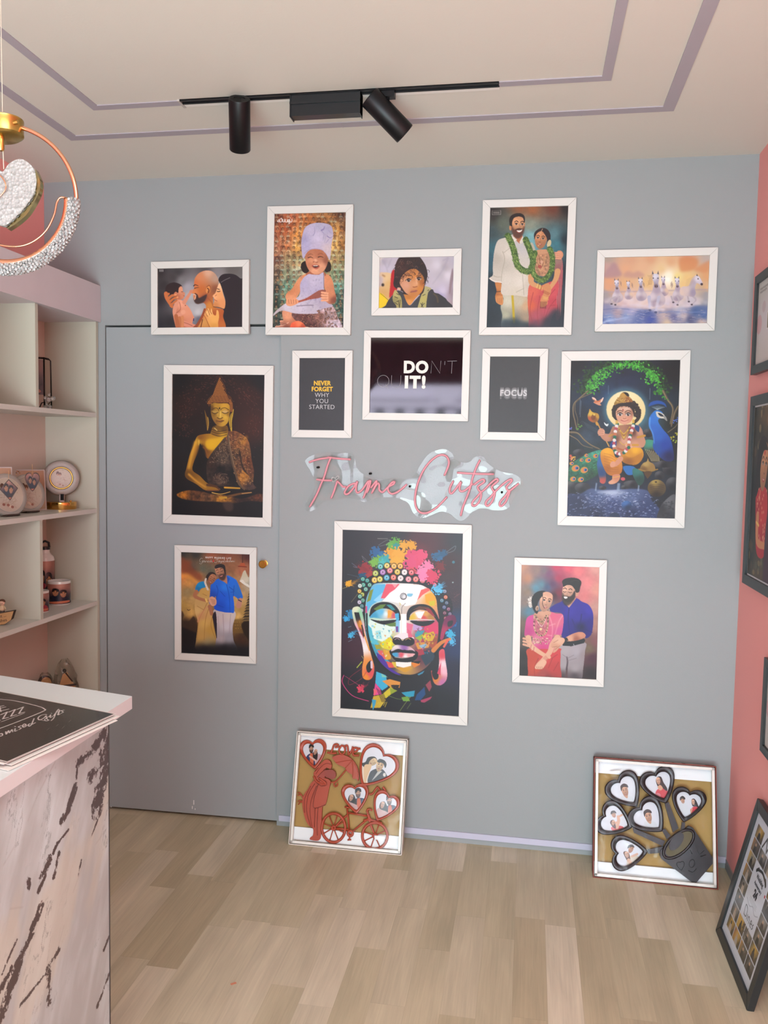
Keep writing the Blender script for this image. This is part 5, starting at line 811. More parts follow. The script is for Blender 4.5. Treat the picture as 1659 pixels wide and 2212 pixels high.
    P.ell(455, 900, 26, 42, 'c8a890', 10, al=.9); P.ell(460, 905, 14, 26, '8c6c58', 10); P.ell(645, 930, 9, 14, 'c0a080')
    P.ell(1085, 665, 30, 48, 'c89078', 8)
    face(P, 950, 660, 200, 280, 'd0a088', 8, turn=-.45, beard='2c2220', lid=True)
    P.poly([(860, 700), (930, 720), (1000, 700), (1050, 620), (1060, 700), (1040, 760), (980, 800), (900, 795), (870, 750)], '2e2422', blur=5)
    P.poly([(880, 715), (935, 722), (925, 745), (890, 745)], 'ece4e0')
    P.poly([(860, 520), (850, 470), (890, 430), (980, 412), (1080, 420), (1145, 460), (1155, 510), (1140, 560), (1120, 640), (1070, 650), (1050, 600), (1000, 540), (930, 530), (870, 560)], '201a1a')
    P.line([(980, 480), (1060, 455), (1120, 470)], 8, '3c3430', al=.7)
    return P

def pic_small(n, kind, seed=1):
    """little heart photos: one or two people against a pale backdrop (unit square design)"""
    P = Print(*n, [(0, 0), (100, 0), (100, 100), (0, 100)], 'dcdfe6')
    if kind == 'pair_blue':
        P.poly([(20, 60), (45, 45), (60, 50), (70, 100), (15, 100)], '2c3c64'); P.poly([(36, 50), (50, 50), (52, 95), (38, 95)], 'd06848'); P.poly([(60, 55), (85, 52), (95, 75), (80, 100), (62, 100)], 'c8a4a8')
        P.poly([(50, 45), (66, 35), (72, 50), (68, 75), (52, 70)], '2c201e'); face(P, 42, 28, 19, 27, 'cc9c80', 0, beard='2c2220'); P.poly([(31, 27), (33, 12), (44, 8), (53, 14), (53, 24), (42, 18)], '241c1c'); face(P, 61, 42, 15, 20, 'd0a088', 25)
        P.line([(35, 60), (50, 70), (62, 78)], 8, 'd8b0a0')
    elif kind == 'pair_blue2':
        P.poly([(50, 55), (80, 48), (98, 60), (98, 100), (45, 100)], '34405c'); P.poly([(60, 52), (74, 52), (76, 100), (60, 100)], 'd06848'); P.poly([(8, 65), (30, 58), (55, 70), (60, 100), (10, 100)], 'c8a4a0')
        P.poly([(20, 60), (25, 38), (42, 34), (52, 48), (58, 75), (48, 72)], '2c2420'); face(P, 64, 28, 22, 30, 'cc9c80', 0, beard='3a2c28'); P.poly([(51, 30), (52, 12), (65, 6), (77, 12), (77, 24), (64, 18)], '241c1c'); face(P, 33, 48, 16, 22, 'd4a890', 20)
    elif kind == 'pair_big':
        P.poly([(0, 60), (18, 50), (22, 100), (0, 100)], 'e4d4bc'); P.poly([(0, 47), (12, 42), (20, 30), (38, 28), (46, 38), (40, 44), (22, 50), (18, 68), (12, 60)], '2c2820'); face(P, 33, 43, 17, 20, 'dcbc8c', 60, lid=True, smile=False)
        P.poly([(8, 55), (20, 48), (30, 52), (18, 80), (10, 100)], 'dcb888')
        P.poly([(22, 100), (24, 72), (36, 62), (50, 60), (66, 66), (78, 100)], '2c2e30'); P.poly([(30, 92), (48, 66), (60, 66), (40, 84)], 'b8b8ae', sm=False); face(P, 53, 52, 20, 26, 'd8b484', 20, smile=False); P.poly([(46, 42), (52, 34), (66, 38), (72, 48), (68, 58), (62, 46)], '2a2a28'); P.ell(66, 76, 4, 5, 'd8d8d0')
    elif kind == 'man':
        P.poly([(42, 78), (74, 74), (88, 84), (84, 100), (55, 100)], 'd4dade'); face(P, 58, 58, 24, 34, 'cc9c7c', -14); P.poly([(44, 58), (40, 40), (52, 30), (66, 34), (70, 44), (56, 42), (48, 46)], '2c2420'); P.poly([(55, 76), (68, 74), (66, 84)], 'c89878')
    elif kind == 'girl':
        P.poly([(42, 82), (50, 66), (74, 60), (88, 72), (84, 100), (50, 100)], 'd0444c'); P.poly([(44, 30), (52, 20), (64, 22), (72, 40), (86, 62), (84, 72), (66, 60), (56, 62), (46, 46)], '2c1c18'); face(P, 53, 36, 15, 21, 'dcac8c', -8); P.poly([(50, 58), (60, 50), (70, 62), (60, 70)], 'd8a484'); P.ell(50, 88, 12, 9, 'd88088')
    elif kind == 'apart':
        face(P, 26, 34, 15, 23, 'd0a080', -12); P.poly([(16, 36), (16, 24), (26, 18), (36, 26), (34, 32), (24, 28)], '2c2420'); P.poly([(14, 52), (40, 48), (50, 80), (20, 84)], 'd8dee2', blur=3); P.poly([(56, 70), (72, 58), (88, 66), (84, 86), (62, 90)], 'cc3440'); P.poly([(60, 34), (70, 28), (80, 40), (88, 62), (78, 58), (64, 56)], '2c1c18'); face(P, 67, 42, 11, 16, 'dcac8c', -8); P.line([(62, 66), (58, 80)], 5, 'd8a484')
    elif kind == 'carry':
        P.poly([(40, 84), (66, 78), (84, 84), (70, 96), (46, 98)], 'd04c50'); P.line([(60, 84), (66, 60), (64, 44)], 13, 'dcac90', 9); P.line([(50, 70), (66, 64)], 8, 'dcac90'); face(P, 48, 36, 15, 20, 'cc9878', -20); P.poly([(38, 36), (40, 24), (52, 22), (58, 32), (48, 30)], '2c2420')
        P.poly([(36, 68), (40, 58), (50, 58), (54, 70), (56, 88), (46, 84)], '4c3028'); face(P, 47, 68, 12, 15, 'dcac8c', 10); P.line([(64, 46), (78, 38)], 7, 'dcac90')
    else:  # hug
        P.poly([(46, 66), (70, 58), (90, 72), (80, 96), (44, 98)], 'd8ccb8'); face(P, 56, 36, 17, 23, 'cc9878', 20); P.poly([(44, 34), (48, 22), (62, 20), (68, 30), (56, 28)], '2c2420'); P.poly([(30, 52), (34, 44), (46, 46), (52, 60), (54, 84), (44, 80)], '5c3c2c'); face(P, 42, 56, 14, 18, 'd8a888', -10); P.line([(48, 76), (60, 92)], 12, 'dcb498'); P.line([(60, 62), (78, 54)], 8, 'd8b098')
    return P

def pic_wall_pair(n):
    """dark print with a woman in red (design: 100 wide, 160 high)"""
    P = Print(*n, [(-1, 20), (73, 20), (73, 153), (-1, 153)], '1c1c1c')
    P.full(blend((5, 5, '1c1e1c'), (25, 25, '5c4830'), (18, 45, '2a2820'), (50, 20, '7c5c3c'), (80, 40, '4c3a2c'), (5, 90, '1a1a1c'), (5, 140, '1c2420'), (90, 140, '3c2e24'), (20, 150, '4c4030')))
    r = random.Random(8)
    for i in range(120): P.ell(r.uniform(0, 100), r.uniform(0, 62), r.uniform(1, 4), r.uniform(2, 6), r.choice(['a8946c', '2a261f', 'a89468', '6c4c34', '3c3428']), al=.6)
    for i in range(70): P.ell(r.uniform(0, 100), r.uniform(125, 160), r.uniform(1, 4), r.uniform(2, 5), r.choice(['8c7850', '2a261f', '4c5444', '5c4430']), al=.6)
    P.poly([(12, 60), (18, 46), (30, 44), (38, 55), (38, 120), (16, 120), (8, 100)], '1c1416')
    P.poly([(14, 88), (28, 82), (42, 88), (44, 130), (22, 134), (14, 104)], blend((24, 90, 'b42430'), (30, 105, 'c42c34'), (20, 100, '941c28'), (36, 120, 'a02030')))
    for i in range(40): P.ell(r.uniform(16, 40), r.uniform(84, 125), 1, 1.2, 'd8a880', al=.7)
    face(P, 30, 67, 18, 29, 'b8805c', 5, turn=.3, lip='a02c30')
    P.poly([(15, 66), (20, 50), (32, 48), (38, 54), (28, 55), (22, 66), (20, 82), (12, 90)], '1c1416'); P.ell(31, 56, 1.4, 2, 'b01c24')
    P.line([(20, 105), (22, 124), (40, 126)], 7, 'c08058', 5); P.line([(17, 110), (24, 112)], 2, 'd8b060')
    P.poly([(46, 88), (62, 76), (86, 84), (96, 160), (44, 160)], '3c2434'); face(P, 66, 52, 22, 34, 'a8704c', -5, beard='2a201f'); P.poly([(53, 50), (54, 34), (68, 28), (80, 36), (80, 48), (66, 40)], '1c1718')
    return P

def pic_pale(n):
    P = Print(*n, [(0, 0), (100, 0), (100, 130), (0, 130)], 'c0bcbc')
    P.full(blend((0, 0, 'b8b8b4'), (100, 0, 'bcb8b8'), (0, 130, 'bcb4b0'), (100, 130, 'ccb4a8'), (40, 60, 'c4bcc0')))
    P.ell(8, 66, 9, 15, 'c4a0a4'); P.ell(22, 42, 6, 9, 'b8a8ac'); P.ell(80, 118, 24, 16, 'd0b4a4', blur=4)
    for x, y, w, h, c in ((38, 28, 26, 22, '3c342c'), (36, 54, 30, 24, '7c6448'), (44, 82, 26, 20, '2c2828'), (70, 26, 26, 30, '5c4838'), (72, 60, 26, 28, '8c7c70')):
        P.poly([(x-1, y-1), (x+w+1, y-1), (x+w+1, y+h+1), (x-1, y+h+1)], 'e4e0dc', sm=False); P.poly([(x, y), (x+w, y), (x+w, y+h), (x, y+h)], blend((x, y, c), (x+w, y+h, '4c4038')), sm=False); P.ell(x+w*.4, y+h*.4, 3.2, 4.4, 'c09878'); P.ell(x+w*.65, y+h*.45, 3, 4, 'a88464')
    for y, L in ((12, 20), (17, 14)):
        for i in range(L//2): P.line([(6+i*3.4, y+(i % 3)*.6), (7.5+i*3.4, y-1.8), (8.6+i*3.4, y+.8)], .7, '4c4444')
    P.ell(50, 40, 2, 2, 'd8b8a0')
    return P

def pic_party(n, seed):
    """a small warm snapshot wrapped on a mug, bottle or hanging ornament"""
    P = Print(*n, [(0, 0), (100, 0), (100, 100), (0, 100)], '3c2420'); r = random.Random(seed)
    P.full(blend((10, 10, 'a06458'), (90, 10, '8c5c50'), (50, 5, 'b07c6c'), (10, 90, '1c1c2c'), (90, 90, '241c28'), (50, 60, '1c1820')))
    for x, y in ((36, 42), (62, 50)):
        P.poly([(x-26, 100), (x-18, y+22), (x, y+12), (x+20, y+22), (x+26, 100)], r.choice(['1a1a2c', '241c20', '8c2c34'])); face(P, x, y, 20, 27, 'b07854', r.uniform(-8, 8)); P.poly([(x-12, y-2), (x-10, y-18), (x, y-22), (x+11, y-16), (x+11, y-4), (x, y-11)], '1c1414')
    P.poly([(15, 88), (80, 84), (85, 94), (20, 97)], 'b8684c')
    return P

def pic_blank(n, base, seed, kind=0):
    P = Print(*n, [(0, 0), (100, 0), (100, 100), (0, 100)], base); r = random.Random(seed)
    if kind == 1:      # pale resin disc with flowers and a faint pair
        P.full(blend((20, 20, 'b8a898'), (80, 30, 'bcae9c'), (50, 90, 'b4a090'), (50, 50, 'c0b2a4')))
        P.ell(34, 26, 7, 9, '5c3c30'); P.ell(44, 30, 7, 8, '6c4c3c'); P.ell(34, 33, 4, 5, 'b88c74'); P.ell(44, 36, 4, 5, 'c09880')
        for i in range(16): P.line([(50+r.uniform(-30, 30), 40+r.uniform(0, 50)), (50+r.uniform(-30, 30), 40+r.uniform(0, 50))], .8, '8c7460', al=.5)
        for x, y in ((50, 84), (44, 80), (57, 86), (30, 78)): P.ell(x, y, 5, 4, r.choice(['94705c', 'c8ac98', '8c5c50']))
        for i in range(24): P.ell(r.uniform(10, 90), r.uniform(10, 90), 1.2, 1.2, '8c7058', al=.6)
    if kind == 2:      # photo board: woman at the edge of a pale print
        P.full(blend((10, 20, 'b0a4a0'), (60, 30, 'b88c6c'), (90, 50, '947058'), (20, 80, 'a89888'), (80, 95, 'a08c70')))
        for i in range(40): P.ell(r.gauss(30, 12), r.gauss(20, 10), 1.6, 1.6, r.choice(['7c5c40', 'a8703c', 'd0a878']))
        P.ell(80, 38, 9, 20, '5c3424'); P.ell(86, 38, 6, 13, 'b07c5c'); P.poly([(70, 62), (95, 55), (100, 100), (66, 100)], 'a89078')
    return P

#PAINT-END
# ---------------------------------------------------------------- materials
def lin(c):
    if isinstance(c, str): c = [int(c[i:i+2], 16)/255 for i in (0, 2, 4)]
    return tuple((x/12.92 if x <= .04045 else ((x+.055)/1.055)**2.4) for x in c)
class NT:
    def __init__(s, name):
        s.m = bpy.data.materials.new(name); s.m.use_nodes = True; s.t = s.m.node_tree; s.n = s.t.nodes; s.b = s.n['Principled BSDF']; s.out = s.n['Material Output']
    def add(s, typ, **k):
        n = s.n.new(typ)
        for a, v in k.items():
            if a == 'inp':
                for i, x in v.items(): n.inputs[i].default_value = x
            else: setattr(n, a, v)
        return n
    def l(s, a, b): s.t.links.new(a, b)
    def math(s, op, a, b=None, clamp=False):
        n = s.n.new('ShaderNodeMath'); n.operation = op; n.use_clamp = clamp
        for i, x in enumerate((a, b)):
            if x is None: continue
            if isinstance(x, (int, float)): n.inputs[i].default_value = x
            else: s.l(x, n.inputs[i])
        return n.outputs[0]
    def ramp(s, fac, stops):
        r = s.n.new('ShaderNodeValToRGB'); e = r.color_ramp.elements
        while len(e) < len(stops): e.new(.5)
        for q, (p, c) in zip(e, stops): q.position = p; q.color = (*lin(c), 1)
        s.l(fac, r.inputs[0]); return r.outputs[0]
    def mix(s, f, a, b, mode='MIX'):
        n = s.n.new('ShaderNodeMix'); n.data_type = 'RGBA'; n.blend_type = mode
        for i, x in ((0, f), (6, a), (7, b)):
            if isinstance(x, (int, float)): n.inputs[i].default_value = x
            elif isinstance(x, tuple): n.inputs[i].default_value = x
            elif isinstance(x, str): n.inputs[i].default_value = (*lin(x), 1)
            else: s.l(x, n.inputs[i])
        return n.outputs[2]
    def pos(s): return s.add('ShaderNodeNewGeometry').outputs['Position']
    def bump(s, h, strength=.2, dist=.002):
        b = s.add('ShaderNodeBump', inp={'Strength': strength, 'Distance': dist}); s.l(h, b.inputs['Height']); s.l(b.outputs[0], s.b.inputs['Normal'])
def mat(name, c, rough=.5, metal=0, spec=.5, var=.04, scale=8, bump=0, bscale=200, trans=0, ior=1.45, alpha=1, emit=None, es=1, coat=0):
    """procedural material: base colour broken up by a faint noise, optional fine bump"""
    t = NT(name); b = t.b
    tc = t.add('ShaderNodeTexCoord').outputs['Object']
    n = t.add('ShaderNodeTexNoise', inp={'Scale': scale, 'Detail': 4}); t.l(tc, n.inputs['Vector'])
    c = lin(c) if isinstance(c, str) else c
    a = tuple(x*(1-var) for x in c)+(1,); d = tuple(min(1, x*(1+var)) for x in c)+(1,)
    t.l(t.mix(n.outputs[0], a, d), b.inputs['Base Color'])
    b.inputs['Roughness'].default_value = rough; b.inputs['Metallic'].default_value = metal; b.inputs['Specular IOR Level'].default_value = spec
    b.inputs['Transmission Weight'].default_value = trans; b.inputs['IOR'].default_value = ior; b.inputs['Alpha'].default_value = alpha; b.inputs['Coat Weight'].default_value = coat
    if emit: b.inputs['Emission Color'].default_value = (*lin(emit), 1); b.inputs['Emission Strength'].default_value = es
    if bump:
        n2 = t.add('ShaderNodeTexNoise', inp={'Scale': bscale, 'Detail': 3}); t.l(tc, n2.inputs['Vector']); t.bump(n2.outputs[0], bump, .001)
    return t.m

# ---------------------------------------------------------------- mesh helpers
def link(name, me, m=None, parent=None):
    o = bpy.data.objects.new(name, me); COL.objects.link(o)
    if m is not None:
        me.materials.clear()
        for x in (m if isinstance(m, (list, tuple)) else [m]): me.materials.append(x)
    if parent is not None: o.parent = parent
    return o
def obj(name, bm, m, parent=None, smooth=False, bevel=0, seg=2):
    if bevel: bmesh.ops.bevel(bm, geom=[e for e in bm.edges if len(e.link_faces) == 2 and e.calc_face_angle(0) > .5], offset=bevel, segments=seg, affect='EDGES', clamp_overlap=True)
    bmesh.ops.recalc_face_normals(bm, faces=bm.faces)
    me = bpy.data.meshes.new(name); bm.to_mesh(me); bm.free()
    if smooth:
        me.polygons.foreach_set('use_smooth', [True]*len(me.polygons))
        if smooth == 'auto':
            try: me.set_sharp_from_angle(angle=math.radians(35))
            except Exception: pass
    return link(name, me, m, parent)
def tag(o, label, cat, group=None):
    o['label'] = label; o['category'] = cat
    if group: o['group'] = group
    return o
def thing(name, label, cat, loc=(0, 0, 0), rot=(0, 0, 0), group=None):
    o = bpy.data.objects.new(name, None); COL.objects.link(o); o.location = loc; o.rotation_euler = rot; o.empty_display_size = .05
    return tag(o, label, cat, group)
def struct(o): o['kind'] = 'structure'; return o
def B(): return bmesh.new()
def box(bm, x0, x1, y0, y1, z0, z1, T=None, mi=0):
    v = [bm.verts.new(p) for p in ((x0, y0, z0), (x1, y0, z0), (x1, y1, z0), (x0, y1, z0), (x0, y0, z1), (x1, y0, z1), (x1, y1, z1), (x0, y1, z1))]
    if T is not None:
        for q in v: q.co = T @ q.co
    for f in ((0, 3, 2, 1), (4, 5, 6, 7), (0, 1, 5, 4), (1, 2, 6, 5), (2, 3, 7, 6), (3, 0, 4, 7)):
        bm.faces.new([v[i] for i in f]).material_index = mi
    return v
def prism(bm, pts, ext, mi=0):
    """closed outline (3D points) extruded by vector ext"""
    a = [bm.verts.new(p) for p in pts]; b = [bm.verts.new(Vector(p)+Vector(ext)) for p in pts]; n = len(a)
    fs = [bm.faces.new(a), bm.faces.new(b[::-1])]
    for i in range(n): fs.append(bm.faces.new((a[i], b[i], b[(i+1) % n], a[(i+1) % n])))
    for f in fs: f.material_index = mi
def lathe(bm, prof, n=32, T=None, cap=True):
    rings = []
    for r, z in prof:
        if r < 1e-6: rings.append([bm.verts.new((0, 0, z))])
        else: rings.append([bm.verts.new((r*math.cos(2*math.pi*i/n), r*math.sin(2*math.pi*i/n), z)) for i in range(n)])
    for a, b in zip(rings, rings[1:]):
        for i in range(n):
            j = (i+1) % n
            if len(a) == 1 and len(b) == 1: continue
            if len(a) == 1: bm.faces.new((a[0], b[i], b[j]))
            elif len(b) == 1: bm.faces.new((a[i], a[j], b[0]))
            else: bm.faces.new((a[i], a[j], b[j], b[i]))
    if cap:
        for r in (rings[0], rings[-1]):
            if len(r) > 1: bm.faces.new(r)
    if T is not None:
        for ring in rings:
            for v in ring: v.co = T @ v.co
def tube(bm, pts, r, n=8, closed=False, r2=None, flat=1.):
    P = [Vector(p) for p in pts]; N = len(P); rings = []; up = None
    for i, p in enumerate(P):
        if closed: d = P[(i+1) % N]-P[i-1]
        else: d = P[min(i+1, N-1)]-P[max(i-1, 0)]
        d = d.normalized() if d.length > 1e-9 else Vector((0, 0, 1))
        if up is None: up = Vector((0, 0, 1)) if abs(d.z) < .9 else Vector((1, 0, 0))
        s = d.cross(up)
        if s.length < 1e-6: s = d.cross(Vector((0, 1, 0)))
        s.normalize(); u = s.cross(d).normalized(); up = u
        rr = r if r2 is None else r+(r2-r)*i/(N-1)
        rings.append([bm.verts.new(p+s*rr*math.cos(2*math.pi*k/n)+u*rr*flat*math.sin(2*math.pi*k/n)) for k in range(n)])
    for i in range(N if closed else N-1):
        a, b = rings[i], rings[(i+1) % N]
        for k in range(n): bm.faces.new((a[k], a[(k+1) % n], b[(k+1) % n], b[k]))
    if not closed: bm.faces.new(rings[0][::-1]); bm.faces.new(rings[-1])
def sphere(bm, c, r, u=16, v=10, sc=(1, 1, 1)):
    T = Matrix.Translation(Vector(c)) @ Matrix.Diagonal((*[r*s for s in sc], 1)); bmesh.ops.create_uvsphere(bm, u_segments=u, v_segments=v, radius=1, matrix=T)
def sweep3(pts2, n=6, closed=False):
    return spline(pts2, closed, n)

# ---------------------------------------------------------------- from a pixel of the photograph to a place on a known surface
def ray(u, v):
    return M.T @ np.array([(u-829.5)/FPX, -(v-1106)/FPX, 1.])
def at(u, v, axis, val):
    d = ray(u, v); t = (val-CAM[axis])/d[axis]; return CAM+t*d
def atplane(u, v, p0, nrm):
    d = ray(u, v); t = ((p0-CAM) @ nrm)/(d @ nrm); return CAM+t*d
def pix(P):
    c = M @ (np.array(P, float)-CAM); return (829.5+FPX*c[0]/c[2], 1106-FPX*c[1]/c[2])

# ---------------------------------------------------------------- prints as coloured meshes
def ink(name, rough=.38, spec=.35, bump=0, coat=0):
    t = NT(name); a = t.add('ShaderNodeVertexColor', layer_name='ink'); t.l(a.outputs[0], t.b.inputs['Base Color'])
    t.b.inputs['Roughness'].default_value = rough; t.b.inputs['Specular IOR Level'].default_value = spec; t.b.inputs['Coat Weight'].default_value = coat; t.b.inputs['Coat Roughness'].default_value = .05
    if bump:
        n = t.add('ShaderNodeTexNoise', inp={'Scale': 420, 'Detail': 2}); t.l(t.add('ShaderNodeTexCoord').outputs['Object'], n.inputs['Vector']); t.bump(n.outputs[0], bump, .002)
    return t.m
INK = .80
def ink_mesh(name, P, fn, m, parent=None, gain=1., mask=None, smooth=False):
    """grid mesh: fn(U,V) -> positions (N,3); U right, V down, both 0..1; colours from the Print"""
    a = P.out(gain*INK); h, w = a.shape[:2]
    U, V = np.meshgrid(np.linspace(0, 1, w), np.linspace(0, 1, h))
    co = fn(U.ravel(), V.ravel()).astype(np.float32)
    i = np.arange((h-1)*(w-1)); r = i//(w-1); c = i % (w-1); q = r*w+c
    F = np.stack([q, q+w, q+w+1, q+1], 1)
    if mask is not None:
        k = mask(U.ravel(), V.ravel()); F = F[k[F].all(1)]
        used = np.zeros(len(co), bool); used[F.ravel()] = True; idx = np.cumsum(used)-1; F = idx[F]; co = co[used]; a = a.reshape(-1, 3)[used]
    a = a.reshape(-1, 3)
    me = bpy.data.meshes.new(name); me.vertices.add(len(co)); me.vertices.foreach_set('co', co.ravel())
    me.loops.add(len(F)*4); me.loops.foreach_set('vertex_index', F.ravel().astype(np.int32))
    me.polygons.add(len(F)); me.polygons.foreach_set('loop_start', np.arange(0, len(F)*4, 4, dtype=np.int32))
    me.update(calc_edges=True)
    at_ = me.color_attributes.new('ink', 'FLOAT_COLOR', 'POINT'); at_.data.foreach_set('color', np.c_[a, np.ones(len(a))].astype(np.float32).ravel())
    if smooth: me.polygons.foreach_set('use_smooth', [True]*len(me.polygons))
    return link(name, me, m, parent)
def quadfn(TL, TR, BR, BL):
    TL, TR, BR, BL = [np.array(p, float) for p in (TL, TR, BR, BL)]
    return lambda U, V: (TL*(1-U)[:, None]*(1-V)[:, None]+TR*U[:, None]*(1-V)[:, None]+BR*U[:, None]*V[:, None]+BL*(1-U)[:, None]*V[:, None])
def text_mesh(name, s, size, m, parent, T, off=0, ext=.0002, align='CENTER', space=1., sx=1.):
    c = bpy.data.curves.new(name, 'FONT'); c.body = s; c.size = size; c.offset = off; c.extrude = ext; c.align_x = align; c.space_character = space; c.resolution_u = 4
    o = bpy.data.objects.new(name, c); COL.objects.link(o)
    me = bpy.data.meshes.new_from_object(o.evaluated_get(bpy.context.evaluated_depsgraph_get())); bpy.data.objects.remove(o); me.name = name
    me.transform(Matrix.Diagonal((sx, 1, 1, 1))); me.transform(T)
    return link(name, me, m, parent)
# ================================================================ THE ROOM
XL, XR, ZC_ = -2.0, 0.828, 2.672
def wall_mat(name, c, v=.03):
    t = NT(name); p = t.pos()
    n = t.add('ShaderNodeTexNoise', inp={'Scale': 1.3, 'Detail': 3}); t.l(p, n.inputs['Vector']); c = lin(c)
    t.l(t.mix(n.outputs[0], tuple(x*(1-v) for x in c)+(1,), tuple(x*(1+v) for x in c)+(1,)), t.b.inputs['Base Color'])
    t.b.inputs['Roughness'].default_value = .55; t.b.inputs['Specular IOR Level'].default_value = .3
    n2 = t.add('ShaderNodeTexNoise', inp={'Scale': 160, 'Detail': 3}); t.l(p, n2.inputs['Vector']); t.bump(n2.outputs[0], .12, .002)
    return t.m
m_grey = wall_mat('grey_paint', '929697'); m_pink = wall_mat('salmon_paint', 'f2a09a'); m_ceil = wall_mat('cream_ceiling_paint', 'd6d2c8', .015)
m_dark = mat('dark_gap', '0c0b0b', .9); m_white = mat('white_laminate', 'c6c1b8', .38, var=.015); m_door = wall_mat('door_paint', '959a9c')

# floor: three-strip laminate, strips 10 cm wide running towards the wall
t = NT('oak_strip_laminate'); sep = t.add('ShaderNodeSeparateXYZ'); t.l(t.pos(), sep.inputs[0]); X, Y = sep.outputs[0], sep.outputs[1]
u = t.math('DIVIDE', t.math('SUBTRACT', X, .036), .1); col_ = t.math('FLOOR', u)
wn = t.add('ShaderNodeTexWhiteNoise', noise_dimensions='1D'); t.l(col_, wn.inputs['W'])
v = t.math('ADD', t.math('DIVIDE', Y, .52), t.math('MULTIPLY', wn.outputs[0], 13.7)); row = t.math('FLOOR', v)
cb = t.add('ShaderNodeCombineXYZ'); t.l(col_, cb.inputs[0]); t.l(row, cb.inputs[1])
wn2 = t.add('ShaderNodeTexWhiteNoise', noise_dimensions='2D'); t.l(cb.outputs[0], wn2.inputs['Vector']); rnd = wn2.outputs[0]
base = t.ramp(rnd, [(0, 'b2a488'), (.3, 'b8ac90'), (.6, 'c0b49a'), (.85, 'c8bca4'), (1, 'cec2ac')])
def grain(sx, sy, amp, det):
    c2 = t.add('ShaderNodeCombineXYZ'); t.l(t.math('ADD', t.math('MULTIPLY', X, sx), t.math('MULTIPLY', rnd, 31)), c2.inputs[0]); t.l(t.math('MULTIPLY', Y, sy), c2.inputs[1]); t.l(t.math('MULTIPLY', rnd, 17), c2.inputs[2])
    n = t.add('ShaderNodeTexNoise', inp={'Scale': 1, 'Detail': det, 'Distortion': .6}); t.l(c2.outputs[0], n.inputs['Vector']); return t.math('MULTIPLY', t.math('SUBTRACT', n.outputs[0], .5), amp)
g = t.math('ADD', grain(16, 2.2, .55, 3), grain(150, 5, .34, 4)); g = t.math('ADD', g, 1.0)
fu = t.math('FRACT', u); fv = t.math('FRACT', v)
su = t.math('MINIMUM', t.math('LESS_THAN', fu, .012), 1); sv = t.math('LESS_THAN', fv, .003)
seam = t.math('SUBTRACT', 1, t.math('MULTIPLY', t.math('MAXIMUM', su, sv), .13))
gs = t.math('MULTIPLY', g, seam); cg = t.add('ShaderNodeCombineXYZ'); [t.l(gs, cg.inputs[i]) for i in range(3)]
t.l(t.mix(1.0, base, cg.outputs[0], 'MULTIPLY'), t.b.inputs['Base Color']); t.b.inputs['Roughness'].default_value = .36; t.b.inputs['Specular IOR Level'].default_value = .4
t.bump(g, .05, .001); m_floor = t.m
bm = B(); box(bm, XL-.1, XR+.1, ROOM_Y, .12, -.08, 0); struct(obj('floor', bm, m_floor))
bm = B(); box(bm, XL-.1, XR+.1, ROOM_Y, .12, ZC_, ZC_+.08); struct(obj('ceiling', bm, m_ceil))
DX0, DX1, DZ = -1.727, -.963, 2.080
bm = B()
box(bm, XL-.1, DX0, 0, .1, 0, ZC_); box(bm, DX1, XR+.1, 0, .1, 0, ZC_); box(bm, DX0, DX1, 0, .1, DZ, ZC_)
struct(obj('wall_back', bm, m_grey))
bm = B(); box(bm, DX0-.05, DX1+.05, .1, .12, 0, DZ+.05); struct(obj('dark_door_backing', bm, m_dark)).name = 'door_gap_backing'  # dark sheet added behind the door gap to stop light leaking through
bm = B(); box(bm, XL-.1, XL, ROOM_Y, 0, 0, ZC_); struct(obj('wall_left', bm, m_pink))
bm = B(); box(bm, XR, XR+.1, ROOM_Y, 0, .036, ZC_); struct(obj('wall_right', bm, m_pink))
bm = B(); box(bm, XR-.004, XR+.1, ROOM_Y, 0, 0, .036); struct(obj('baseboard_right', bm, mat('grey_skirting', '8e8a88', .5)))
# shopfront end: solid left part, lintel over the open glazed entrance
m_maroon = mat('maroon_panel', '4a2226', .5)
bm = B(); box(bm, XL-.1, -1.62, ROOM_Y-.1, ROOM_Y, 0, ZC_); box(bm, -1.62, XR+.1, ROOM_Y-.1, ROOM_Y, 2.25, ZC_); box(bm, .74, XR+.1, ROOM_Y-.1, ROOM_Y, 0, 2.25)
struct(obj('wall_front', bm, m_maroon))
# shopfronts across the street, seen only as reflections
bm = B(); r = random.Random(4); MS = [mat('street_%s' % c, c, .7) for c in ('c8c4d8', '2444c8', '9cb830', 'a89c8c', '3c7c4c', '14182c', '6c84c8')]
box(bm, -6, 4, -9.3, -9.1, 0, 2.10, mi=0); box(bm, -6, 4, -9.3, -9.1, 2.60, 3.0, mi=5); box(bm, -6, 4, -9.3, -9.1, 2.46, 2.60, mi=0); box(bm, -6, 4, -9.3, -9.1, 2.34, 2.46, mi=6); box(bm, -6, 4, -9.3, -9.1, 2.22, 2.34, mi=6)
box(bm, -6, -1.45, -9.12, -9.05, 2.36, 2.44, mi=2); box(bm, -6, -.95, -9.12, -9.05, 2.24, 2.34, mi=1); box(bm, -1.4, -.95, -9.12, -9.04, 2.36, 2.60, mi=4); box(bm, -1.3, -1.05, -9.12, -9.03, 2.26, 2.42, mi=1); box(bm, -.92, 4, -9.12, -9.04, 2.30, 2.54, mi=0)
for k in range(9): box(bm, -3+k*.3, -2.84+k*.3, -9.12, -9.03, 2.08, 2.22, mi=(3, 6, 0)[k % 3])
struct(obj('wall_street', bm, MS))

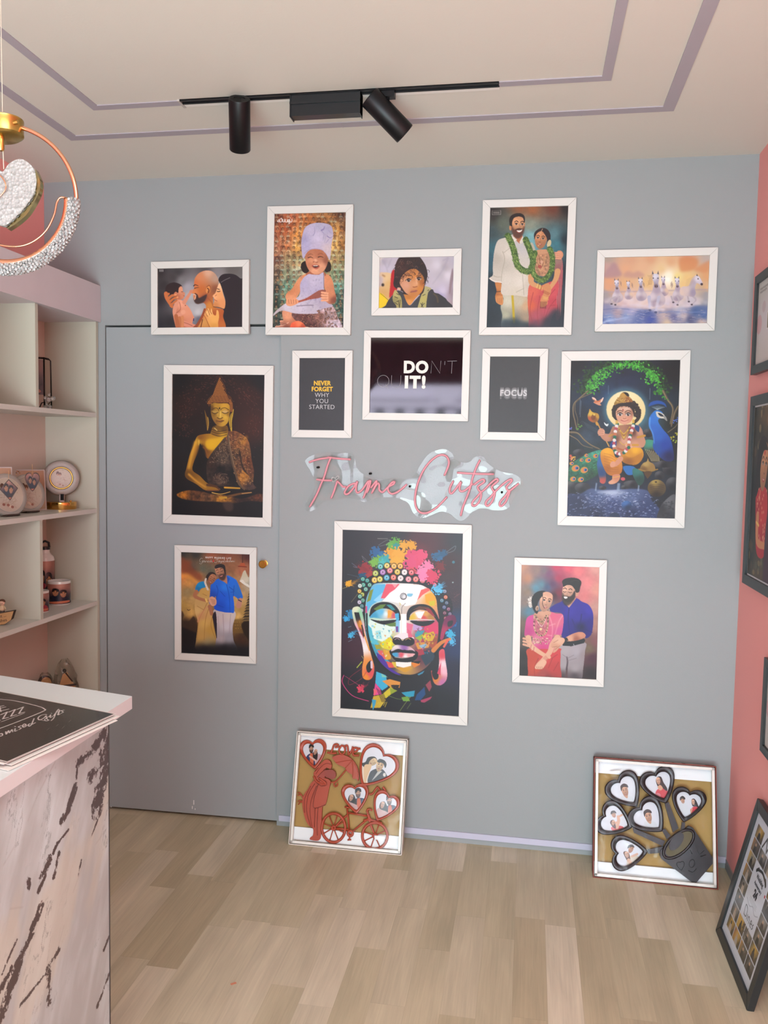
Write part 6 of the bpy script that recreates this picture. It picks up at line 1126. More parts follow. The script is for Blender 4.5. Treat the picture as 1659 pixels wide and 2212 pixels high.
# flush door leaf, slightly pushed in on its right edge
door = thing('door_1', 'x', 'door', (DX0+.004, .002, 0), (0, 0, math.radians(1.2))); del door['label']; del door['category']; struct(door)
LW = DX1-DX0-.007
bm = B(); box(bm, 0, LW, 0, .035, .012, DZ-.008); obj('door_leaf', bm, m_door, door, bevel=.001)
def door_y(x): return .002+(x-DX0)*math.tan(math.radians(1.2))
kx = -1.030; lk = kx-DX0-.004
brass = mat('polished_brass', 'd8a24a', .18, 1)
bm = B(); T = Matrix.Translation((lk, 0, 1.103)) @ Matrix.Rotation(math.radians(90), 4, 'X')
lathe(bm, [(0, .034), (.013, .034), (.0165, .031), (.0165, .022), (.010, .016), (.008, .004), (.014, .002), (.014, 0)], 28, T); obj('door_knob', bm, brass, door, smooth='auto')
# white scuffs near the bottom of the leaf
bm = B()
for px, py, w, h in ((418, 1738, .0035, .020), (415, 1747, .003, .012), (421, 1749, .003, .006), (241, 1742, .006, .003)):
    x, _, z = at(px, py, 1, door_y(-1.3)); lx = x-DX0-.004; box(bm, lx, lx+w, -.0006, .0002, z, z+h)
obj('paint_chips', bm, mat('chip_white', 'dcdcdc', .8), door)
# lavender tape line running above the floor on the grey wall
bm = B(); box(bm, -.952, XR-.004, -.006, .001, .0225, .0465); struct(obj('baseboard_back', bm, mat('lavender_trunking', 'b9b7c9', .45)))

# ceiling: two nested grooves with mauve covers
m_mauve = mat('mauve_cover_strip', 'a8a2aa', .6)
def strip(n, x0, x1, y0, y1):
    bm = B(); box(bm, x0, x1, y0, y1, ZC_-.003, ZC_+.002); struct(obj('trim_%d' % n, bm, m_mauve))
strip(1, -1.62, .459, -.480, -.440)          # outer, along the back wall
bm = B(); box(bm, -1.400, -1.093, -.716, -.682, ZC_-.003, ZC_+.002); box(bm, -.083, .243, -.722, -.690, ZC_-.003, ZC_+.002); struct(obj('trim_2', bm, m_mauve))
strip(3, .421, .459, ROOM_Y+.6, -.480); strip(4, .215, .243, -2.9, -.722)
strip(5, -1.618, -1.580, ROOM_Y+.6, -.480); strip(6, -1.400, -1.370, -2.9, -.716)
bm = B()
for x in (-.62, -.10, .17): box(bm, x, x+.004, -.4805, -.4395, ZC_-.0035, ZC_)
struct(obj('trim_7', bm, mat('strip_joint', 'a8a0aa', .6)))

# ================================================================ TRACK LIGHT
m_blk = mat('satin_black_metal', '121215', .42, .3); m_blk2 = mat('black_plastic', '1b1d20', .3)
tr = thing('track_light', 'black ceiling track light with two cylinder spots and a driver box', 'track light', (-.585, -.70, ZC_))
bm = B(); box(bm, -.503, .503, .008, .030, -.003, .0); obj('slot_edge', bm, mat('slot_white', 'e6e2dc', .4), tr)
bm = B(); box(bm, -.503, .503, -.022, -.014, -.005, 0); box(bm, -.503, .503, .001, .008, -.005, 0); box(bm, -.503, .503, -.022, .008, -.002, 0); obj('track_rail', bm, m_blk, tr)
bm = B(); box(bm, -.508, -.500, -.024, .032, -.006, 0); obj('end_cap', bm, mat('cap_grey', 'b4aea8', .5), tr)
bm = B(); box(bm, -.139, .083, -.018, .018, -.068, -.004); box(bm, -.139, -.136, -.022, .022, -.071, -.002); box(bm, .080, .083, -.022, .022, -.071, -.002); box(bm, -.139, .083, -.024, -.018, -.034, -.026)
obj('driver_box', bm, m_blk2, tr, bevel=.0015)
def spot(px, pz, ax, L, r, nm):
    ax = Vector(ax).normalized(); c = Vector((px+.585, .0, pz))
    q = ax.to_track_quat('Z', 'Y').to_matrix().to_4x4(); T = Matrix.Translation(c) @ q
    bm = B(); lathe(bm, [(0, -L/2+.002), (r*.55, -L/2+.002), (r*.56, -L/2), (r*.96, -L/2), (r, -L/2+.003), (r, L/2-.002), (r*.96, L/2), (r*.86, L/2), (r*.7, L/2-.03), (0, L/2-.035)], 40, T, cap=False)
    s = obj('spot_head', bm, m_blk, tr, smooth='auto')
    bm = B()
    for i in range(-7, 8):
        for j in range(-7, 8):
            if i*i+j*j < 46 and i > -2: lathe(bm, [(0, 0), (.0015, 0)], 6, T @ Matrix.Translation((i*r*.125, j*r*.125, -L/2-.0006)), cap=False)
    obj('vent_grille', bm, m_dark, s)
    bm = B(); lathe(bm, [(0, 0), (r*.66, 0)], 24, T @ Matrix.Translation((0, 0, L/2-.028)), cap=False); obj('lens', bm, mat('lamp_lens', 'b8b4a8', .2), s)
    bm = B(); top = c-ax*(L*.30); box(bm, px+.585-.022, px+.585+.022, -.014, .014, -.022, -.003); tube(bm, [(px+.585, 0, -.015), (px+.585, 0, pz*.5), tuple(top)], .007, 10)
    obj('pivot', bm, m_blk, s, smooth='auto')
spot(-.893, -.079, (-.20, .62, -.75), .158, .0335, 'a')
spot(-.420, -.074, (.70, .30, -.66), .150, .0345, 'b')

# ================================================================ SHELVING UNIT (against the left wall, open front facing right)
SX0, SX1 = -1.995, -1.757; SY0, SY1 = -2.35, -.003; TH = .018
sh = thing('display_shelf', 'tall white open display shelf unit with pelmet against the pink left wall', 'shelf unit', (SX0, SY0, 0))
def sbox(name, x0, x1, y0, y1, z0, z1, m=m_white, bevel=.0008, parent=None):
    bm = B(); box(bm, x0-SX0, x1-SX0, y0-SY0, y1-SY0, z0, z1); return obj(name, bm, m, parent or sh, bevel=bevel)
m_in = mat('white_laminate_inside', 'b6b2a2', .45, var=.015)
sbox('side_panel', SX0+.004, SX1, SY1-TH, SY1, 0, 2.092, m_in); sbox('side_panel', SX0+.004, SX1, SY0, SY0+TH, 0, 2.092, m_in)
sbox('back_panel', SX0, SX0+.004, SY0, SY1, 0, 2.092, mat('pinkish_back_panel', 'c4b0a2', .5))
SZ = [.530, .918, 1.312, 1.714]
for z in SZ: sbox('shelf_board', SX0+.004, SX1-.001, SY0+TH, SY1-TH, z-TH, z, m_white)
sbox('shelf_board', SX0+.004, SX1-.001, SY0+TH, SY1-TH, .06, .06+TH, m_white)
sbox('pelmet', SX0, SX1+.012, SY0, SY1+.001, 2.092, 2.242, mat('pelmet_white', 'c8bcc0', .4))
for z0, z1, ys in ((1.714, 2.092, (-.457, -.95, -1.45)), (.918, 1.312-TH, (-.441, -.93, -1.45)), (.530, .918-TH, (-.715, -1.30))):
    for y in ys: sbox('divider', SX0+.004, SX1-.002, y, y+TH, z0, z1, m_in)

# ================================================================ COUNTER
ct = [(-.841, -1.546), (-1.236, -1.455), (-1.55, -1.50), (-1.55, -2.9), (-.806, -2.9)]
cnt = thing('sales_counter', 'sales counter with white top and brown-veined marble-look front', 'counter', (-1.18, -2.2, 0))
m_top = mat('counter_top_white', 'd0d8da', .22, var=.01); m_edge = mat('counter_edge_pinkish', 'c4c2c4', .35)
off = Vector((1.18, 2.2, 0))
bm = B(); prism(bm, [Vector((x, y, 1.0))+off for x, y in ct], (0, 0, .0012)); obj('worktop', bm, m_top, cnt)
bm = B(); prism(bm, [Vector((x, y, .972))+off for x, y in ct], (0, 0, .028)); obj('top_edge', bm, m_edge, cnt)
m_marble = mat('marble_laminate', 'bab4b4', .34, var=.12, scale=3)
FY0, FY1 = -1.608, -2.25; xf = lambda y: -.868+(-1.608-y)*.0145
FQ = [(xf(FY1), FY1, .972), (xf(FY0), FY0, .972), (xf(FY0), FY0, 0), (xf(FY1), FY1, 0)]
def marble_pic(n):
    cr = lambda p: (pix(p)[0]*2.8656, (pix(p)[1]-1440)*2.8656)
    P = Print(*n, [cr(p) for p in FQ], 'c4bebe', ss=1); r = random.Random(6); h, w = P.h, P.w
    D = lambda c, a, seed, o=5: fractal(h, w, c, seed, o)
    # slanted cloud fields, sheared so that they climb towards the wall
    yy, xx = np.mgrid[0:h, 0:w]; sh = (xx+(yy*.42)).astype(int)
    def sheared(f): return f[np.clip((yy*.33).astype(int), 0, f.shape[0]-1), np.clip((sh*1.0).astype(int), 0, f.shape[1]-1)]
    W2 = int(w+h*.42)+4
    cl = sheared(fractal(h, W2, 60, 3, 5)); c2 = sheared(fractal(h, W2, 26, 8, 6)); c3 = fractal(int(h*1.3), W2, 7, 5, 5)[(yy*.7).astype(int), np.clip(sh, 0, W2-1)]
    g = P.a; wt = np.clip((cl-.38)*3.2, 0, 1)[..., None]; g[:] = hx('a9adad')*(1-wt)+hx('c4cfd2')*wt
    pe = np.clip((sheared(fractal(h, W2, 80, 21, 4))-.55)*4, 0, .45)[..., None]; g[:] = g*(1-pe)+hx('c4bdaa')*pe
    rd = 1-np.clip(np.abs(c2-.5)/.018, 0, 1); g[:] = g*(1-.28*(rd*np.clip((cl-.45)*5, 0, 1))[..., None])
    # dark brown patches
    M_ = np.zeros((h, w), np.float32)
    V = [((670, 375), (560, 530), 30), ((560, 530), (475, 600), 22), ((672, 430), (640, 640), 78), ((650, 600), (600, 860), 66), ((600, 650), (540, 700), 34), ((462, 750), (420, 880), 24), ((420, 880), (380, 955), 22), ((475, 610), (470, 690), 9), ((350, 1095), (328, 1150), 12), ((300, 1200), (255, 1300), 26), ((270, 1300), (235, 1385), 18), ((360, 1160), (330, 1300), 14), ((160, 1300), (195, 1370), 0),
         ((170, 1310), (180, 1365), 16), ((250, 1480), (190, 1650), 26), ((190, 1650), (130, 1790), 22), ((360, 1750), (290, 1870), 16), ((300, 1860), (300, 2080), 20), ((280, 1900), (120, 2100), 9), ((110, 1850), (0, 2170), 34), ((60, 1880), (-60, 2120), 20), ((680, 1880), (600, 2100), 14), ((690, 1620), (640, 1750), 12), ((500, 1200), (480, 1290), 8), ((420, 1010), (350, 1100), 7), ((560, 1060), (600, 950), 8), ((100, 1690), (10, 1900), 8)]
    for a_, b_, w_ in V:
        if w_ == 0: continue
        A_ = P.tf([a_, b_]); k = P.k*w_; d = A_[1]-A_[0]; L = d@d+1e-6; t_ = np.clip(((xx-A_[0][0])*d[0]+(yy-A_[0][1])*d[1])/L, 0, 1)
        M_ = np.maximum(M_, np.clip(1.25-np.hypot(xx-A_[0][0]-t_*d[0], yy-A_[0][1]-t_*d[1])/k, 0, 1.2))
    n_ = (c3-.5)*3.8+(fractal(h, w, 3, 44, 2)-.5)*1.5+(c2-.5)*1.6+(np.random.RandomState(3).rand(h, w)-.5)*.35
    v = np.clip((M_*1.15+n_-.50)*4.5, 0, 1)*(M_ > .12)
    so = np.clip(M_*.55, 0, .5)*np.clip(.5+n_, 0, 1)
    g[:] = g*(1-so[..., None])+hx('8c807e')*so[..., None]; g[:] = g*(1-.9*v[..., None])+hx('463a3a')*.9*v[..., None]
    for l in ([(340, 590), (230, 800), (170, 960)], [(90, 1110), (20, 1230)], [(395, 1600), (330, 1840)], [(520, 1200), (450, 1400)], [(60, 1500), (140, 1490)], [(660, 1000), (590, 1100)]): P.line(l, 5, '8c7c7a', 2, al=.45, blur=3)
    return P
mp = ink_mesh('marble_front', marble_pic((.642*720, .972*720)), quadfn(*[np.array(p)+np.array((1.1807, 2.2, 0)) for p in FQ]), ink('marble_print', .34, .35), cnt, 1.12)
bm = B(); prism(bm, [Vector(p)+off for p in ((-.868, -1.608, 0), (-1.50, -1.56, 0), (-1.50, -2.85, 0), (-.850, -2.85, 0))], (0, 0, .972)); obj('counter_body', bm, m_marble, cnt)
bm = B(); box(bm, -.8686, -.866, -1.6085, -1.6055, 0, .972); bmesh.ops.translate(bm, verts=bm.verts, vec=off); obj('corner_seam', bm, mat('seam_brown', '3c3432', .6), cnt)

# ================================================================ WHITE PICTURE FRAMES
t = NT('white_frame_foil'); tc = t.add('ShaderNodeTexCoord').outputs['Object']
n = t.add('ShaderNodeTexNoise', inp={'Scale': 260, 'Detail': 3}); t.l(tc, n.inputs['Vector']); t.b.inputs['Base Color'].default_value = (*lin('d2d0cb'), 1); t.b.inputs['Roughness'].default_value = .45; t.bump(n.outputs[0], .12, .001); m_frame = t.m
m_side = mat('frame_backing_grey', '9c968e', .6); m_black = mat('black_frame_moulding', '232526', .35, var=.08)  # grey-brown of the backing boards behind the mitre joints
m_ink = ink('printed_lustre_paper', .42, .3); m_gloss = ink('printed_gloss', .25, .4, coat=.15); m_holo = ink('printed_crackle_gloss', .03, .6, bump=.007, coat=.5)
def frame_rails(bm, w, h, rw, d, gap=.0004, lip=.0):
    o = [(-w/2, -h/2), (w/2, -h/2), (w/2, h/2), (-w/2, h/2)]; i = [(-w/2+rw, -h/2+rw), (w/2-rw, -h/2+rw), (w/2-rw, h/2-rw), (-w/2+rw, h/2-rw)]
    for k in range(4):
        a, b, c, e = o[k], o[(k+1) % 4], i[(k+1) % 4], i[k]; dv = Vector((b[0]-a[0], b[1]-a[1])).normalized()*gap
        P = [(a[0]+dv.x, a[1]+dv.y), (b[0]-dv.x, b[1]-dv.y), (c[0]-dv.x, c[1]-dv.y), (e[0]+dv.x, e[1]+dv.y)]
        prism(bm, [(x, 0, z) for x, z in P], (0, -d, 0))
DENS = 640.   # ink cells per metre of print
def white_frame(px, label, rw, pic, ydoor=None, group='white framed pictures on the grey wall', mink=None, gain=1.12, d=.018):
    y0 = -d if ydoor is None else None
    P = np.array([at(u, v, 1, -d if ydoor is None else door_y(-1.25)-d) for u, v in px])
    c = P.mean(0); w = (np.hypot(*(P[1]-P[0])[[0, 2]])+np.hypot(*(P[2]-P[3])[[0, 2]]))/2; h = (np.hypot(*(P[0]-P[3])[[0, 2]])+np.hypot(*(P[1]-P[2])[[0, 2]]))/2
    e = (P[1]-P[0]+P[2]-P[3])/2; f = (P[0]-P[3]+P[1]-P[2])/2; ang = (math.atan2(e[2], e[0])+math.atan2(-f[0], f[2]))/2
    yb = 0 if ydoor is None else door_y(c[0])
    T = thing('picture_frame', label, 'framed picture', (c[0], yb-.0008, c[2]), (0, -ang, 0 if ydoor is None else math.radians(1.2)), group)
    bm = B(); frame_rails(bm, w, h, rw, d); obj('frame_moulding', bm, m_frame, T, bevel=.0009)
    bm = B(); box(bm, -w/2+.003, w/2-.003, -.007, 0, -h/2+.003, h/2-.003); obj('backing_board', bm, m_side, T)
    a, b = w/2-rw+.001, h/2-rw+.001; yp = -d+.006
    if pic: ink_mesh('print', pic((2*a*DENS, 2*b*DENS)), quadfn((-a, yp, b), (a, yp, b), (a, yp, -b), (-a, yp, -b)), mink or m_ink, T, gain)
    return T, a, b, yp
FR = dict(fam=[(325.5, 564.2), (536.7, 562.4), (538.6, 722.9), (327.4, 721.0)], chef=[(577.2, 446.0), (762.8, 441.5), (757.0, 724.4), (574.2, 722.4)], kid=[(804.9, 541.2), (997.3, 536.4), (993.2, 680.2), (802.2, 681.5)],
    gar=[(1043.9, 432.9), (1246.2, 426.3), (1232.9, 722.7), (1033.8, 724.1)], hor=[(1291.6, 541.6), (1552.2, 533.0), (1542.4, 712.9), (1283.7, 717.6)], gold=[(352.5, 786.9), (588.5, 791.9), (585.8, 1139.0), (355.2, 1128.9)],
    never=[(630.7, 756.7), (760.9, 757.7), (759.2, 946.7), (630.7, 943.9)], dont=[(786.3, 714.4), (1017.9, 713.1), (1009.6, 909.6), (783.2, 906.8)], focus=[(1043.3, 753.9), (1185.2, 752.6), (1176.6, 951.5), (1036.4, 949.8)],
    mur=[(1215.2, 760.7), (1493.2, 755.1), (1476.9, 1140.1), (1202.7, 1134.6)], gan=[(377.2, 1177.2), (554.1, 1183.5), (550.6, 1433.8), (378.3, 1424.7)], col=[(722.8, 1125.8), (1018.5, 1134.0), (1009.8, 1567.9), (717.2, 1546.1)], coup=[(1110.4, 1204.1), (1310.9, 1210.7), (1304.0, 1485.0), (1107.3, 1472.6)])
G1 = 'white framed pictures on the grey wall'
white_frame(FR['fam'], 'white framed picture of a bald man nose to nose with a baby beside a woman', .0275, pic_family, gain=1.35)
white_frame(FR['chef'], 'white framed picture of a laughing toddler in a tall chef hat and apron', .029, pic_chef, gain=1.25)
white_frame(FR['kid'], 'small white framed picture of a curly haired child in a dark jacket', .0285, pic_kid, gain=1.15)
white_frame(FR['gar'], 'white framed picture of a wedding couple wearing green leaf garlands', .0285, pic_garland, gain=1.1)
white_frame(FR['hor'], 'white framed picture of seven white horses galloping through surf at sunset', .0275, pic_horses, gain=1.1)
white_frame(FR['gold'], 'white framed picture of a golden seated Buddha on a dark background', .0365, pic_golden, ydoor=1, gain=1.2)
white_frame(FR['mur'], 'large white framed picture of a child deity beside a blue peacock by a stream', .035, pic_deity, gain=1.1)
white_frame(FR['col'], 'largest white framed picture showing a multicoloured painted Buddha face', .034, pic_colour, gain=1.12)
white_frame(FR['coup'], 'white framed picture of a woman in pink sari beside a bearded man in violet', .0275, pic_couple, gain=1.05)
T, a, b, yp = white_frame(FR['gan'], 'white framed wedding picture of a man in bright blue shirt, hung on the flush door', .0285, pic_ganesh, ydoor=1, gain=1.2)
m_wtxt = mat('white_ink', 'dcd8d0', .5); m_gold_t = mat('yellow_ink', 'e0b028', .5); m_thin = mat('pale_grey_ink', 'b8b8ba', .5)
RX = Matrix.Rotation(math.radians(90), 4, 'X')
def tx(x, z, y): return Matrix.Translation((x, y-.0006, z)) @ RX
text_mesh('lettering', 'HAPPY MARRIED LIFE', .0105, m_wtxt, T, tx(.012, b-.024, yp), off=.0002, space=1.55, sx=.75)
def script(bm, strokes, fn, r, n=6):
    for s in strokes:
        Q = spline(s, False, 6) if len(s) > 2 else np.array(s, float)
        P = [fn(x, y) for x, y in Q]; tube(bm, P, r, n, flat=.35)
bm = B(); sc_ = 2*a/1000.
fn = lambda x, y: (-a+(x-188)*sc_, yp-.001, b-(y-200-(x-188)*.045)*sc_)
S_ = [[(500, 300), (478, 295), (460, 320), (465, 345), (490, 350), (505, 330), (500, 350), (480, 375), (455, 365)], [(490, 335), (520, 330), (530, 345), (515, 352), (512, 340), (533, 333), (535, 352)], [(545, 333), (543, 353), (556, 334), (566, 338), (566, 353)], [(576, 345), (592, 338), (584, 332), (574, 342), (582, 354), (598, 348)], [(612, 333), (602, 338), (612, 346), (602, 354)], [(626, 315), (618, 353), (632, 336), (638, 340), (636, 354), (646, 352)],
      [(690, 318), (730, 308), (718, 310), (712, 340), (700, 362), (680, 358), (676, 348)], [(730, 345), (745, 335), (738, 330), (728, 340), (732, 354), (745, 350), (750, 332), (748, 354)], [(758, 334), (758, 350), (772, 350), (776, 334), (770, 366), (756, 368)], [(795, 336), (784, 338), (784, 352), (798, 348), (800, 334), (802, 353)], [(818, 312), (810, 352), (820, 352)], [(838, 336), (826, 340), (828, 353), (840, 346), (842, 335), (846, 353)], [(862, 312), (854, 353), (872, 334), (860, 344), (874, 354)], [(888, 334), (878, 338), (888, 346), (878, 354)],
      [(904, 312), (896, 353), (910, 336), (916, 342), (914, 354)], [(924, 336), (920, 353), (930, 338), (938, 340), (934, 353), (944, 338), (952, 342), (950, 354)], [(966, 336), (962, 353)], [(968, 324), (969, 326)]]
script(bm, S_, fn, .0012); obj('name_lettering', bm, m_wtxt, T)
bm = B(); hc = fn(658, 338); prism(bm, [(hc[0]+.004*x, yp-.0008, hc[2]+.004*z) for x, z in ((0, -1), (.9, .1), (.8, .7), (.3, .8), (0, .35), (-.3, .8), (-.8, .7), (-.9, .1))], (0, -.0005, 0)); obj('heart_mark', bm, mat('red_ink', 'c8202c', .5), T)

def flat_pic(c, seed=0):
    def f(n):
        P = Print(max(8, n[0]*.25), max(8, n[1]*.25), [(0, 0), (100, 0), (100, 100), (0, 100)], c, ss=1); P.noise(.03, 5, seed); return P
    return f
T, a, b, yp = white_frame(FR['never'], 'small dark motivational print NEVER FORGET WHY YOU STARTED in a white frame', .0295, flat_pic('38393d'))
for s, z, mm, o_, sz in (('NEVER', .036, m_gold_t, .0009, .0245), ('FORGET', .0125, m_gold_t, .0009, .0245), ('WHY', -.011, m_thin, -.0001, .0245), ('YOU', -.035, m_thin, -.0001, .0245), ('STARTED', -.0585, m_thin, -.0001, .0245)):
    text_mesh('lettering', s, sz, mm, T, tx(0, z, yp), off=o_, space=1.05, sx=.92 if mm is m_gold_t else 1.0)
T, a, b, yp = white_frame(FR['focus'], 'small dark print with the blurred word FOCUS in a white frame', .0295, flat_pic('3b3b3c', 2))
FT = [mat('focus_ink_%s' % c, c, .5) for c in ('5c5c5d', '808082', 'b8b8ba')]
for k, (z, i) in enumerate(((.0055, 0), (.0005, 1), (-.0120, 1), (-.0165, 0), (-.0045, 2))):
    text_mesh('lettering', 'FOCUS', .031, FT[i], T, Matrix.Translation((-.002, -.0003*k, 0)) @ tx(0, z, yp), off=.0011, space=1.08)
def dont_base(n):
    P = Print(n[0]*.3, n[1]*.3, [(0, 0), (100, 0), (100, 100), (0, 100)], '20141a', ss=1); P.noise(.2, 6, 4); return P  # maroon tint puts the reflection of the pink interior into the ink
T, a, b, yp = white_frame(FR['dont'], 'white framed glossy print reading DO IT over thin DONT QUIT letters', .0275, dont_base, mink=m_holo)
kx = 2*a/575.; fx = lambda x: -a+(x-528)*kx; fz = lambda y: b-(y-90)*kx
hgt = lambda px_: px_*kx*1.39
text_mesh('bold_lettering', 'DO', hgt(71), m_wtxt, T, tx(fx(814), fz(304), yp), off=.0030, space=1.1, sx=.97)
text_mesh('bold_lettering', 'IT!', hgt(71), m_wtxt, T, tx(fx(812), fz(396), yp), off=.0036, space=1.2, sx=1.02)
m_hair = mat('thin_line_ink', 'a8a6aa', .4)
bm = B(); r_ = .0007
f3 = lambda x, y: (fx(x), yp-.0006, fz(y))
for s in ([(908, 308), (912, 232), (964, 308), (968, 232)], [(993, 234), (992, 256)], [(1008, 234), (1066, 232)], [(1037, 233), (1035, 308)]): tube(bm, [f3(*p) for p in s], r_, 5)
obj('thin_lettering', bm, m_hair, T); bm = B(); t_ = [(612+36*math.cos(q), 358+36*math.sin(q)) for q in np.linspace(0, 6.283, 40)]; tube(bm, [f3(*p) for p in t_], r_, 5)
tube(bm, [f3(*p) for p in [(628, 378), (645, 402)]], r_, 5); tube(bm, [f3(*p) for p in spline([(664, 322), (664, 368), (672, 390), (692, 397), (712, 390), (721, 368), (722, 322)], False)], r_, 5)
obj('thin_lettering', bm, m_hair, T)

# ================================================================ BLACK FRAMES ON THE RIGHT WALL
def black_frame(name, label, y0, y1, z0, z1, rw, pic, rot=0, d=.02, mat_w=.0, group='black framed pictures on the pink wall'):
    cy, cz = (y0+y1)/2, (z0+z1)/2; w, h = y1-y0, z1-z0
    T = thing(name, label, 'framed picture', (XR-.0008, cy, cz), (0, 0, math.radians(-90)), group)
    # local x -> towards the back wall is -x
    bm = B(); frame_rails(bm, w, h, rw, d); obj('frame_moulding', bm, m_black, T, bevel=.001)
    bm = B(); box(bm, -w/2+.003, w/2-.003, -.008, 0, -h/2+.003, h/2-.003); obj('backing_board', bm, m_side, T)
    a, b = w/2-rw+.001, h/2-rw+.001; yp = -.012
    if mat_w:
        bm = B(); box(bm, -a, a, yp, yp+.003, -b, b); obj('mount', bm, mat('white_mount', 'd8d8da', .6), T); a -= mat_w; b -= mat_w; yp -= .001
    ink_mesh('print', pic((2*a*DENS*.8, 2*b*DENS*.8)), quadfn((-a, yp, b), (a, yp, b), (a, yp, -b), (-a, yp, -b)), m_ink, T, 1.4)
    return T
black_frame('picture_frame', 'black framed pale photo collage high on the pink right wall', -.52, -.103, 1.868, 2.213, .030, pic_pale)
black_frame('picture_frame', 'large black framed picture of a woman in red on the pink right wall', -.56, -.122, 1.125, 1.790, .034, pic_wall_pair, mat_w=.007)
black_frame('picture_frame', 'black framed picture low on the pink right wall, mostly cut off by the photo edge', -.86, -.452, .622, .93, .026, pic_pale)
# ================================================================ LEANING COLLAGE FRAME
P0 = np.array([.695, -.459, .0]); P1 = np.array([.695, -.873, .0]); P2 = np.array([.806, -.459, .464])
T = thing('picture_frame', 'black framed photo collage with Wedding Anniversary 24 leaning on floor by the pink wall', 'framed picture', tuple((P0+P1)/2), (0, 0, math.radians(-90)))
T.rotation_euler = (-math.atan2(P2[0]-P0[0], P2[2]), 0, math.radians(-90))
w, h = .414, float(np.linalg.norm(P2-P0)); d = .02
bm = B(); frame_rails(bm, w, h, .031, d); bmesh.ops.translate(bm, verts=bm.verts, vec=(0, d, h/2)); obj('frame_moulding', bm, m_black, T, bevel=.001)
bm = B(); box(bm, -w/2+.003, w/2-.003, .012, d, .003, h-.003); obj('backing_board', bm, m_side, T)
a, b = w/2-.030, h/2-.030; yp = .007
def collage(n):
    P = Print(*n, [(0, 0), (100, 0), (100, 117), (0, 117)], 'c9ccd6', ss=3); r = random.Random(12)
    def tile(x, y, w, h):
        c = r.choice(['1c1a1a', '34302c', '4c4640', '26221f']) if r.random() < .75 else r.choice(['b8843c', 'c89c48', '8c5428', 'a87848'])
        P.poly([(x, y), (x+w, y), (x+w, y+h), (x, y+h)], blend((x, y, c), (x+w, y+h, '1c1816'), (x+w*.5, y+h*.3, r.choice(['8c8478', 'c89c3c', '5c5650', '8c8478', '6c6660']))), sm=False)
        P.poly([(x+w*.3, y+h), (x+w*.35, y+h*.5), (x+w*.5, y+h*.35), (x+w*.62, y+h*.5), (x+w*.7, y+h)], r.choice(['14100f', 'a89888', '2c2420', '14100f']), sm=False); P.ell(x+w*.47, y+h*.34, w*.08, h*.12, r.choice(['b08c70', '1c1614']))
    for j in range(8):
        for i in range(4):
            if 1 <= i <= 2 and 2 <= j <= 5: continue
            if j == 0 and i > 0: continue
            tile(8+i*21.2, 9+j*12.5, 20.2, 11.7)
    P.line([(32, 20), (38, 10), (44, 20), (48, 10), (56, 20), (62, 10)], 2, '34302c', sm=False); P.line([(66, 19), (70, 10), (76, 19), (82, 10), (88, 19)], 1.6, '34302c', sm=False)
    P.line([(39, 38), (50, 35.5), (61, 38)], 2.4, '1c1c20'); P.line([(36, 40), (40, 37)], 3, '1c1c20'); P.line([(60, 37), (64, 40)], 3, '1c1c20')
    P.line([(34, 66.5), (44, 69), (52, 66), (60, 69), (68, 66)], .6, '8c8c94')
    for k in range(3): P.line([(40, 62+k*1.6), (60, 62+k*1.6)], .5, 'a4a4aa')
    P.ell(69, 47, 1.4, 1.4, 'b02c3c')
    for s in ([(38, 80), (37, 72), (43, 73), (44, 79), (38, 80)], [(47, 76), (47, 80)], [(50, 80), (50, 76), (53, 76), (54, 80)], [(57, 78), (61, 77), (58, 75), (57, 79), (61, 80)], [(65, 75), (63, 77), (65, 78), (63, 80)], [(45, 84), (44, 90), (49, 84), (45, 87), (50, 90)], [(53, 86), (53, 90)], [(57, 83), (55, 90), (60, 89)]): P.line(s, .8, '24242a')
    return P
ink_mesh('print', collage((2*a*DENS, 2*b*DENS)), quadfn((-a, yp, h/2+b), (a, yp, h/2+b), (a, yp, h/2-b), (-a, yp, h/2-b)), m_gloss, T, 1.15)
m_btxt = mat('black_ink', '1c1c22', .5)
kz = 2*b/117; zz = lambda y: h/2+b-y*kz
text_mesh('lettering', 'Wedding', .021, m_btxt, T, tx(0, zz(44.5), yp), off=0, sx=.9); text_mesh('lettering', 'Anniversary', .018, m_btxt, T, tx(0, zz(50.5), yp), sx=.85); text_mesh('lettering', '24', .033, m_btxt, T, tx(0, zz(59), yp), off=.0018)

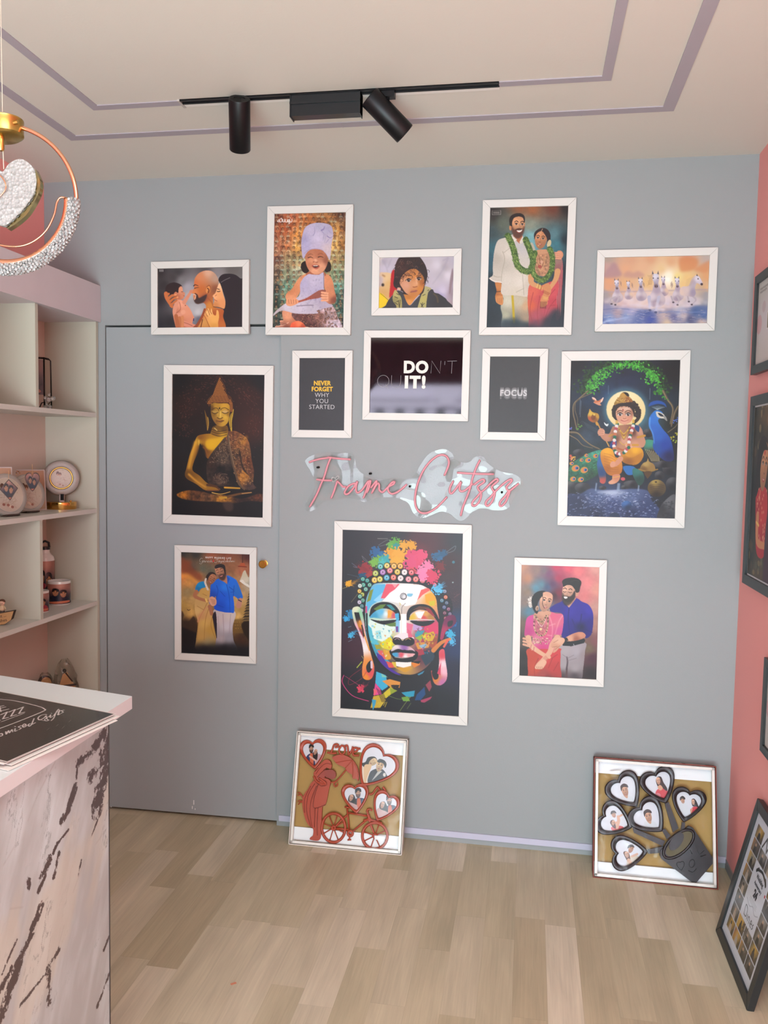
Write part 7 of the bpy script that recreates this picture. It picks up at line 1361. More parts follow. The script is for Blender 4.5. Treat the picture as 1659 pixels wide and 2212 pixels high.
# ================================================================ BOXED COLLAGE FRAMES LEANING ON THE GREY WALL
HEART = [(0, 0), (.10, -.085), (.25, -.115), (.40, -.05), (.49, .10), (.485, .28), (.40, .50), (.25, .74), (.10, .92), (0, 1)]
def heart2d(N, Tp, sc=1., wf=1.):
    N = np.array(N, float); Tp = np.array(Tp, float); ax = Tp-N; L = np.hypot(*ax); ax = ax/L; pr = np.array([-ax[1], ax[0]])
    half = spline(HEART, False, 5); pts = list(half)+[(-x, y) for x, y in half[::-1][1:-1]]; pts = np.array(pts)
    pts = (pts-(0, .42))*sc+(0, .42)
    return [N+ax*L*y+pr*L*x*wf for x, y in pts]
class Leaner:
    """carton leaning back against the wall: local x right, z up its face, -y out of the face"""
    def __init__(s, label, x0, x1, yb, yt, zt, dep, crop, k, corners, colours, wavy=False):
        s.W = x1-x0; s.H = math.hypot(yb-yt, zt); th = math.atan2(yt-yb, zt); s.d = dep
        s.T = thing('boxed_photo_frame', label, 'boxed photo frame', (x0, yb, 0), (-th, 0, 0))
        s.Mx = Matrix.Translation((x0, yb, 0)) @ Matrix.Rotation(-th, 4, 'X'); s.Mi = s.Mx.inverted()
        s.crop = crop; s.k = k; s.th = th
    def loc(s, cx, cy, y):
        u, v = s.crop[0]+cx/s.k, s.crop[1]+cy/s.k
        p0 = np.array(s.Mx @ Vector((0, y, 0))); n = np.array((s.Mx.to_3x3() @ Vector((0, -1, 0))))
        return s.Mi @ Vector(atplane(u, v, p0, n))
    def carton(s, mo, mi, rim, lift=0):
        W_, H_, d = s.W, s.H, s.d; bm = B(); t_ = .003
        box(bm, 0, W_, d-t_, d, 0, H_); box(bm, 0, t_, 0, d, 0, H_); box(bm, W_-t_, W_, 0, d, 0, H_); box(bm, 0, W_, 0, d, 0, t_); box(bm, 0, W_, 0, d, H_-t_, H_)
        obj('carton', bm, mo, s.T)
        bm = B(); r = .0095; g = .006
        for q in ((g, g+r, g, H_-g), (W_-g-r, W_-g, g, H_-g)): box(bm, q[0], q[1], .0005, .012, q[2], q[3])
        for q in ((g, W_-g, g, g+r), (g, W_-g, H_-g-r, H_-g)): box(bm, q[0], q[1], .0005, .012, q[2], q[3])
        obj('inner_tray_rim', bm, rim, s.T, bevel=.001)
        bm = B(); box(bm, t_, W_-t_, d-.010, d-t_, t_, H_-t_); obj('backing_board', bm, mi, s.T)
    def relief(s, name, pts, y0, y1, m, smooth=True, parent=None, bevel=.0015, n=5):
        Q = spline(pts, True, n) if smooth else np.array(pts, float)
        P = [s.loc(x, y, y0) for x, y in Q]; bm = B(); prism(bm, P, (0, y1-y0, 0)); return obj(name, bm, m, parent or s.T, bevel=bevel, seg=1)
    def rod(s, name, paths, r, y, m, parent=None, n=8, closed=False, sm=True):
        bm = B()
        for p in paths:
            Q = spline(p, closed, 5) if sm and len(p) > 2 else np.array(p, float)
            tube(bm, [s.loc(a_, b_, y) for a_, b_ in Q], r, n, closed=closed)
        return obj(name, bm, m, parent or s.T, smooth=True)
    def heart(s, N, Tp, m, kind, inner=.76, y=.010, wf=1., thick=.010):
        O = heart2d(N, Tp, 1., wf); I = heart2d(N, Tp, inner, wf); bm = B(); n = len(O); rings = []
        for f_, yy in ((1.0, y+thick), (1.0, y+.003), (.80, y-.001), (.45, y-.0015), (.12, y+.001), (0.0, y+.004), (0., y+thick)):
            rings.append([bm.verts.new(s.loc(*(np.array(i_)*(1-f_)+np.array(o_)*f_), yy)) for o_, i_ in zip(O, I)])
        for a_, b_ in zip(rings, rings[1:]):
            for i in range(n): bm.faces.new((a_[i], a_[(i+1) % n], b_[(i+1) % n], b_[i]))
        o = obj('heart_frame', bm, m, s.T, smooth='auto')
        I2 = np.array(heart2d(N, Tp, inner*1.05, wf)); x0, y0 = I2.min(0); x1, y1 = I2.max(0)
        def inside(U, V):
            X_ = x0+U*(x1-x0); Y_ = y0+V*(y1-y0); c = np.zeros(len(X_), bool); A = I2; Bp = np.roll(I2, -1, 0)
            for p, q in zip(A, Bp):
                k = (p[1] <= Y_) != (q[1] <= Y_)
                if k.any(): xx = p[0]+(Y_-p[1])*(q[0]-p[0])/(q[1]-p[1]+1e-12); c ^= k & (X_ < xx)
            return c
        C4 = [s.loc(*p, y+thick-.002) for p in ((x0, y0), (x1, y0), (x1, y1), (x0, y1))]
        nx = int((C4[1]-C4[0]).length*1100)+8; ny = int((C4[0]-C4[3]).length*1100)+8
        P = pic_small((nx, ny), kind) if kind in ('pair_blue', 'pair_blue2', 'pair_big', 'man', 'girl', 'apart', 'carry', 'hug') else None
        ink_mesh('photo', P, quadfn(*C4), m_gloss, o, 1.05, mask=inside)
        return o
m_card_w = mat('white_carton', 'd6cdc4', .6); m_kraft = mat('kraft_board', 'a8874c', .7, var=.06); m_foam = mat('white_foam', 'e6e9ea', .5); m_rimw = mat('tray_rim_white', 'e2dcd4', .4)
def plain(name, c, a, rough=.08):
    m = bpy.data.materials.new(name); m.use_nodes = True; n = m.node_tree.nodes; l = m.node_tree.links
    tr_ = n.new('ShaderNodeBsdfTransparent'); gl = n.new('ShaderNodeBsdfGlossy'); gl.inputs['Roughness'].default_value = rough; fr = n.new('ShaderNodeFresnel'); fr.inputs[0].default_value = 1.45
    mx = n.new('ShaderNodeMixShader'); mu = n.new('ShaderNodeMath'); mu.operation = 'MULTIPLY_ADD'; mu.inputs[1].default_value = a[0]; mu.inputs[2].default_value = a[1]
    tx_ = n.new('ShaderNodeTexCoord'); no = n.new('ShaderNodeTexNoise'); no.inputs['Scale'].default_value = a[2]; bu = n.new('ShaderNodeBump'); bu.inputs['Strength'].default_value = a[3]; bu.inputs['Distance'].default_value = .01
    l.new(tx_.outputs['Object'], no.inputs['Vector']); l.new(no.outputs[0], bu.inputs['Height']); l.new(bu.outputs[0], gl.inputs['Normal'])
    tr_.inputs[0].default_value = (*c, 1); l.new(fr.outputs[0], mu.inputs[0]); l.new(mu.outputs[0], mx.inputs[0]); l.new(tr_.outputs[0], mx.inputs[1]); l.new(gl.outputs[0], mx.inputs[2]); l.new(mx.outputs[0], n['Material Output'].inputs[0])
    return m
m_film = plain('clear_film', (.97, .97, .97), (.30, .0, 9, .5), .1)
# --- terracotta collage
m_terd = mat('terracotta_crease_shade', '7a2e1e', .5); m_terra = mat('terracotta_plastic', 'a8452c', .38, spec=.45, var=.03)  # dark lines stand in for crease shade on veil, coat and dress
L1 = Leaner('boxed terracotta collage frame with bicycle and umbrella couple, leaning on the grey wall', -.8665, -.4080, -.1555, -.0455, .4265, .042, (610, 1560), 5.7207, None, None)
L1.carton(m_card_w, m_kraft, m_rimw)
def zrow(L, c1, c2, y): return (L.loc(*c1, y).z+L.loc(*c2, y).z)/2
W_, H_ = L1.W, L1.H
za = zrow(L1, (200, 320), (1450, 395), .030)
bm = B(); box(bm, .004, W_-.004, .022, .032, za, H_-.004); obj('foam_strip', bm, m_foam, L1.T)
zb, zc = zrow(L1, (160, 1280), (1410, 1410), .030), zrow(L1, (150, 1400), (1400, 1560), .030)
bm = B(); box(bm, .004, W_-.004, .022, .032, .0035, zb); obj('foam_strip', bm, m_foam, L1.T)
bm = B(); box(bm, .018, W_-.018, .014, .0225, .005, .016); obj('tray_floor', bm, mat('grey_brown_card', '94887c', .7), L1.T)
L1.heart((372, 252), (400, 582), m_terra, 'pair_blue', .74, wf=1.02)
L1.heart((1262, 400), (982, 787), m_terra, 'pair_big', .84, wf=1.06, y=.008)
L1.heart((892, 800), (915, 1132), m_terra, 'pair_blue2', .76, wf=1.03, y=.009)
L1.heart((1320, 915), (1168, 1222), m_terra, 'pair_blue2', .78, wf=.98, y=.009)
cp = L1.relief('couple_figure', [(420, 640), (385, 640), (400, 700), (350, 760), (320, 820), (265, 900), (245, 990), (255, 1090), (280, 1190), (320, 1270), (378, 1318), (376, 1400), (345, 1425), (345, 1452), (445, 1462), (475, 1400), (485, 1200), (495, 1040), (530, 1020), (550, 860), (590, 780), (590, 720), (520, 680), (470, 600), (430, 620)], .014, .026, m_terra)
L1.relief('veil', [(385, 640), (400, 600), (440, 545), (485, 500), (520, 470), (560, 465), (592, 485), (608, 530), (603, 572), (585, 580), (555, 562), (520, 580), (495, 610), (455, 650), (430, 680)], .010, .024, m_terra, parent=cp)
L1.relief('bride_head', [(455, 650), (500, 608), (522, 600), (530, 640), (522, 680), (480, 702), (440, 690)], .011, .022, mat('terracotta_mid', '983c2a', .4), parent=cp)
L1.rod('veil_fold_shade', [[(415, 640), (470, 560), (540, 510), (600, 520)], [(400, 610), (450, 560)], [(430, 680), (455, 650), (495, 612), (550, 565)]], .0012, .0098, m_terd, parent=cp)
L1.rod('coat_crease_shade', [[(470, 705), (440, 780), (400, 900), (382, 1045), (440, 1055), (528, 1020)], [(385, 672), (412, 735), (470, 785), (530, 785), (548, 760), (530, 725), (470, 700)]], .0013, .0085, m_terd, parent=cp)
L1.relief('head', [(520, 600), (560, 590), (620, 590), (655, 625), (655, 680), (620, 705), (570, 690), (530, 670)], .009, .022, mat('terracotta_dark', '8c3626', .4), parent=cp)
L1.rod('arm', [[(385, 665), (420, 730), (480, 760), (530, 770)], [(450, 690), (510, 730), (540, 760)]], .0045, .010, m_terra, parent=cp)
L1.relief('coat', [(470, 700), (560, 700), (588, 740), (570, 850), (530, 1020), (440, 1055), (380, 1045), (400, 900), (440, 780)], .009, .016, m_terra, parent=cp)
L1.rod('dress_fold_shade', [[(400, 760), (320, 900), (300, 1100), (350, 1290)], [(420, 790), (360, 950), (340, 1100), (365, 1300)], [(350, 790), (275, 950), (275, 1120)], [(440, 1060), (430, 1250), (432, 1400)], [(405, 1060), (395, 1300)]], .0013, .0135, m_terd, parent=cp)
L1.rod('dress_tail', [[(260, 930), (220, 880), (190, 870)], [(255, 940), (230, 900), (190, 905)], [(250, 980), (215, 970), (190, 980)], [(250, 990), (220, 990), (195, 1020)]], .0022, .020, m_terra, parent=cp)
um = L1.relief('umbrella', [(610, 440), (650, 415), (720, 400), (800, 420), (860, 460), (905, 520), (935, 590), (945, 680), (935, 730), (915, 700), (870, 700), (860, 650), (800, 610), (770, 560), (700, 530), (655, 500), (630, 460)], .012, .022, m_terra)
L1.rod('rib', [[(860, 470), (770, 480), (660, 500)], [(860, 470), (810, 530), (775, 570)], [(860, 470), (870, 590), (865, 680)], [(860, 470), (920, 580), (935, 720)]], .0016, .0112, m_terra, parent=um)
L1.rod('handle', [[(790, 585), (720, 670), (660, 735), (635, 765), (650, 795), (680, 780), (675, 755)], [(590, 745), (640, 740), (680, 720)]], .0028, .014, m_terra, parent=um)
# LOVE lettering
L1.rod('love_lettering', [[(555, 375), (620, 385), (670, 382)], [(600, 380), (620, 330), (640, 280), (680, 275), (690, 300), (650, 310)], [(720, 300), (700, 340), (715, 385), (750, 395), (775, 350), (765, 305), (735, 290), (715, 305)], [(765, 300), (800, 290), (810, 340), (820, 400), (860, 340), (870, 300)], [(880, 370), (920, 355), (930, 325), (890, 320), (870, 370), (885, 410), (950, 410)], [(930, 325), (965, 330)]], .0042, .014, m_terra)
bk = L1.rod('bicycle', [[(800, 1070), (825, 1330)], [(815, 1120), (1060, 1160)], [(1050, 1090), (1070, 1200), (1140, 1390)], [(1060, 1190), (870, 1350)], [(800, 1150), (740, 1200), (635, 1310)], [(640, 1310), (830, 1330)], [(770, 1045), (830, 1060)], [(1040, 1110), (1060, 1075), (1110, 1090)], [(1000, 1210), (1120, 1215), (1230, 1250)], [(1065, 1140), (1090, 1200), (1150, 1220)]], .0038, .018, m_terra, sm=True)
def wheel(cx, cy, rx, ry):
    O = [(cx+rx*math.cos(q), cy+ry*math.sin(q)) for q in np.linspace(0, 6.283, 41)[:-1]]
    w_ = L1.rod('wheel', [O], .0058, .016, m_terra, parent=bk, closed=True, sm=False)
    L1.rod('spoke', [[(cx, cy), (cx+rx*math.cos(q+.35), cy+ry*math.sin(q+.35))] for q in np.linspace(0, 6.283, 9)[:-1]], .0022, .017, m_terra, parent=bk)
    L1.rod('hub', [[(cx+22*math.cos(q), cy+22*math.sin(q)) for q in np.linspace(0, 6.283, 13)[:-1]]], .004, .016, m_terra, parent=bk, closed=True, sm=False)
wheel(632, 1306, 145, 178); wheel(1142, 1405, 155, 162)
L1.rod('crank', [[(838+30*math.cos(q), 1375+32*math.sin(q)) for q in np.linspace(0, 6.283, 13)[:-1]]], .0055, .016, m_terra, parent=bk, closed=True, sm=False); L1.rod('pedal', [[(838, 1375), (825, 1450)], [(805, 1455), (850, 1452)]], .003, .016, m_terra, parent=bk)
L1.rod('ribbon', [[(1070, 890), (1110, 885), (1150, 830), (1180, 800)], [(1240, 800), (1270, 840), (1265, 870)], [(1180, 800), (1200, 850), (1180, 880)]], .004, .018, m_terra)
L1.relief('sticker', [(1135, 1400), (1260, 1410), (1270, 1450), (1230, 1475), (1140, 1445)], .010, .0115, mat('sticker_white', 'e4e4e4', .5), smooth=False, bevel=0)
bm = B(); v = [bm.verts.new(p) for p in ((.006, .0002, .006), (W_-.006, .0002, .006), (W_-.006, .0002, H_-.006), (.006, .0002, H_-.006))]; bm.faces.new(v); obj('clear_film', bm, m_film, L1.T)
bm = B()
for x0_, x1_ in ((.06, .19),): box(bm, x0_, x1_, .012, .03, H_+.0001, H_+.0006)
obj('printed_logo', bm, mat('faded_red_print', 'b88078', .6), L1.T)

# --- dark brown collage
m_choc = mat('dark_brown_plastic', '221b1d', .32, spec=.5, var=.04); m_redc = mat('maroon_carton', '7c3428', .6)
L2 = Leaner('boxed dark brown collage frame with six photo hearts above a cup, near the corner', .318, .7635, -.178, -.056, .4165, .052, (1265, 1615), 5.3516, None, None)
L2.carton(m_redc, m_kraft, m_rimw); W_, H_ = L2.W, L2.H
za = zrow(L2, (170, 300), (1440, 385), .034); bm = B(); box(bm, .004, W_-.004, .026, .040, za, H_-.004); obj('foam_strip', bm, m_foam, L2.T)
zb = zrow(L2, (170, 1300), (1480, 1460), .034); bm = B(); box(bm, .004, W_-.004, .026, .040, .004, zb); obj('foam_strip', bm, m_foam, L2.T)
hearts = [((372, 372), (592, 682), 'man', .70, 1.12), ((800, 292), (930, 645), 'girl', .70, 1.12), ((1213, 512), (1135, 862), 'apart', .70, 1.14), ((200, 780), (538, 925), 'carry', .72, 1.14), ((622, 690), (888, 968), 'man', .70, 1.16), ((340, 1225), (722, 1198), 'hug', .72, 1.10)]
for N_, T_, k_, i_, w_ in hearts: L2.heart(N_, T_, m_choc, k_, i_, y=.008, wf=w_, thick=.014)
st = L2.relief('stem', [(915, 650), (960, 630), (1075, 930), (1010, 980)], .018, .028, m_choc, smooth=False)
L2.relief('stem', [(1115, 865), (1150, 865), (1145, 970), (1100, 970)], .018, .028, m_choc, smooth=False)
L2.relief('stem', [(540, 920), (600, 950), (920, 1080), (890, 1140), (560, 985)], .018, .028, m_choc, smooth=False)
L2.relief('stem', [(880, 950), (920, 940), (985, 1020), (940, 1060)], .018, .028, m_choc, smooth=False)
L2.relief('stem', [(715, 1180), (900, 1140), (900, 1215), (725, 1228)], .018, .028, m_choc, smooth=False)
cup = L2.relief('cup', [(865, 1190), (860, 1250), (880, 1290), (1262, 1582), (1495, 1312), (1240, 925), (1195, 905), (1160, 935)], .012, .030, m_choc, smooth=False, bevel=.002)
def ell(cx, cy, rx, ry, ang, n=36):
    a_ = math.radians(ang); return [(cx+rx*math.cos(q)*math.cos(a_)-ry*math.sin(q)*math.sin(a_), cy+rx*math.cos(q)*math.sin(a_)+ry*math.sin(q)*math.cos(a_)) for q in np.linspace(0, 2*math.pi, n+1)[:-1]]
L2.rod('cup_rim', [ell(1075, 1115, 215, 105, -42)], .0052, .010, m_choc, parent=cup, closed=True, sm=False)
L2.relief('opening', ell(1085, 1110, 195, 86, -42), .0095, .012, mat('olive_liner', '5c5236', .6), parent=cup, smooth=False, bevel=0)  # olive lining set in the cup mouth
L2.relief('leaf', ell(1050, 1085, 120, 62, -55, 20), .004, .010, m_choc, parent=cup, smooth=False)
L2.rod('embossed_heart', [heart2d((1095, 1320), (1110, 1430), .8)], .0012, .0115, m_choc, parent=cup, closed=True, sm=False)
L2.rod('embossed_lettering', [ell(1230, 1340, 30, 46, 10), ], .0012, .0115, m_choc, parent=cup, closed=True, sm=False)
L2.rod('embossed_scroll', [[(1190, 1420), (1240, 1440), (1280, 1400)], [(1290, 1180), (1320, 1230), (1370, 1190)], [(1330, 1260), (1390, 1240)], [(1210, 1180), (1230, 1230)]], .0012, .0115, m_choc, parent=cup)
L2.relief('price_sticker', [(275, 275), (395, 262), (405, 290), (285, 305)], .004, .0046, mat('sticker_white_b', 'e2e0dc', .5), smooth=False, bevel=0)
bm = B(); n_ = 14; V = []
for i in range(n_+1):
    V.append([bm.verts.new((.006+(W_-.012)*i/n_, -.0004+.0012*math.sin(i*1.7+j*.9), .006+(H_-.012)*j/n_)) for j in range(n_+1)])
for i in range(n_):
    for j in range(n_): bm.faces.new((V[i][j], V[i+1][j], V[i+1][j+1], V[i][j+1]))
obj('shrink_wrap', bm, plain('shrink_film', (.97, .97, .98), (.32, .0, 14, .7), .12), L2.T, smooth=True)
bm = B()
for x0_, x1_ in ((.15, .21), (.225, .255), (.262, .29), (.296, .325), (.34, .41)): box(bm, x0_, x1_, .008, .040, H_+.0001, H_+.0006)
obj('carton_print', bm, mat('faded_pink_print', 'b89a94', .6), L2.T)
text_mesh('carton_lettering', 'Photo Frame', .016, mat('cream_print', 'c8b0a4', .6), L2.T, Matrix.Translation((.095, .030, H_+.0004)), sx=1.1)

# ================================================================ NEON NAME SIGN
sg = thing('neon_sign', 'unlit pink neon script sign reading Frame Cutzzz on a clear acrylic sheet', 'neon sign', (-.42, -.002, 1.48))
OF = Vector((.42, .002, -1.48))
def sp(x, y, yy, k=(640, 950, 3.2529)):
    p = at(k[0]+x/k[2], k[1]+y/k[2], 1, yy); return Vector(p)+OF
out = [(62, 150), (90, 120), (160, 95), (245, 86), (320, 92), (375, 95), (405, 110), (414, 150), (425, 195), (460, 235), (530, 262), (600, 280), (660, 270), (700, 262), (750, 275), (800, 270), (835, 240), (870, 180), (920, 110), (980, 75), (1040, 66), (1085, 85), (1115, 130), (1160, 158), (1215, 158), (1250, 125), (1285, 113), (1320, 125), (1345, 165), (1400, 205), (1460, 228), (1520, 238), (1560, 258), (1590, 290), (1588, 330), (1550, 365), (1525, 420), (1500, 470), (1450, 495), (1390, 495), (1300, 488), (1240, 505), (1200, 545), (1160, 570), (1120, 555), (1080, 520), (1020, 505), (960, 525), (900, 548), (850, 540), (815, 505), (790, 450), (740, 420), (680, 405), (600, 405), (540, 418), (480, 438), (430, 420), (370, 410), (300, 418), (200, 435), (150, 470), (110, 500), (75, 500), (62, 470), (80, 420), (110, 380), (130, 330), (125, 280), (100, 220), (80, 190)]
bm = B(); Q = spline(out, True, 4); prism(bm, [sp(x, y, -.024) for x, y in Q], (0, .003, 0))
m_acr = bpy.data.materials.new('clear_acrylic'); m_acr.use_nodes = True
n = m_acr.node_tree.nodes; l = m_acr.node_tree.links
tr_ = n.new('ShaderNodeBsdfTransparent'); tr_.inputs[0].default_value = (.985, .99, .985, 1); gl = n.new('ShaderNodeBsdfGlossy'); gl.inputs['Roughness'].default_value = .02; fr = n.new('ShaderNodeFresnel'); fr.inputs[0].default_value = 1.5
tc = n.new('ShaderNodeTexCoord'); no = n.new('ShaderNodeTexNoise'); no.inputs['Scale'].default_value = 4.2; no.inputs['Detail'].default_value = 2.0; bu = n.new('ShaderNodeBump'); bu.inputs['Strength'].default_value = .8; bu.inputs['Distance'].default_value = .05
mu = n.new('ShaderNodeMath'); mu.operation = 'MULTIPLY_ADD'; mu.inputs[1].default_value = .42; mu.inputs[2].default_value = .0
mx = n.new('ShaderNodeMixShader'); l.new(tc.outputs['Object'], no.inputs[0]); l.new(no.outputs[0], bu.inputs['Height']); l.new(bu.outputs[0], gl.inputs['Normal']); l.new(fr.outputs[0], mu.inputs[0]); l.new(mu.outputs[0], mx.inputs[0]); l.new(tr_.outputs[0], mx.inputs[1]); l.new(gl.outputs[0], mx.inputs[2]); l.new(mx.outputs[0], n['Material Output'].inputs[0])
obj('acrylic_sheet', bm, m_acr, sg)
m_neon = mat('pink_silicone_tube', 'd48c96', .45, var=.02)
K2 = (640, 960, 7.5409); K3 = (850, 960, 5.7207)
word1 = [[(215, 290), (290, 262), (400, 235), (560, 215)], [(520, 212), (700, 232), (875, 243)], [(560, 220), (510, 340), (450, 540), (400, 650), (330, 820), (220, 1012)], [(338, 572), (430, 585), (570, 587)], [(665, 600), (640, 680), (600, 800), (568, 870)], [(665, 600), (700, 630), (760, 690), (800, 690)],
    [(985, 640), (930, 640), (850, 680), (790, 770), (800, 810), (850, 800), (930, 710), (995, 600), (975, 680), (975, 760), (1010, 785), (1080, 730), (1180, 590), (1160, 690), (1120, 800), (1095, 865)], [(1180, 600), (1210, 600), (1180, 720), (1150, 780)], [(1220, 700), (1300, 600), (1300, 640), (1230, 790)], [(1235, 780), (1320, 640), (1350, 660), (1350, 740), (1400, 780), (1450, 740), (1500, 690), (1580, 650), (1600, 610), (1560, 620), (1500, 690), (1500, 760), (1550, 805), (1620, 790), (1700, 740), (1790, 660)]]
word2 = [[(630, 378), (665, 300), (685, 220), (660, 155), (610, 130), (540, 145), (450, 215), (370, 320), (310, 450), (275, 580), (265, 700), (285, 790), (340, 845), (420, 845), (520, 790), (600, 715), (655, 655)], [(735, 460), (700, 530), (695, 590), (720, 605), (770, 550), (835, 460), (815, 540), (830, 580), (880, 570), (930, 530), (975, 490)],
    [(1065, 200), (1020, 290), (975, 420), (940, 560), (890, 690), (855, 780), (832, 875)], [(795, 350), (980, 362), (1230, 368)],
    [(1000, 495), (1060, 450), (1110, 432), (1120, 465), (1050, 515), (1045, 550), (1080, 585), (1120, 560), (1200, 480), (1270, 428), (1290, 450), (1240, 495), (1215, 525), (1225, 560), (1255, 580), (1320, 520), (1400, 455), (1450, 432), (1460, 455), (1400, 520), (1400, 550), (1430, 575), (1480, 540), (1540, 490)],
    [(1080, 585), (1040, 640), (985, 700), (970, 745), (1000, 760), (1050, 720), (1080, 650), (1080, 585)], [(1255, 575), (1210, 640), (1150, 700), (1140, 745), (1170, 758), (1215, 710), (1245, 640), (1255, 575)], [(1430, 570), (1380, 640), (1325, 700), (1310, 745), (1335, 762), (1385, 710), (1415, 640), (1440, 570)]]
for nm, strokes, K in (('word_frame', word1, K2), ('word_cutzzz', word2, K3)):
    bm = B()
    for s_ in strokes:
        Q = spline(s_, False, 6); P = [sp(x, y, -.030, K) for x, y in Q]; tube(bm, P, .0042, 8)
        for e_ in (P[0], P[-1]): sphere(bm, e_, .0042, 8, 6)
    obj(nm, bm, m_neon, sg, smooth=True)
bm = B()
for x, y in ((149, 194), (797, 328), (1444, 370), (517, 238)):
    c = sp(x, y, -.026); lathe(bm, [(0, -.004), (.0042, -.003), (.0042, .024)], 14, Matrix.Translation(c) @ Matrix.Rotation(math.radians(-90), 4, 'X'), cap=False)
obj('standoff_screw', bm, m_dark, sg)
bm = B(); cx_ = [(285, 285), (265, 265), (250, 275), (262, 292), (285, 280), (300, 262), (290, 255), (275, 268), (255, 262), (245, 280), (262, 300)]
tube(bm, [sp(x, y, -.028) for x, y in spline(cx_, False, 5)], .0009, 5); tube(bm, [sp(x, y, -.028) for x, y in spline([(735, 315), (745, 335), (770, 345), (800, 350), (830, 355)], False, 5)], .0008, 5); tube(bm, [sp(x, y, -.028) for x, y in spline([(1050, 400), (1048, 380), (1062, 345), (1085, 305), (1100, 295)], False, 5)], .001, 5)
obj('clear_wire', bm, mat('clear_wire_pvc', 'c8c8c6', .25), sg, smooth=True)

# ================================================================ MENU SHEETS ON THE COUNTER
A_ = np.array([-.798, -1.706]); B_ = np.array([-.849, -2.003]); U_ = np.array([-.332, .095]); U_ = U_/np.hypot(*U_)*.42
z_ = 1.0125
c4 = [(*(B_+U_), z_), (*(A_+U_), z_), (*A_, z_), (*B_, z_)]
crop = lambda p: ((pix(p)[0]-0)*5.184, (pix(p)[1]-1480)*5.184)
def menu_pic(n):
    P = Print(*n, [crop(p) for p in c4], '2b2724', ss=2); wh = 'c8bfbc'
    P.noise(.12, 30, 2)
    P.line([(-300, 420), (-60, 190), (60, 168), (220, 190), (430, 240), (492, 268), (490, 292), (300, 370), (0, 480), (-300, 590)], 15, wh)
    for s in ([(20, 290), (95, 272)], [(-5, 265), (60, 250)], [(-10, 245), (40, 235)], [(-10, 235), (10, 300)]): P.line(s, 15, wh, sm=False)
    for x, y in ((-30, 375), (60, 345), (150, 318), (240, 290)): P.line([(x-50, y+2-16), (x+20, y-26-16), (x-30, y+38-6), (x+32, y+16)], 15, wh, sm=False)
    P.line([(15, 408), (270, 318)], 9, wh, sm=False)
    # Customised Gifts in brush script (its visible end)
    for s in [[(x*1.22+10, y-x*.10-8) for x, y in s] for s in ([(-20, 560), (5, 545), (15, 565), (0, 578), (-15, 570)], [(45, 530), (50, 560), (70, 520), (78, 548), (100, 512), (108, 540)], [(130, 505), (128, 535), (150, 525)], [(128, 480), (132, 484)], [(185, 478), (160, 490), (185, 505), (165, 520)], [(200, 490), (228, 475), (215, 462), (198, 480), (210, 500), (240, 480)])]+[[(335, 430), (318, 440), (325, 460), (350, 440), (380, 375), (358, 435), (395, 420)],
              [(520, 335), (500, 330), (450, 345), (425, 370), (440, 392), (490, 370), (515, 345), (520, 375), (540, 395), (515, 402), (500, 385), (560, 345)], [(565, 335), (560, 365), (590, 350)], [(572, 318), (575, 320)], [(600, 345), (640, 290), (655, 270), (630, 300), (600, 370), (570, 400)], [(650, 335), (665, 280), (645, 335), (672, 325)], [(635, 305), (690, 285)], [(715, 280), (690, 290), (705, 305), (680, 318)]]: P.line(s, 13, wh, 10)
    P.line([(430, 385), (500, 400), (560, 392)], 8, wh, 3)
    r = random.Random(2)
    for x, y in ((790, 335), (780, 405), (640, 450), (705, 475), (540, 490), (300, 260)): P.line([(x-14, y+12), (x+12, y-12)], 5, '8c8480', 2)
    e = 1.0; C4 = [crop(p) for p in c4]
    for i in range(4): P.line([C4[i], C4[(i+1) % 4]], 34, 'd6cfcb', sm=False)
    return P
T = thing('sign_sheet', 'black laminated shop sheet with white Customised Gifts lettering lying on the counter', 'sheet', (*A_, 1.0012))
def wav(U, V):
    P = quadfn(*[np.array(p)-np.array((*A_, 1.0012)) for p in c4])(U, V); P[:, 2] += .0022*np.sin(U*9+1)*np.exp(-V*2)-.0; return P
ink_mesh('print', menu_pic((.297*900, .42*900)), wav, m_gloss, T, 1.1, smooth=True)
T2 = []
m_sheet = mat('white_paper', 'd8d4d0', .6)
for i, (dz, dx, dy) in enumerate(((.0004, .010, -.012), (.004, .006, .004), (.0078, -.004, -.004))):
    bm = B(); q = [Vector((*p[:2], 1.0016+dz))+Vector((dx, dy, 0)) for p in c4]; prism(bm, q, (0, 0, .0012))
    tag(obj('paper_sheet', bm, m_sheet), 'white sheet under the black laminated sheet on the counter, %s' % ('lowest of the stack', 'middle of the stack', 'top of the stack')[i], 'sheet', 'sheets stacked on the counter')

# ================================================================ PENDANT LAMP
PY = -1.75
c0 = at(10, 430, 1, PY); s1 = np.linalg.norm(at(150, 430, 1, PY)-c0)/140.    # metres per pixel there
pl = thing('pendant_lamp', 'brass and crystal ring pendant lamp hanging over the counter', 'pendant lamp', tuple(c0))
m_gold = mat('satin_gold', 'c8a65c', .25, 1); m_rose = mat('rose_gold_tube', 'dba384', .22, 1)
t = NT('crystal_acrylic'); v_ = t.add('ShaderNodeTexVoronoi', inp={'Scale': 160}); t.l(t.add('ShaderNodeTexCoord').outputs['Object'], v_.inputs['Vector']); t.b.inputs['Base Color'].default_value = (.50, .50, .49, 1); t.b.inputs['Roughness'].default_value = .22; t.b.inputs['Transmission Weight'].default_value = .3; t.b.inputs['Specular IOR Level'].default_value = .4; t.bump(v_.outputs[0], 1.0, .006); m_crys = t.m
RT, UP, FW = Vector(M[0]), Vector((0, 0, 1)), Vector(M[2])
RT = Vector((M[0][0], M[0][1], 0)).normalized(); FW = Vector((-RT.y, RT.x, 0))
def pp(px, py, dep=0.): return RT*((px-10)*s1)-UP*((py-430)*s1)+FW*dep
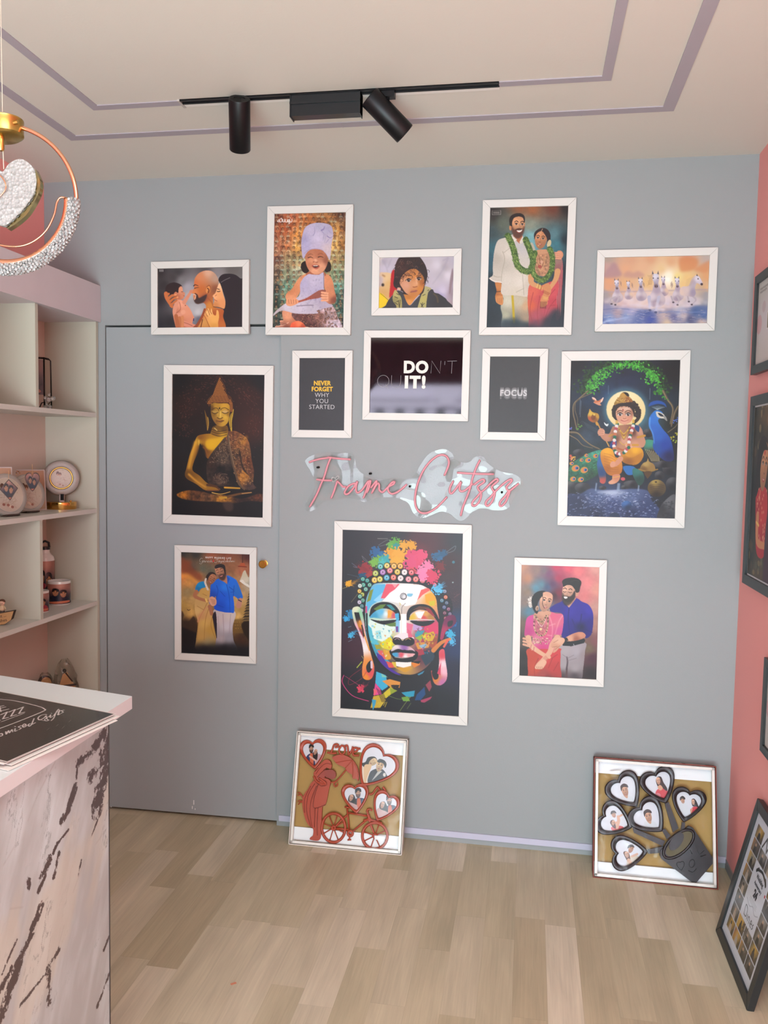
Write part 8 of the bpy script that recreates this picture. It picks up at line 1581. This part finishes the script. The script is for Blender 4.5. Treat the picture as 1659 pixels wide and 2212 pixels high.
def arc(r, a0, a1, n, cx=10, cy=430, dep=0.): return [pp(cx+r*math.cos(math.radians(a0+(a1-a0)*i/n)), cy+r*math.sin(math.radians(a0+(a1-a0)*i/n)), dep) for i in range(n+1)]
bm = B(); lathe(bm, [(0, .0), (.034, .0), (.040, .004), (.041, .026), (.0425, .030), (.0425, .033), (.036, .035), (0, .036)], 40, Matrix.Translation(pp(8, 316)+Vector((0, 0, .004))) @ Matrix.Rotation(math.radians(-6), 4, 'Y'), cap=False); obj('ceiling_cup', bm, m_gold, pl, smooth='auto')
bm = B(); lathe(bm, [(0, -.024), (.005, -.024), (.0065, -.02), (.0065, .004)], 20, Matrix.Translation(pp(6, 314)+FW*-.004)); lathe(bm, [(0, 0), (.004, 0), (.004, .01), (0, .01)], 16, Matrix.Translation(pp(38, 290, -.02)) @ Matrix.Rotation(math.radians(80), 4, 'Y'), cap=False); obj('cable_gland', bm, m_gold, pl, smooth='auto')
bm = B(); tube(bm, arc(143, -78, 2, 30), .0042, 10); tube(bm, arc(143, 182, 258, 30), .0042, 10); obj('upper_ring', bm, m_rose, pl, smooth=True)
# crystal lower half: fluted torus of stacked beads
bm = B(); Ar = arc(138, 0, 180, 150); N_ = len(Ar)
for k_ in range(0, N_-1, 2):
    p = Ar[k_]; a_ = math.radians(180*k_/(N_-1)); rad = RT*math.cos(a_)-UP*math.sin(a_)
    for j in range(8):
        b_ = 2*math.pi*j/8+(k_ % 4)*.2; q = p+rad*.0095*math.cos(b_)+FW*.0125*math.sin(b_); sphere(bm, q, .0036, 6, 4)
obj('crystal_beads', bm, m_crys, pl, smooth=True)
bm = B(); tube(bm, arc(137, 0, 180, 70), .0100, 12); obj('crystal_core', bm, mat('frosted_diffuser', 'c8c8ca', .4), pl, smooth=True)
bm = B(); tube(bm, arc(124, -2, 182, 70), .0042, 8, flat=1.6); obj('inner_band', bm, m_rose, pl, smooth=True)
w_ = [(136, 427), (122, 425), (114, 435), (108, 460), (92, 490), (66, 512), (36, 522), (0, 520), (-30, 508), (-60, 488), (-90, 455), (-96, 432), (-110, 425)]
bm = B(); tube(bm, [pp(x, y) for x, y in spline(w_, False, 8)], .0021, 8); obj('wire_arc', bm, m_rose, pl, smooth=True)
bm = B(); tube(bm, [pp(8, 262), pp(7, -50), pp(7, -50)+Vector((0, 0, ZC_-(c0[2]+480*s1)))], .0008, 6); tube(bm, [pp(8, 330), pp(9, 372)], .0009, 6); obj('cord', bm, mat('clear_cord', 'c4b8a8', .3), pl)
# tilted inner crystal bowl with brass rim (seen edge-on from below)
hp = [(8, 378), (22, 362), (42, 353), (60, 360), (73, 378), (75, 402), (66, 426), (48, 450), (28, 470), (10, 483), (-12, 474), (-40, 440), (-50, 410), (-44, 380), (-24, 366), (-6, 368)]
bm = B(); prism(bm, [pp(x, y, .010) for x, y in spline(hp, True, 5)], -FW*.014); ib = obj('inner_crystal', bm, m_crys, pl, bevel=.003)
ro = spline([(76, 374), (85, 398), (81, 422), (62, 456), (42, 476), (20, 491)], False, 6); ri = spline([(73, 386), (74, 408), (67, 430), (48, 454), (30, 472), (13, 486)], False, 6)
bm = B(); A4 = [[bm.verts.new(pp(*q, dd)) for q in L_] for L_, dd in ((ro, -.010), (ri, -.002), (ri, .016), (ro, .006))]
for k_ in range(4):
    a_, b_ = A4[k_], A4[(k_+1) % 4]
    for i_ in range(len(a_)-1): bm.faces.new((a_[i_], a_[i_+1], b_[i_+1], b_[i_]))
for e_ in (0, -1): bm.faces.new([q[e_] for q in A4])
obj('brass_rim', bm, mat('polished_brass_rim', 'a89a66', .15, 1), ib, smooth='auto')
bm = B(); lp = [(-14, 408), (2, 388), (14, 396), (18, 412), (6, 428), (-12, 440)]; tube(bm, [pp(x, y, -.012) for x, y in spline(lp, False, 6)], .0014, 6); obj('wire_loop', bm, m_rose, ib, smooth=True)

# ================================================================ THINGS ON THE SHELVES
G = 'gifts on the white shelves'
m_clear = mat('clear_resin', 'cfc6bc', .08, spec=.6, trans=.55, ior=1.45); m_wood = mat('laser_cut_wood', 'b88c5c', .6, var=.1, scale=30); m_wdark = mat('dark_stained_wood', '3a2c24', .6, var=.1)
def facing(x, y):     # yaw so that local -Y looks at the room's open side
    return math.atan2(CAM[1]-y, CAM[0]-x)+math.pi/2
def disc_print(pic, r, y, name, m, parent, k=900, T=None, gain=1.15):
    f = quadfn((-r, y, r), (r, y, r), (r, y, -r), (-r, y, -r))
    g = (lambda U, V: f(U, V)+np.array((0, 0, T))) if T else f
    return ink_mesh(name, pic((2*r*k, 2*r*k)), g, m, parent, gain, mask=lambda U, V: (U-.5)**2+(V-.5)**2 < .25)
# ring photo lamp
zs = 1.312
def place(px, py, z): p = at(px, py, 2, z); return p
cy_ = -.088; cx_ = -1.880
lamp = thing('photo_lamp', 'round clear photo lamp on a polished gold base, at the end of the shelf', 'lamp', (cx_, cy_, zs), (0, 0, facing(cx_, cy_)))
bm = B(); lathe(bm, [(0, 0), (.060, 0), (.061, .003), (.061, .028), (.058, .031), (0, .031)], 48, cap=False); obj('base', bm, mat('mirror_gold', 'd9a45a', .08, 1), lamp, smooth='auto')
bm = B(); lathe(bm, [(0, 0), (.004, 0), (.004, .006), (0, .006)], 12, Matrix.Translation((.036, -.03, .031)), cap=False); obj('switch', bm, mat('mirror_gold_b', 'd9a45a', .1, 1), lamp, smooth=True)
bm = B(); box(bm, -.008, .012, -.004, .004, .031, .075); obj('stand', bm, m_clear, lamp)
bm = B(); R1, R2 = .074, .042; zc = .128
for rr, hh in ((R1, 0),):
    lathe(bm, [(R2, -.004), (.052, -.008), (.066, -.007), (R1, 0), (.066, .007), (.052, .008), (R2, .004)], 72, Matrix.Translation((0, 0, zc)) @ RX, cap=False)
obj('ribbed_ring', bm, mat('ribbed_acrylic', 'b4a8a0', .15, spec=.7, trans=.3, bump=1, bscale=420), lamp, smooth=True)
bm = B(); tube(bm, [(.044*math.cos(q), -.006, zc+.044*math.sin(q)) for q in np.linspace(0, 6.283, 49)[:-1]], .0035, 8, closed=True); obj('gold_ring', bm, m_gold, lamp, smooth=True)
disc_print(lambda n: pic_blank(n, 'b8a898', 3, 1), .042, -.003, 'photo', m_gloss, lamp, T=zc)
bm = B(); box(bm, -.004, .010, -.012, -.010, .036, .062); obj('tag_label', bm, m_dark, lamp)
# two resin discs
def resin(px, r, y, x, label, seed):
    T = thing('resin_photo_disc', label, 'photo disc', (x, y, zs), (math.radians(-12), 0, math.radians(72)), 'resin photo discs on the shelf')
    bm = B(); lathe(bm, [(r*.80, -.004), (r*.84, -.008), (r*.97, -.008), (r, 0), (r*.97, .007), (r*.8, .004)], 56, Matrix.Translation((0, 0, r)) @ RX, cap=False); obj('clear_rim', bm, m_clear, T, smooth=True)
    bm = B(); lathe(bm, [(0, .004), (r*.82, .004), (r*.82, -.002), (0, -.002)], 48, Matrix.Translation((0, 0, r)) @ RX, cap=False); obj('disc', bm, mat('milky_resin', 'bdb0a6', .3), T)
    disc_print(lambda n: pic_blank(n, 'b8a898', seed, 1), r*.8, -.0055, 'photo', m_gloss, T, T=r)
    bm = B(); box(bm, -.03, .03, -.014, .02, 0, .006); obj('foot', bm, m_wdark, T)
    return T
resin(0, .076, -.335, -1.862, 'clear resin photo disc with heart keychain, second from the gold based lamp', 5)
resin(0, .080, -.515, -1.828, 'clear resin photo disc with diamond keychain, nearest the counter', 6)
def charm(pts, px, py, x, label, seed, s=.001):
    p = at(px, py, 0, x); T = thing('photo_keychain', label, 'keychain', tuple(p), (0, 0, facing(x, p[1])), 'photo keychains')
    P_ = np.array(pts, float); bm = B(); prism(bm, [(a_, 0, b_) for a_, b_ in P_], (0, .010, 0)); obj('charm', bm, m_wdark, T, bevel=.001)
    x0_, z0_ = P_.min(0); x1_, z1_ = P_.max(0)
    def ins(U, V):
        X_ = x0_+U*(x1_-x0_); Y_ = z1_-V*(z1_-z0_); c = np.zeros(len(X_), bool); Q = P_*.92
        for p_, q_ in zip(Q, np.roll(Q, -1, 0)):
            k = (p_[1] <= Y_) != (q_[1] <= Y_); xx = p_[0]+(Y_-p_[1])*(q_[0]-p_[0])/(q_[1]-p_[1]+1e-12); c ^= k & (X_ < xx)
        return c
    ink_mesh('photo', pic_party((60, 60), seed), quadfn((x0_, -.0008, z1_), (x1_, -.0008, z1_), (x1_, -.0008, z0_), (x0_, -.0008, z0_)), m_ink, T, .9, mask=ins)
    bm = B(); tube(bm, [(0, .004, z1_-.004), (0, .010, z1_+.014), (0, .014, z1_+.030)], .0008, 6); obj('chain', bm, m_wood, T)
hh = [(0, -.036)]+[(x*.052, .028-y*.064) for x, y in HEART[::-1][1:-1]]+[(0, .020)]+[(-x*.052, .028-y*.064) for x, y in HEART[1:-1]]
charm(hh, 70, 1041, -1.795, 'heart shaped photo keychain hanging on the second resin disc', 1)
charm([(0, .036), (.030, .004), (.004, -.040), (-.030, .0)], 19, 1057, -1.765, 'diamond shaped photo keychain hanging on the resin disc nearest the counter', 2)
# photo boards behind
for x, y, s_, lab, yaw in ((-1.955, -.225, .165, 'square pale photo board behind the resin discs', .28), (-1.93, -.50, .18, 'tall pale photo board at the left edge of the photo', .2)):
    T = thing('photo_board', lab, 'photo board', (x, y, zs), (math.radians(-8), 0, facing(x, y)+yaw))
    bm = B(); box(bm, -s_/2, s_/2, 0, .012, 0, s_); obj('board', bm, mat('board_edge_pale', 'b4a8a2', .5), T, bevel=.001)
    ink_mesh('print', pic_blank((110, 110), 'b0a4a0', 4, 2), quadfn((-s_/2+.004, -.0008, s_-.004), (s_/2-.004, -.0008, s_-.004), (s_/2-.004, -.0008, .004), (-s_/2+.004, -.0008, .004)), m_gloss, T, 1.2)
# bottle and mugs
zs = .918
def cylprint(pic, r, z0, z1, a0, a1, name, m, parent, gain=1.3):
    def f(U, V):
        a_ = a0+(a1-a0)*U; return np.stack([r*np.cos(a_), r*np.sin(a_), z1+(z0-z1)*V], 1)
    return ink_mesh(name, pic, f, m, parent, gain, smooth=True)
m_cer = mat('white_ceramic', 'd4ccc6', .15, spec=.6)
def mug(x, y, r, h, label, seed, rot=0, handle=True):
    T = thing('mug', label, 'mug', (x, y, zs), (0, 0, facing(x, y)+rot))
    bm = B(); lathe(bm, [(0, .006), (r*.8, .002), (r*.92, 0), (r, .005), (r, h-.002), (r*.97, h), (r*.92, h-.002), (r*.9, .008), (0, .008)], 44, cap=False); obj('body', bm, m_cer, T, smooth='auto')
    cylprint(pic_party((150, 90), seed), r+.0005, h*.06, h*.9, -math.pi*1.02+.35, -.22, 'photo_wrap', m_gloss, T)
    if handle:
        bm = B(); tube(bm, [(r*.96*.3, r*.93, h*.8), (r*.5, r*1.5, h*.78), (r*.55, r*1.75, h*.5), (r*.5, r*1.5, h*.2), (r*.3, r*.95, h*.2)], .005, 8); obj('handle', bm, m_cer, T, smooth=True)
mug(-1.872, -.124, .0455, .098, 'white photo mug in front of the bottle on the shelf', 3)
mug(-1.850, -.300, .034, .085, 'small white photo mug half hidden by the shelf divider', 4, handle=False)
bx, by = -1.950, -.098
T = thing('water_bottle', 'white photo water bottle with black loop cap behind the mug', 'bottle', (bx, by, zs), (0, 0, facing(bx, by)))
bm = B(); lathe(bm, [(0, 0), (.034, 0), (.037, .004), (.037, .180), (.034, .192), (.022, .204), (.018, .210), (.018, .222), (0, .222)], 40, cap=False); obj('body', bm, m_cer, T, smooth='auto')
cylprint(pic_party((150, 150), 5),   .0375, .012, .176, -math.pi*.98, -.05, 'photo_wrap', m_gloss, T)
bm = B(); lathe(bm, [(0, .222), (.020, .222), (.019, .234), (0, .234)], 28, cap=False); tube(bm, [(-.016, 0, .230), (-.014, 0, .250), (0, 0, .257), (.014, 0, .250), (.016, 0, .230)], .005, 8); obj('loop_cap', bm, m_blk2, T, smooth='auto')
# wooden boat with two little figures
bx, by = -1.845, -.560
T = thing('wooden_boat', 'small wooden boat keepsake engraved Best Wishes with little figures', 'ornament', (bx, by, zs), (0, 0, facing(bx, by)-.35))
hull = [(-.045, .034), (.050, .052), (.040, .020), (.018, .004), (-.012, .0), (-.035, .012)]
bm = B(); prism(bm, [(x, -.010, z) for x, z in hull], (0, .003, 0)); obj('hull_front', bm, m_wood, T)
bm = B(); prism(bm, [(x*.96, -.007, z+.0005) for x, z in hull], (0, .024, 0)); prism(bm, [(x, .017, z) for x, z in hull], (0, .003, 0)); obj('hull', bm, m_wdark, T)
text_mesh('engraving', 'Best ...', .016, m_wdark, T, Matrix.Translation((.004, -.0102, .028)) @ Matrix.Rotation(math.radians(-11), 4, 'Y') @ RX, ext=.0002); text_mesh('engraving', 'Wishes', .016, m_wdark, T, Matrix.Translation((.004, -.0102, .011)) @ Matrix.Rotation(math.radians(-11), 4, 'Y') @ RX, ext=.0002)
def figurine(x, shirt, legs, label):
    wv = T.matrix_basis @ Vector((x, .006, .034))
    F_ = thing('figurine', label, 'figurine', tuple(wv), tuple(T.rotation_euler), 'little figures in the wooden boat')
    bm = B(); lathe(bm, [(0, 0), (.010, 0), (.0085, .018), (0, .018)], 14, cap=False); obj('legs', bm, mat('legs_'+legs, legs, .6), F_)
    bm = B(); lathe(bm, [(0, .018), (.010, .018), (.0105, .026), (.007, .037), (0, .038)], 14, cap=False); tube(bm, [(.008, -.002, .034), (.013, -.004, .026), (.014, -.006, .022)], .0026, 6); tube(bm, [(-.008, -.002, .034), (-.013, -.004, .026), (-.014, -.006, .022)], .0026, 6); obj('torso', bm, mat('shirt_'+shirt, shirt, .6), F_, smooth=True)
    bm = B(); sphere(bm, (0, 0, .046), .0105); obj('head', bm, mat('doll_skin', 'd0a48c', .5), F_, smooth=True)
    bm = B(); sphere(bm, (0, .002, .0500), .0112, sc=(1, .95, .82)); obj('hair', bm, mat('doll_hair', '5c3c2c', .7), F_, smooth=True)
    bm = B(); [sphere(bm, (e, -.0100, .0455), .0013, 6, 4) for e in (-.0038, .0038)]; obj('eyes', bm, m_dark, F_)
figurine(.004, 'c8ac8c', '4c4038', 'little brown haired figure in a beige top standing in the wooden boat'); figurine(-.026, 'b8983c', 'c8a84c', 'little figure in yellow at the left in the wooden boat')
# metal wire photo frame and crystal bear behind the divider, top row
zs = 1.714
bx, by = -1.862, -.235
T = thing('wire_photo_frame', 'black wire photo frame standing on the upper shelf behind the divider', 'photo frame', (bx, by, zs), (0, 0, facing(bx, by)))
fw, fh = .115, .205
bm = B()
for y_ in (0, .035): tube(bm, [(-fw, y_, 0), (-fw, y_, fh), (.0, y_, fh)], .0026, 6); tube(bm, [(0, y_, 0), (0, y_, fh)], .0034, 6)
tube(bm, [(0, 0, fh), (.016, .01, fh-.002), (.024, .012, fh-.010), (.026, .012, .0)], .0026, 6); tube(bm, [(0, .035, fh), (.02, .03, fh-.004)], .0026, 6); tube(bm, [(0, 0, fh), (0, .035, fh)], .003, 6)
tube(bm, [(.004, -.002, .030), (.010, -.002, .050), (.018, -.002, .052), (.024, -.002, .036), (.014, -.002, .022)], .0018, 6); tube(bm, [(-.022, 0, 0), (-.010, 0, .028), (-.002, 0, .030)], .0022, 6)
obj('wire_frame', bm, mat('black_wire', '1c1210', .4, .5), T, smooth=True)
ink_mesh('photo', pic_party((90, 120), 9), quadfn((-.11, .003, fh-.008), (-.003, .003, fh-.008), (-.003, .003, .06), (-.11, .003, .06)), m_gloss, T, .8)
bx, by = -1.835, -.245
T = thing('crystal_ornament', 'small clear crystal ornament in front of the black wire photo frame', 'ornament', (bx, by, zs), (0, 0, facing(bx, by)))
m_cg = mat('clear_crystal', 'e0dcd8', .03, spec=.8, trans=.8, ior=1.5)
bm = B(); sphere(bm, (-.002, 0, .040), .011, sc=(1.2, 1, .8)); sphere(bm, (.014, 0, .046), .009); sphere(bm, (-.014, 0, .048), .007); sphere(bm, (-.012, 0, .010), .010, sc=(1, 1, 1)); sphere(bm, (.002, -.002, .012), .008); tube(bm, [(-.016, 0, .04), (-.008, -.006, .018), (-.002, -.006, .004)], .003, 8); sphere(bm, (.0, 0, .060), .005)
obj('crystal', bm, m_cg, T, smooth=True)
bx, by = -1.80, -.72
T = thing('photo_card', 'pale photo card leaning on the upper shelf at the left edge', 'photo card', (bx, by, zs+.0005), (math.radians(-14), 0, facing(bx, by)-.5))
bm = B(); box(bm, -.06, .022, 0, .004, 0, .055); obj('card', bm, mat('pale_card', 'b4a498', .5), T); bm = B(); box(bm, -.055, .017, -.0008, 0, .004, .05); obj('card_face', bm, mat('card_face_tan', 'a08c74', .5), T)
# wooden pieces in clear bags, bottom row
zs = .530
m_bag = plain('thin_polybag', (.93, .92, .90), (.55, .01, 26, 1.0), .12)
def bag(px, x, h, wd, label, seed, parent_fn, yaw=0, lean=-12):
    p = at(px[0], px[1], 2, zs); T = thing('bagged_wooden_keepsake', label, 'ornament', (x, px[2], zs), (math.radians(lean), 0, facing(x, px[2])+yaw), 'wooden keepsakes in clear bags'); parent_fn(T)
    r = random.Random(seed); bm = B(); n1, n2 = 12, 10; rings = []
    for j in range(n2):
        z = h*j/(n2-1); k = 1-(j/(n2-1))**3*.75
        rings.append([bm.verts.new((wd*k*math.cos(2*math.pi*i/n1)*(1+r.uniform(-.10, .10)), (.030*k+.004)*math.sin(2*math.pi*i/n1)*(1+r.uniform(-.2, .2)), z+r.uniform(-.004, .004)+.004)) for i in range(n1)])
    for a_, b_ in zip(rings, rings[1:]):
        for i in range(n1): bm.faces.new((a_[i], a_[(i+1) % n1], b_[(i+1) % n1], b_[i]))
    obj('polybag', bm, m_bag, T)
def eight(T):
    o = [(-.024, .0), (.024, .0), (.028, .018), (.018, .032), (.016, .040), (.022, .055), (.016, .074), (0, .082), (-.016, .074), (-.022, .055), (-.014, .040), (-.020, .026)]
    bm = B(); prism(bm, [(x*1.25, .003, z*1.08+.002) for x, z in spline(o, True, 4)], (0, .006, 0)); obj('back_plate', bm, m_wdark, T)
    bm = B(); prism(bm, [(x*.95+.004, -.002, z*.98+.002) for x, z in spline(o, True, 4)], (0, .005, 0)); obj('figure_plate', bm, m_wood, T)
def ship(T):
    bm = B(); box(bm, -.036, .036, -.012, .016, .002, .022); obj('base_block', bm, m_wood, T)
    bm = B(); box(bm, -.040, .040, -.016, .020, .022, .030); box(bm, -.040, .040, -.016, .020, .0, .003); obj('base_trim', bm, m_wdark, T)
    bm = B(); prism(bm, [(-.026, 0, .030), (.034, 0, .030), (.008, 0, .082), (-.010, 0, .075)], (0, .004, 0)); obj('sail_plate', bm, m_wood, T)
    bm = B(); tube(bm, [(.002, 0, .080), (.010, 0, .068), (.028, 0, .040)], .003, 6); sphere(bm, (-.002, .001, .090), .008); obj('figure_silhouette', bm, m_wdark, T)
def planks(T):
    bm = B(); prism(bm, [(-.075, 0, .016), (.055, 0, .072), (.060, 0, .062), (-.070, 0, .004)], (0, .008, 0)); obj('dark_plank', bm, m_wdark, T)
    bm = B(); prism(bm, [(-.03, -.012, .0), (.07, -.012, .0), (.062, -.012, .040), (.01, -.012, .036)], (0, .006, 0)); obj('word_plate', bm, m_wood, T)
    text_mesh('engraving', 'memories', .013, m_wdark, T, Matrix.Translation((.032, -.0122, .010)) @ RX)
bag((100, 1488, -.165), -1.915, .098, .040, 'figure shaped wooden keepsake in a clear bag, middle of the lowest visible shelf', 1, eight)
bag((160, 1488, -.072), -1.875, .135, .050, 'wooden sail keepsake on a block in a clear bag, nearest the grey wall', 2, ship, .25)
bag((50, 1488, -.33), -1.900, .075, .085, 'dark wooden plank keepsake in a clear bag, at the left of the lowest visible shelf', 3, planks)

# ================================================================ A SLIP OF PINK PAPER ON THE FLOOR
p = at(504, 2125, 2, 0); bm = B(); box(bm, -.008, .009, -.004, .004, 0, .0006); o = obj('paper_scrap', bm, mat('salmon_scrap', 'cc8468', .7)); o.location = (p[0], p[1], .0002); o.rotation_euler = (0, 0, .7); tag(o, 'tiny salmon paper scrap lying on the wooden floor', 'scrap')
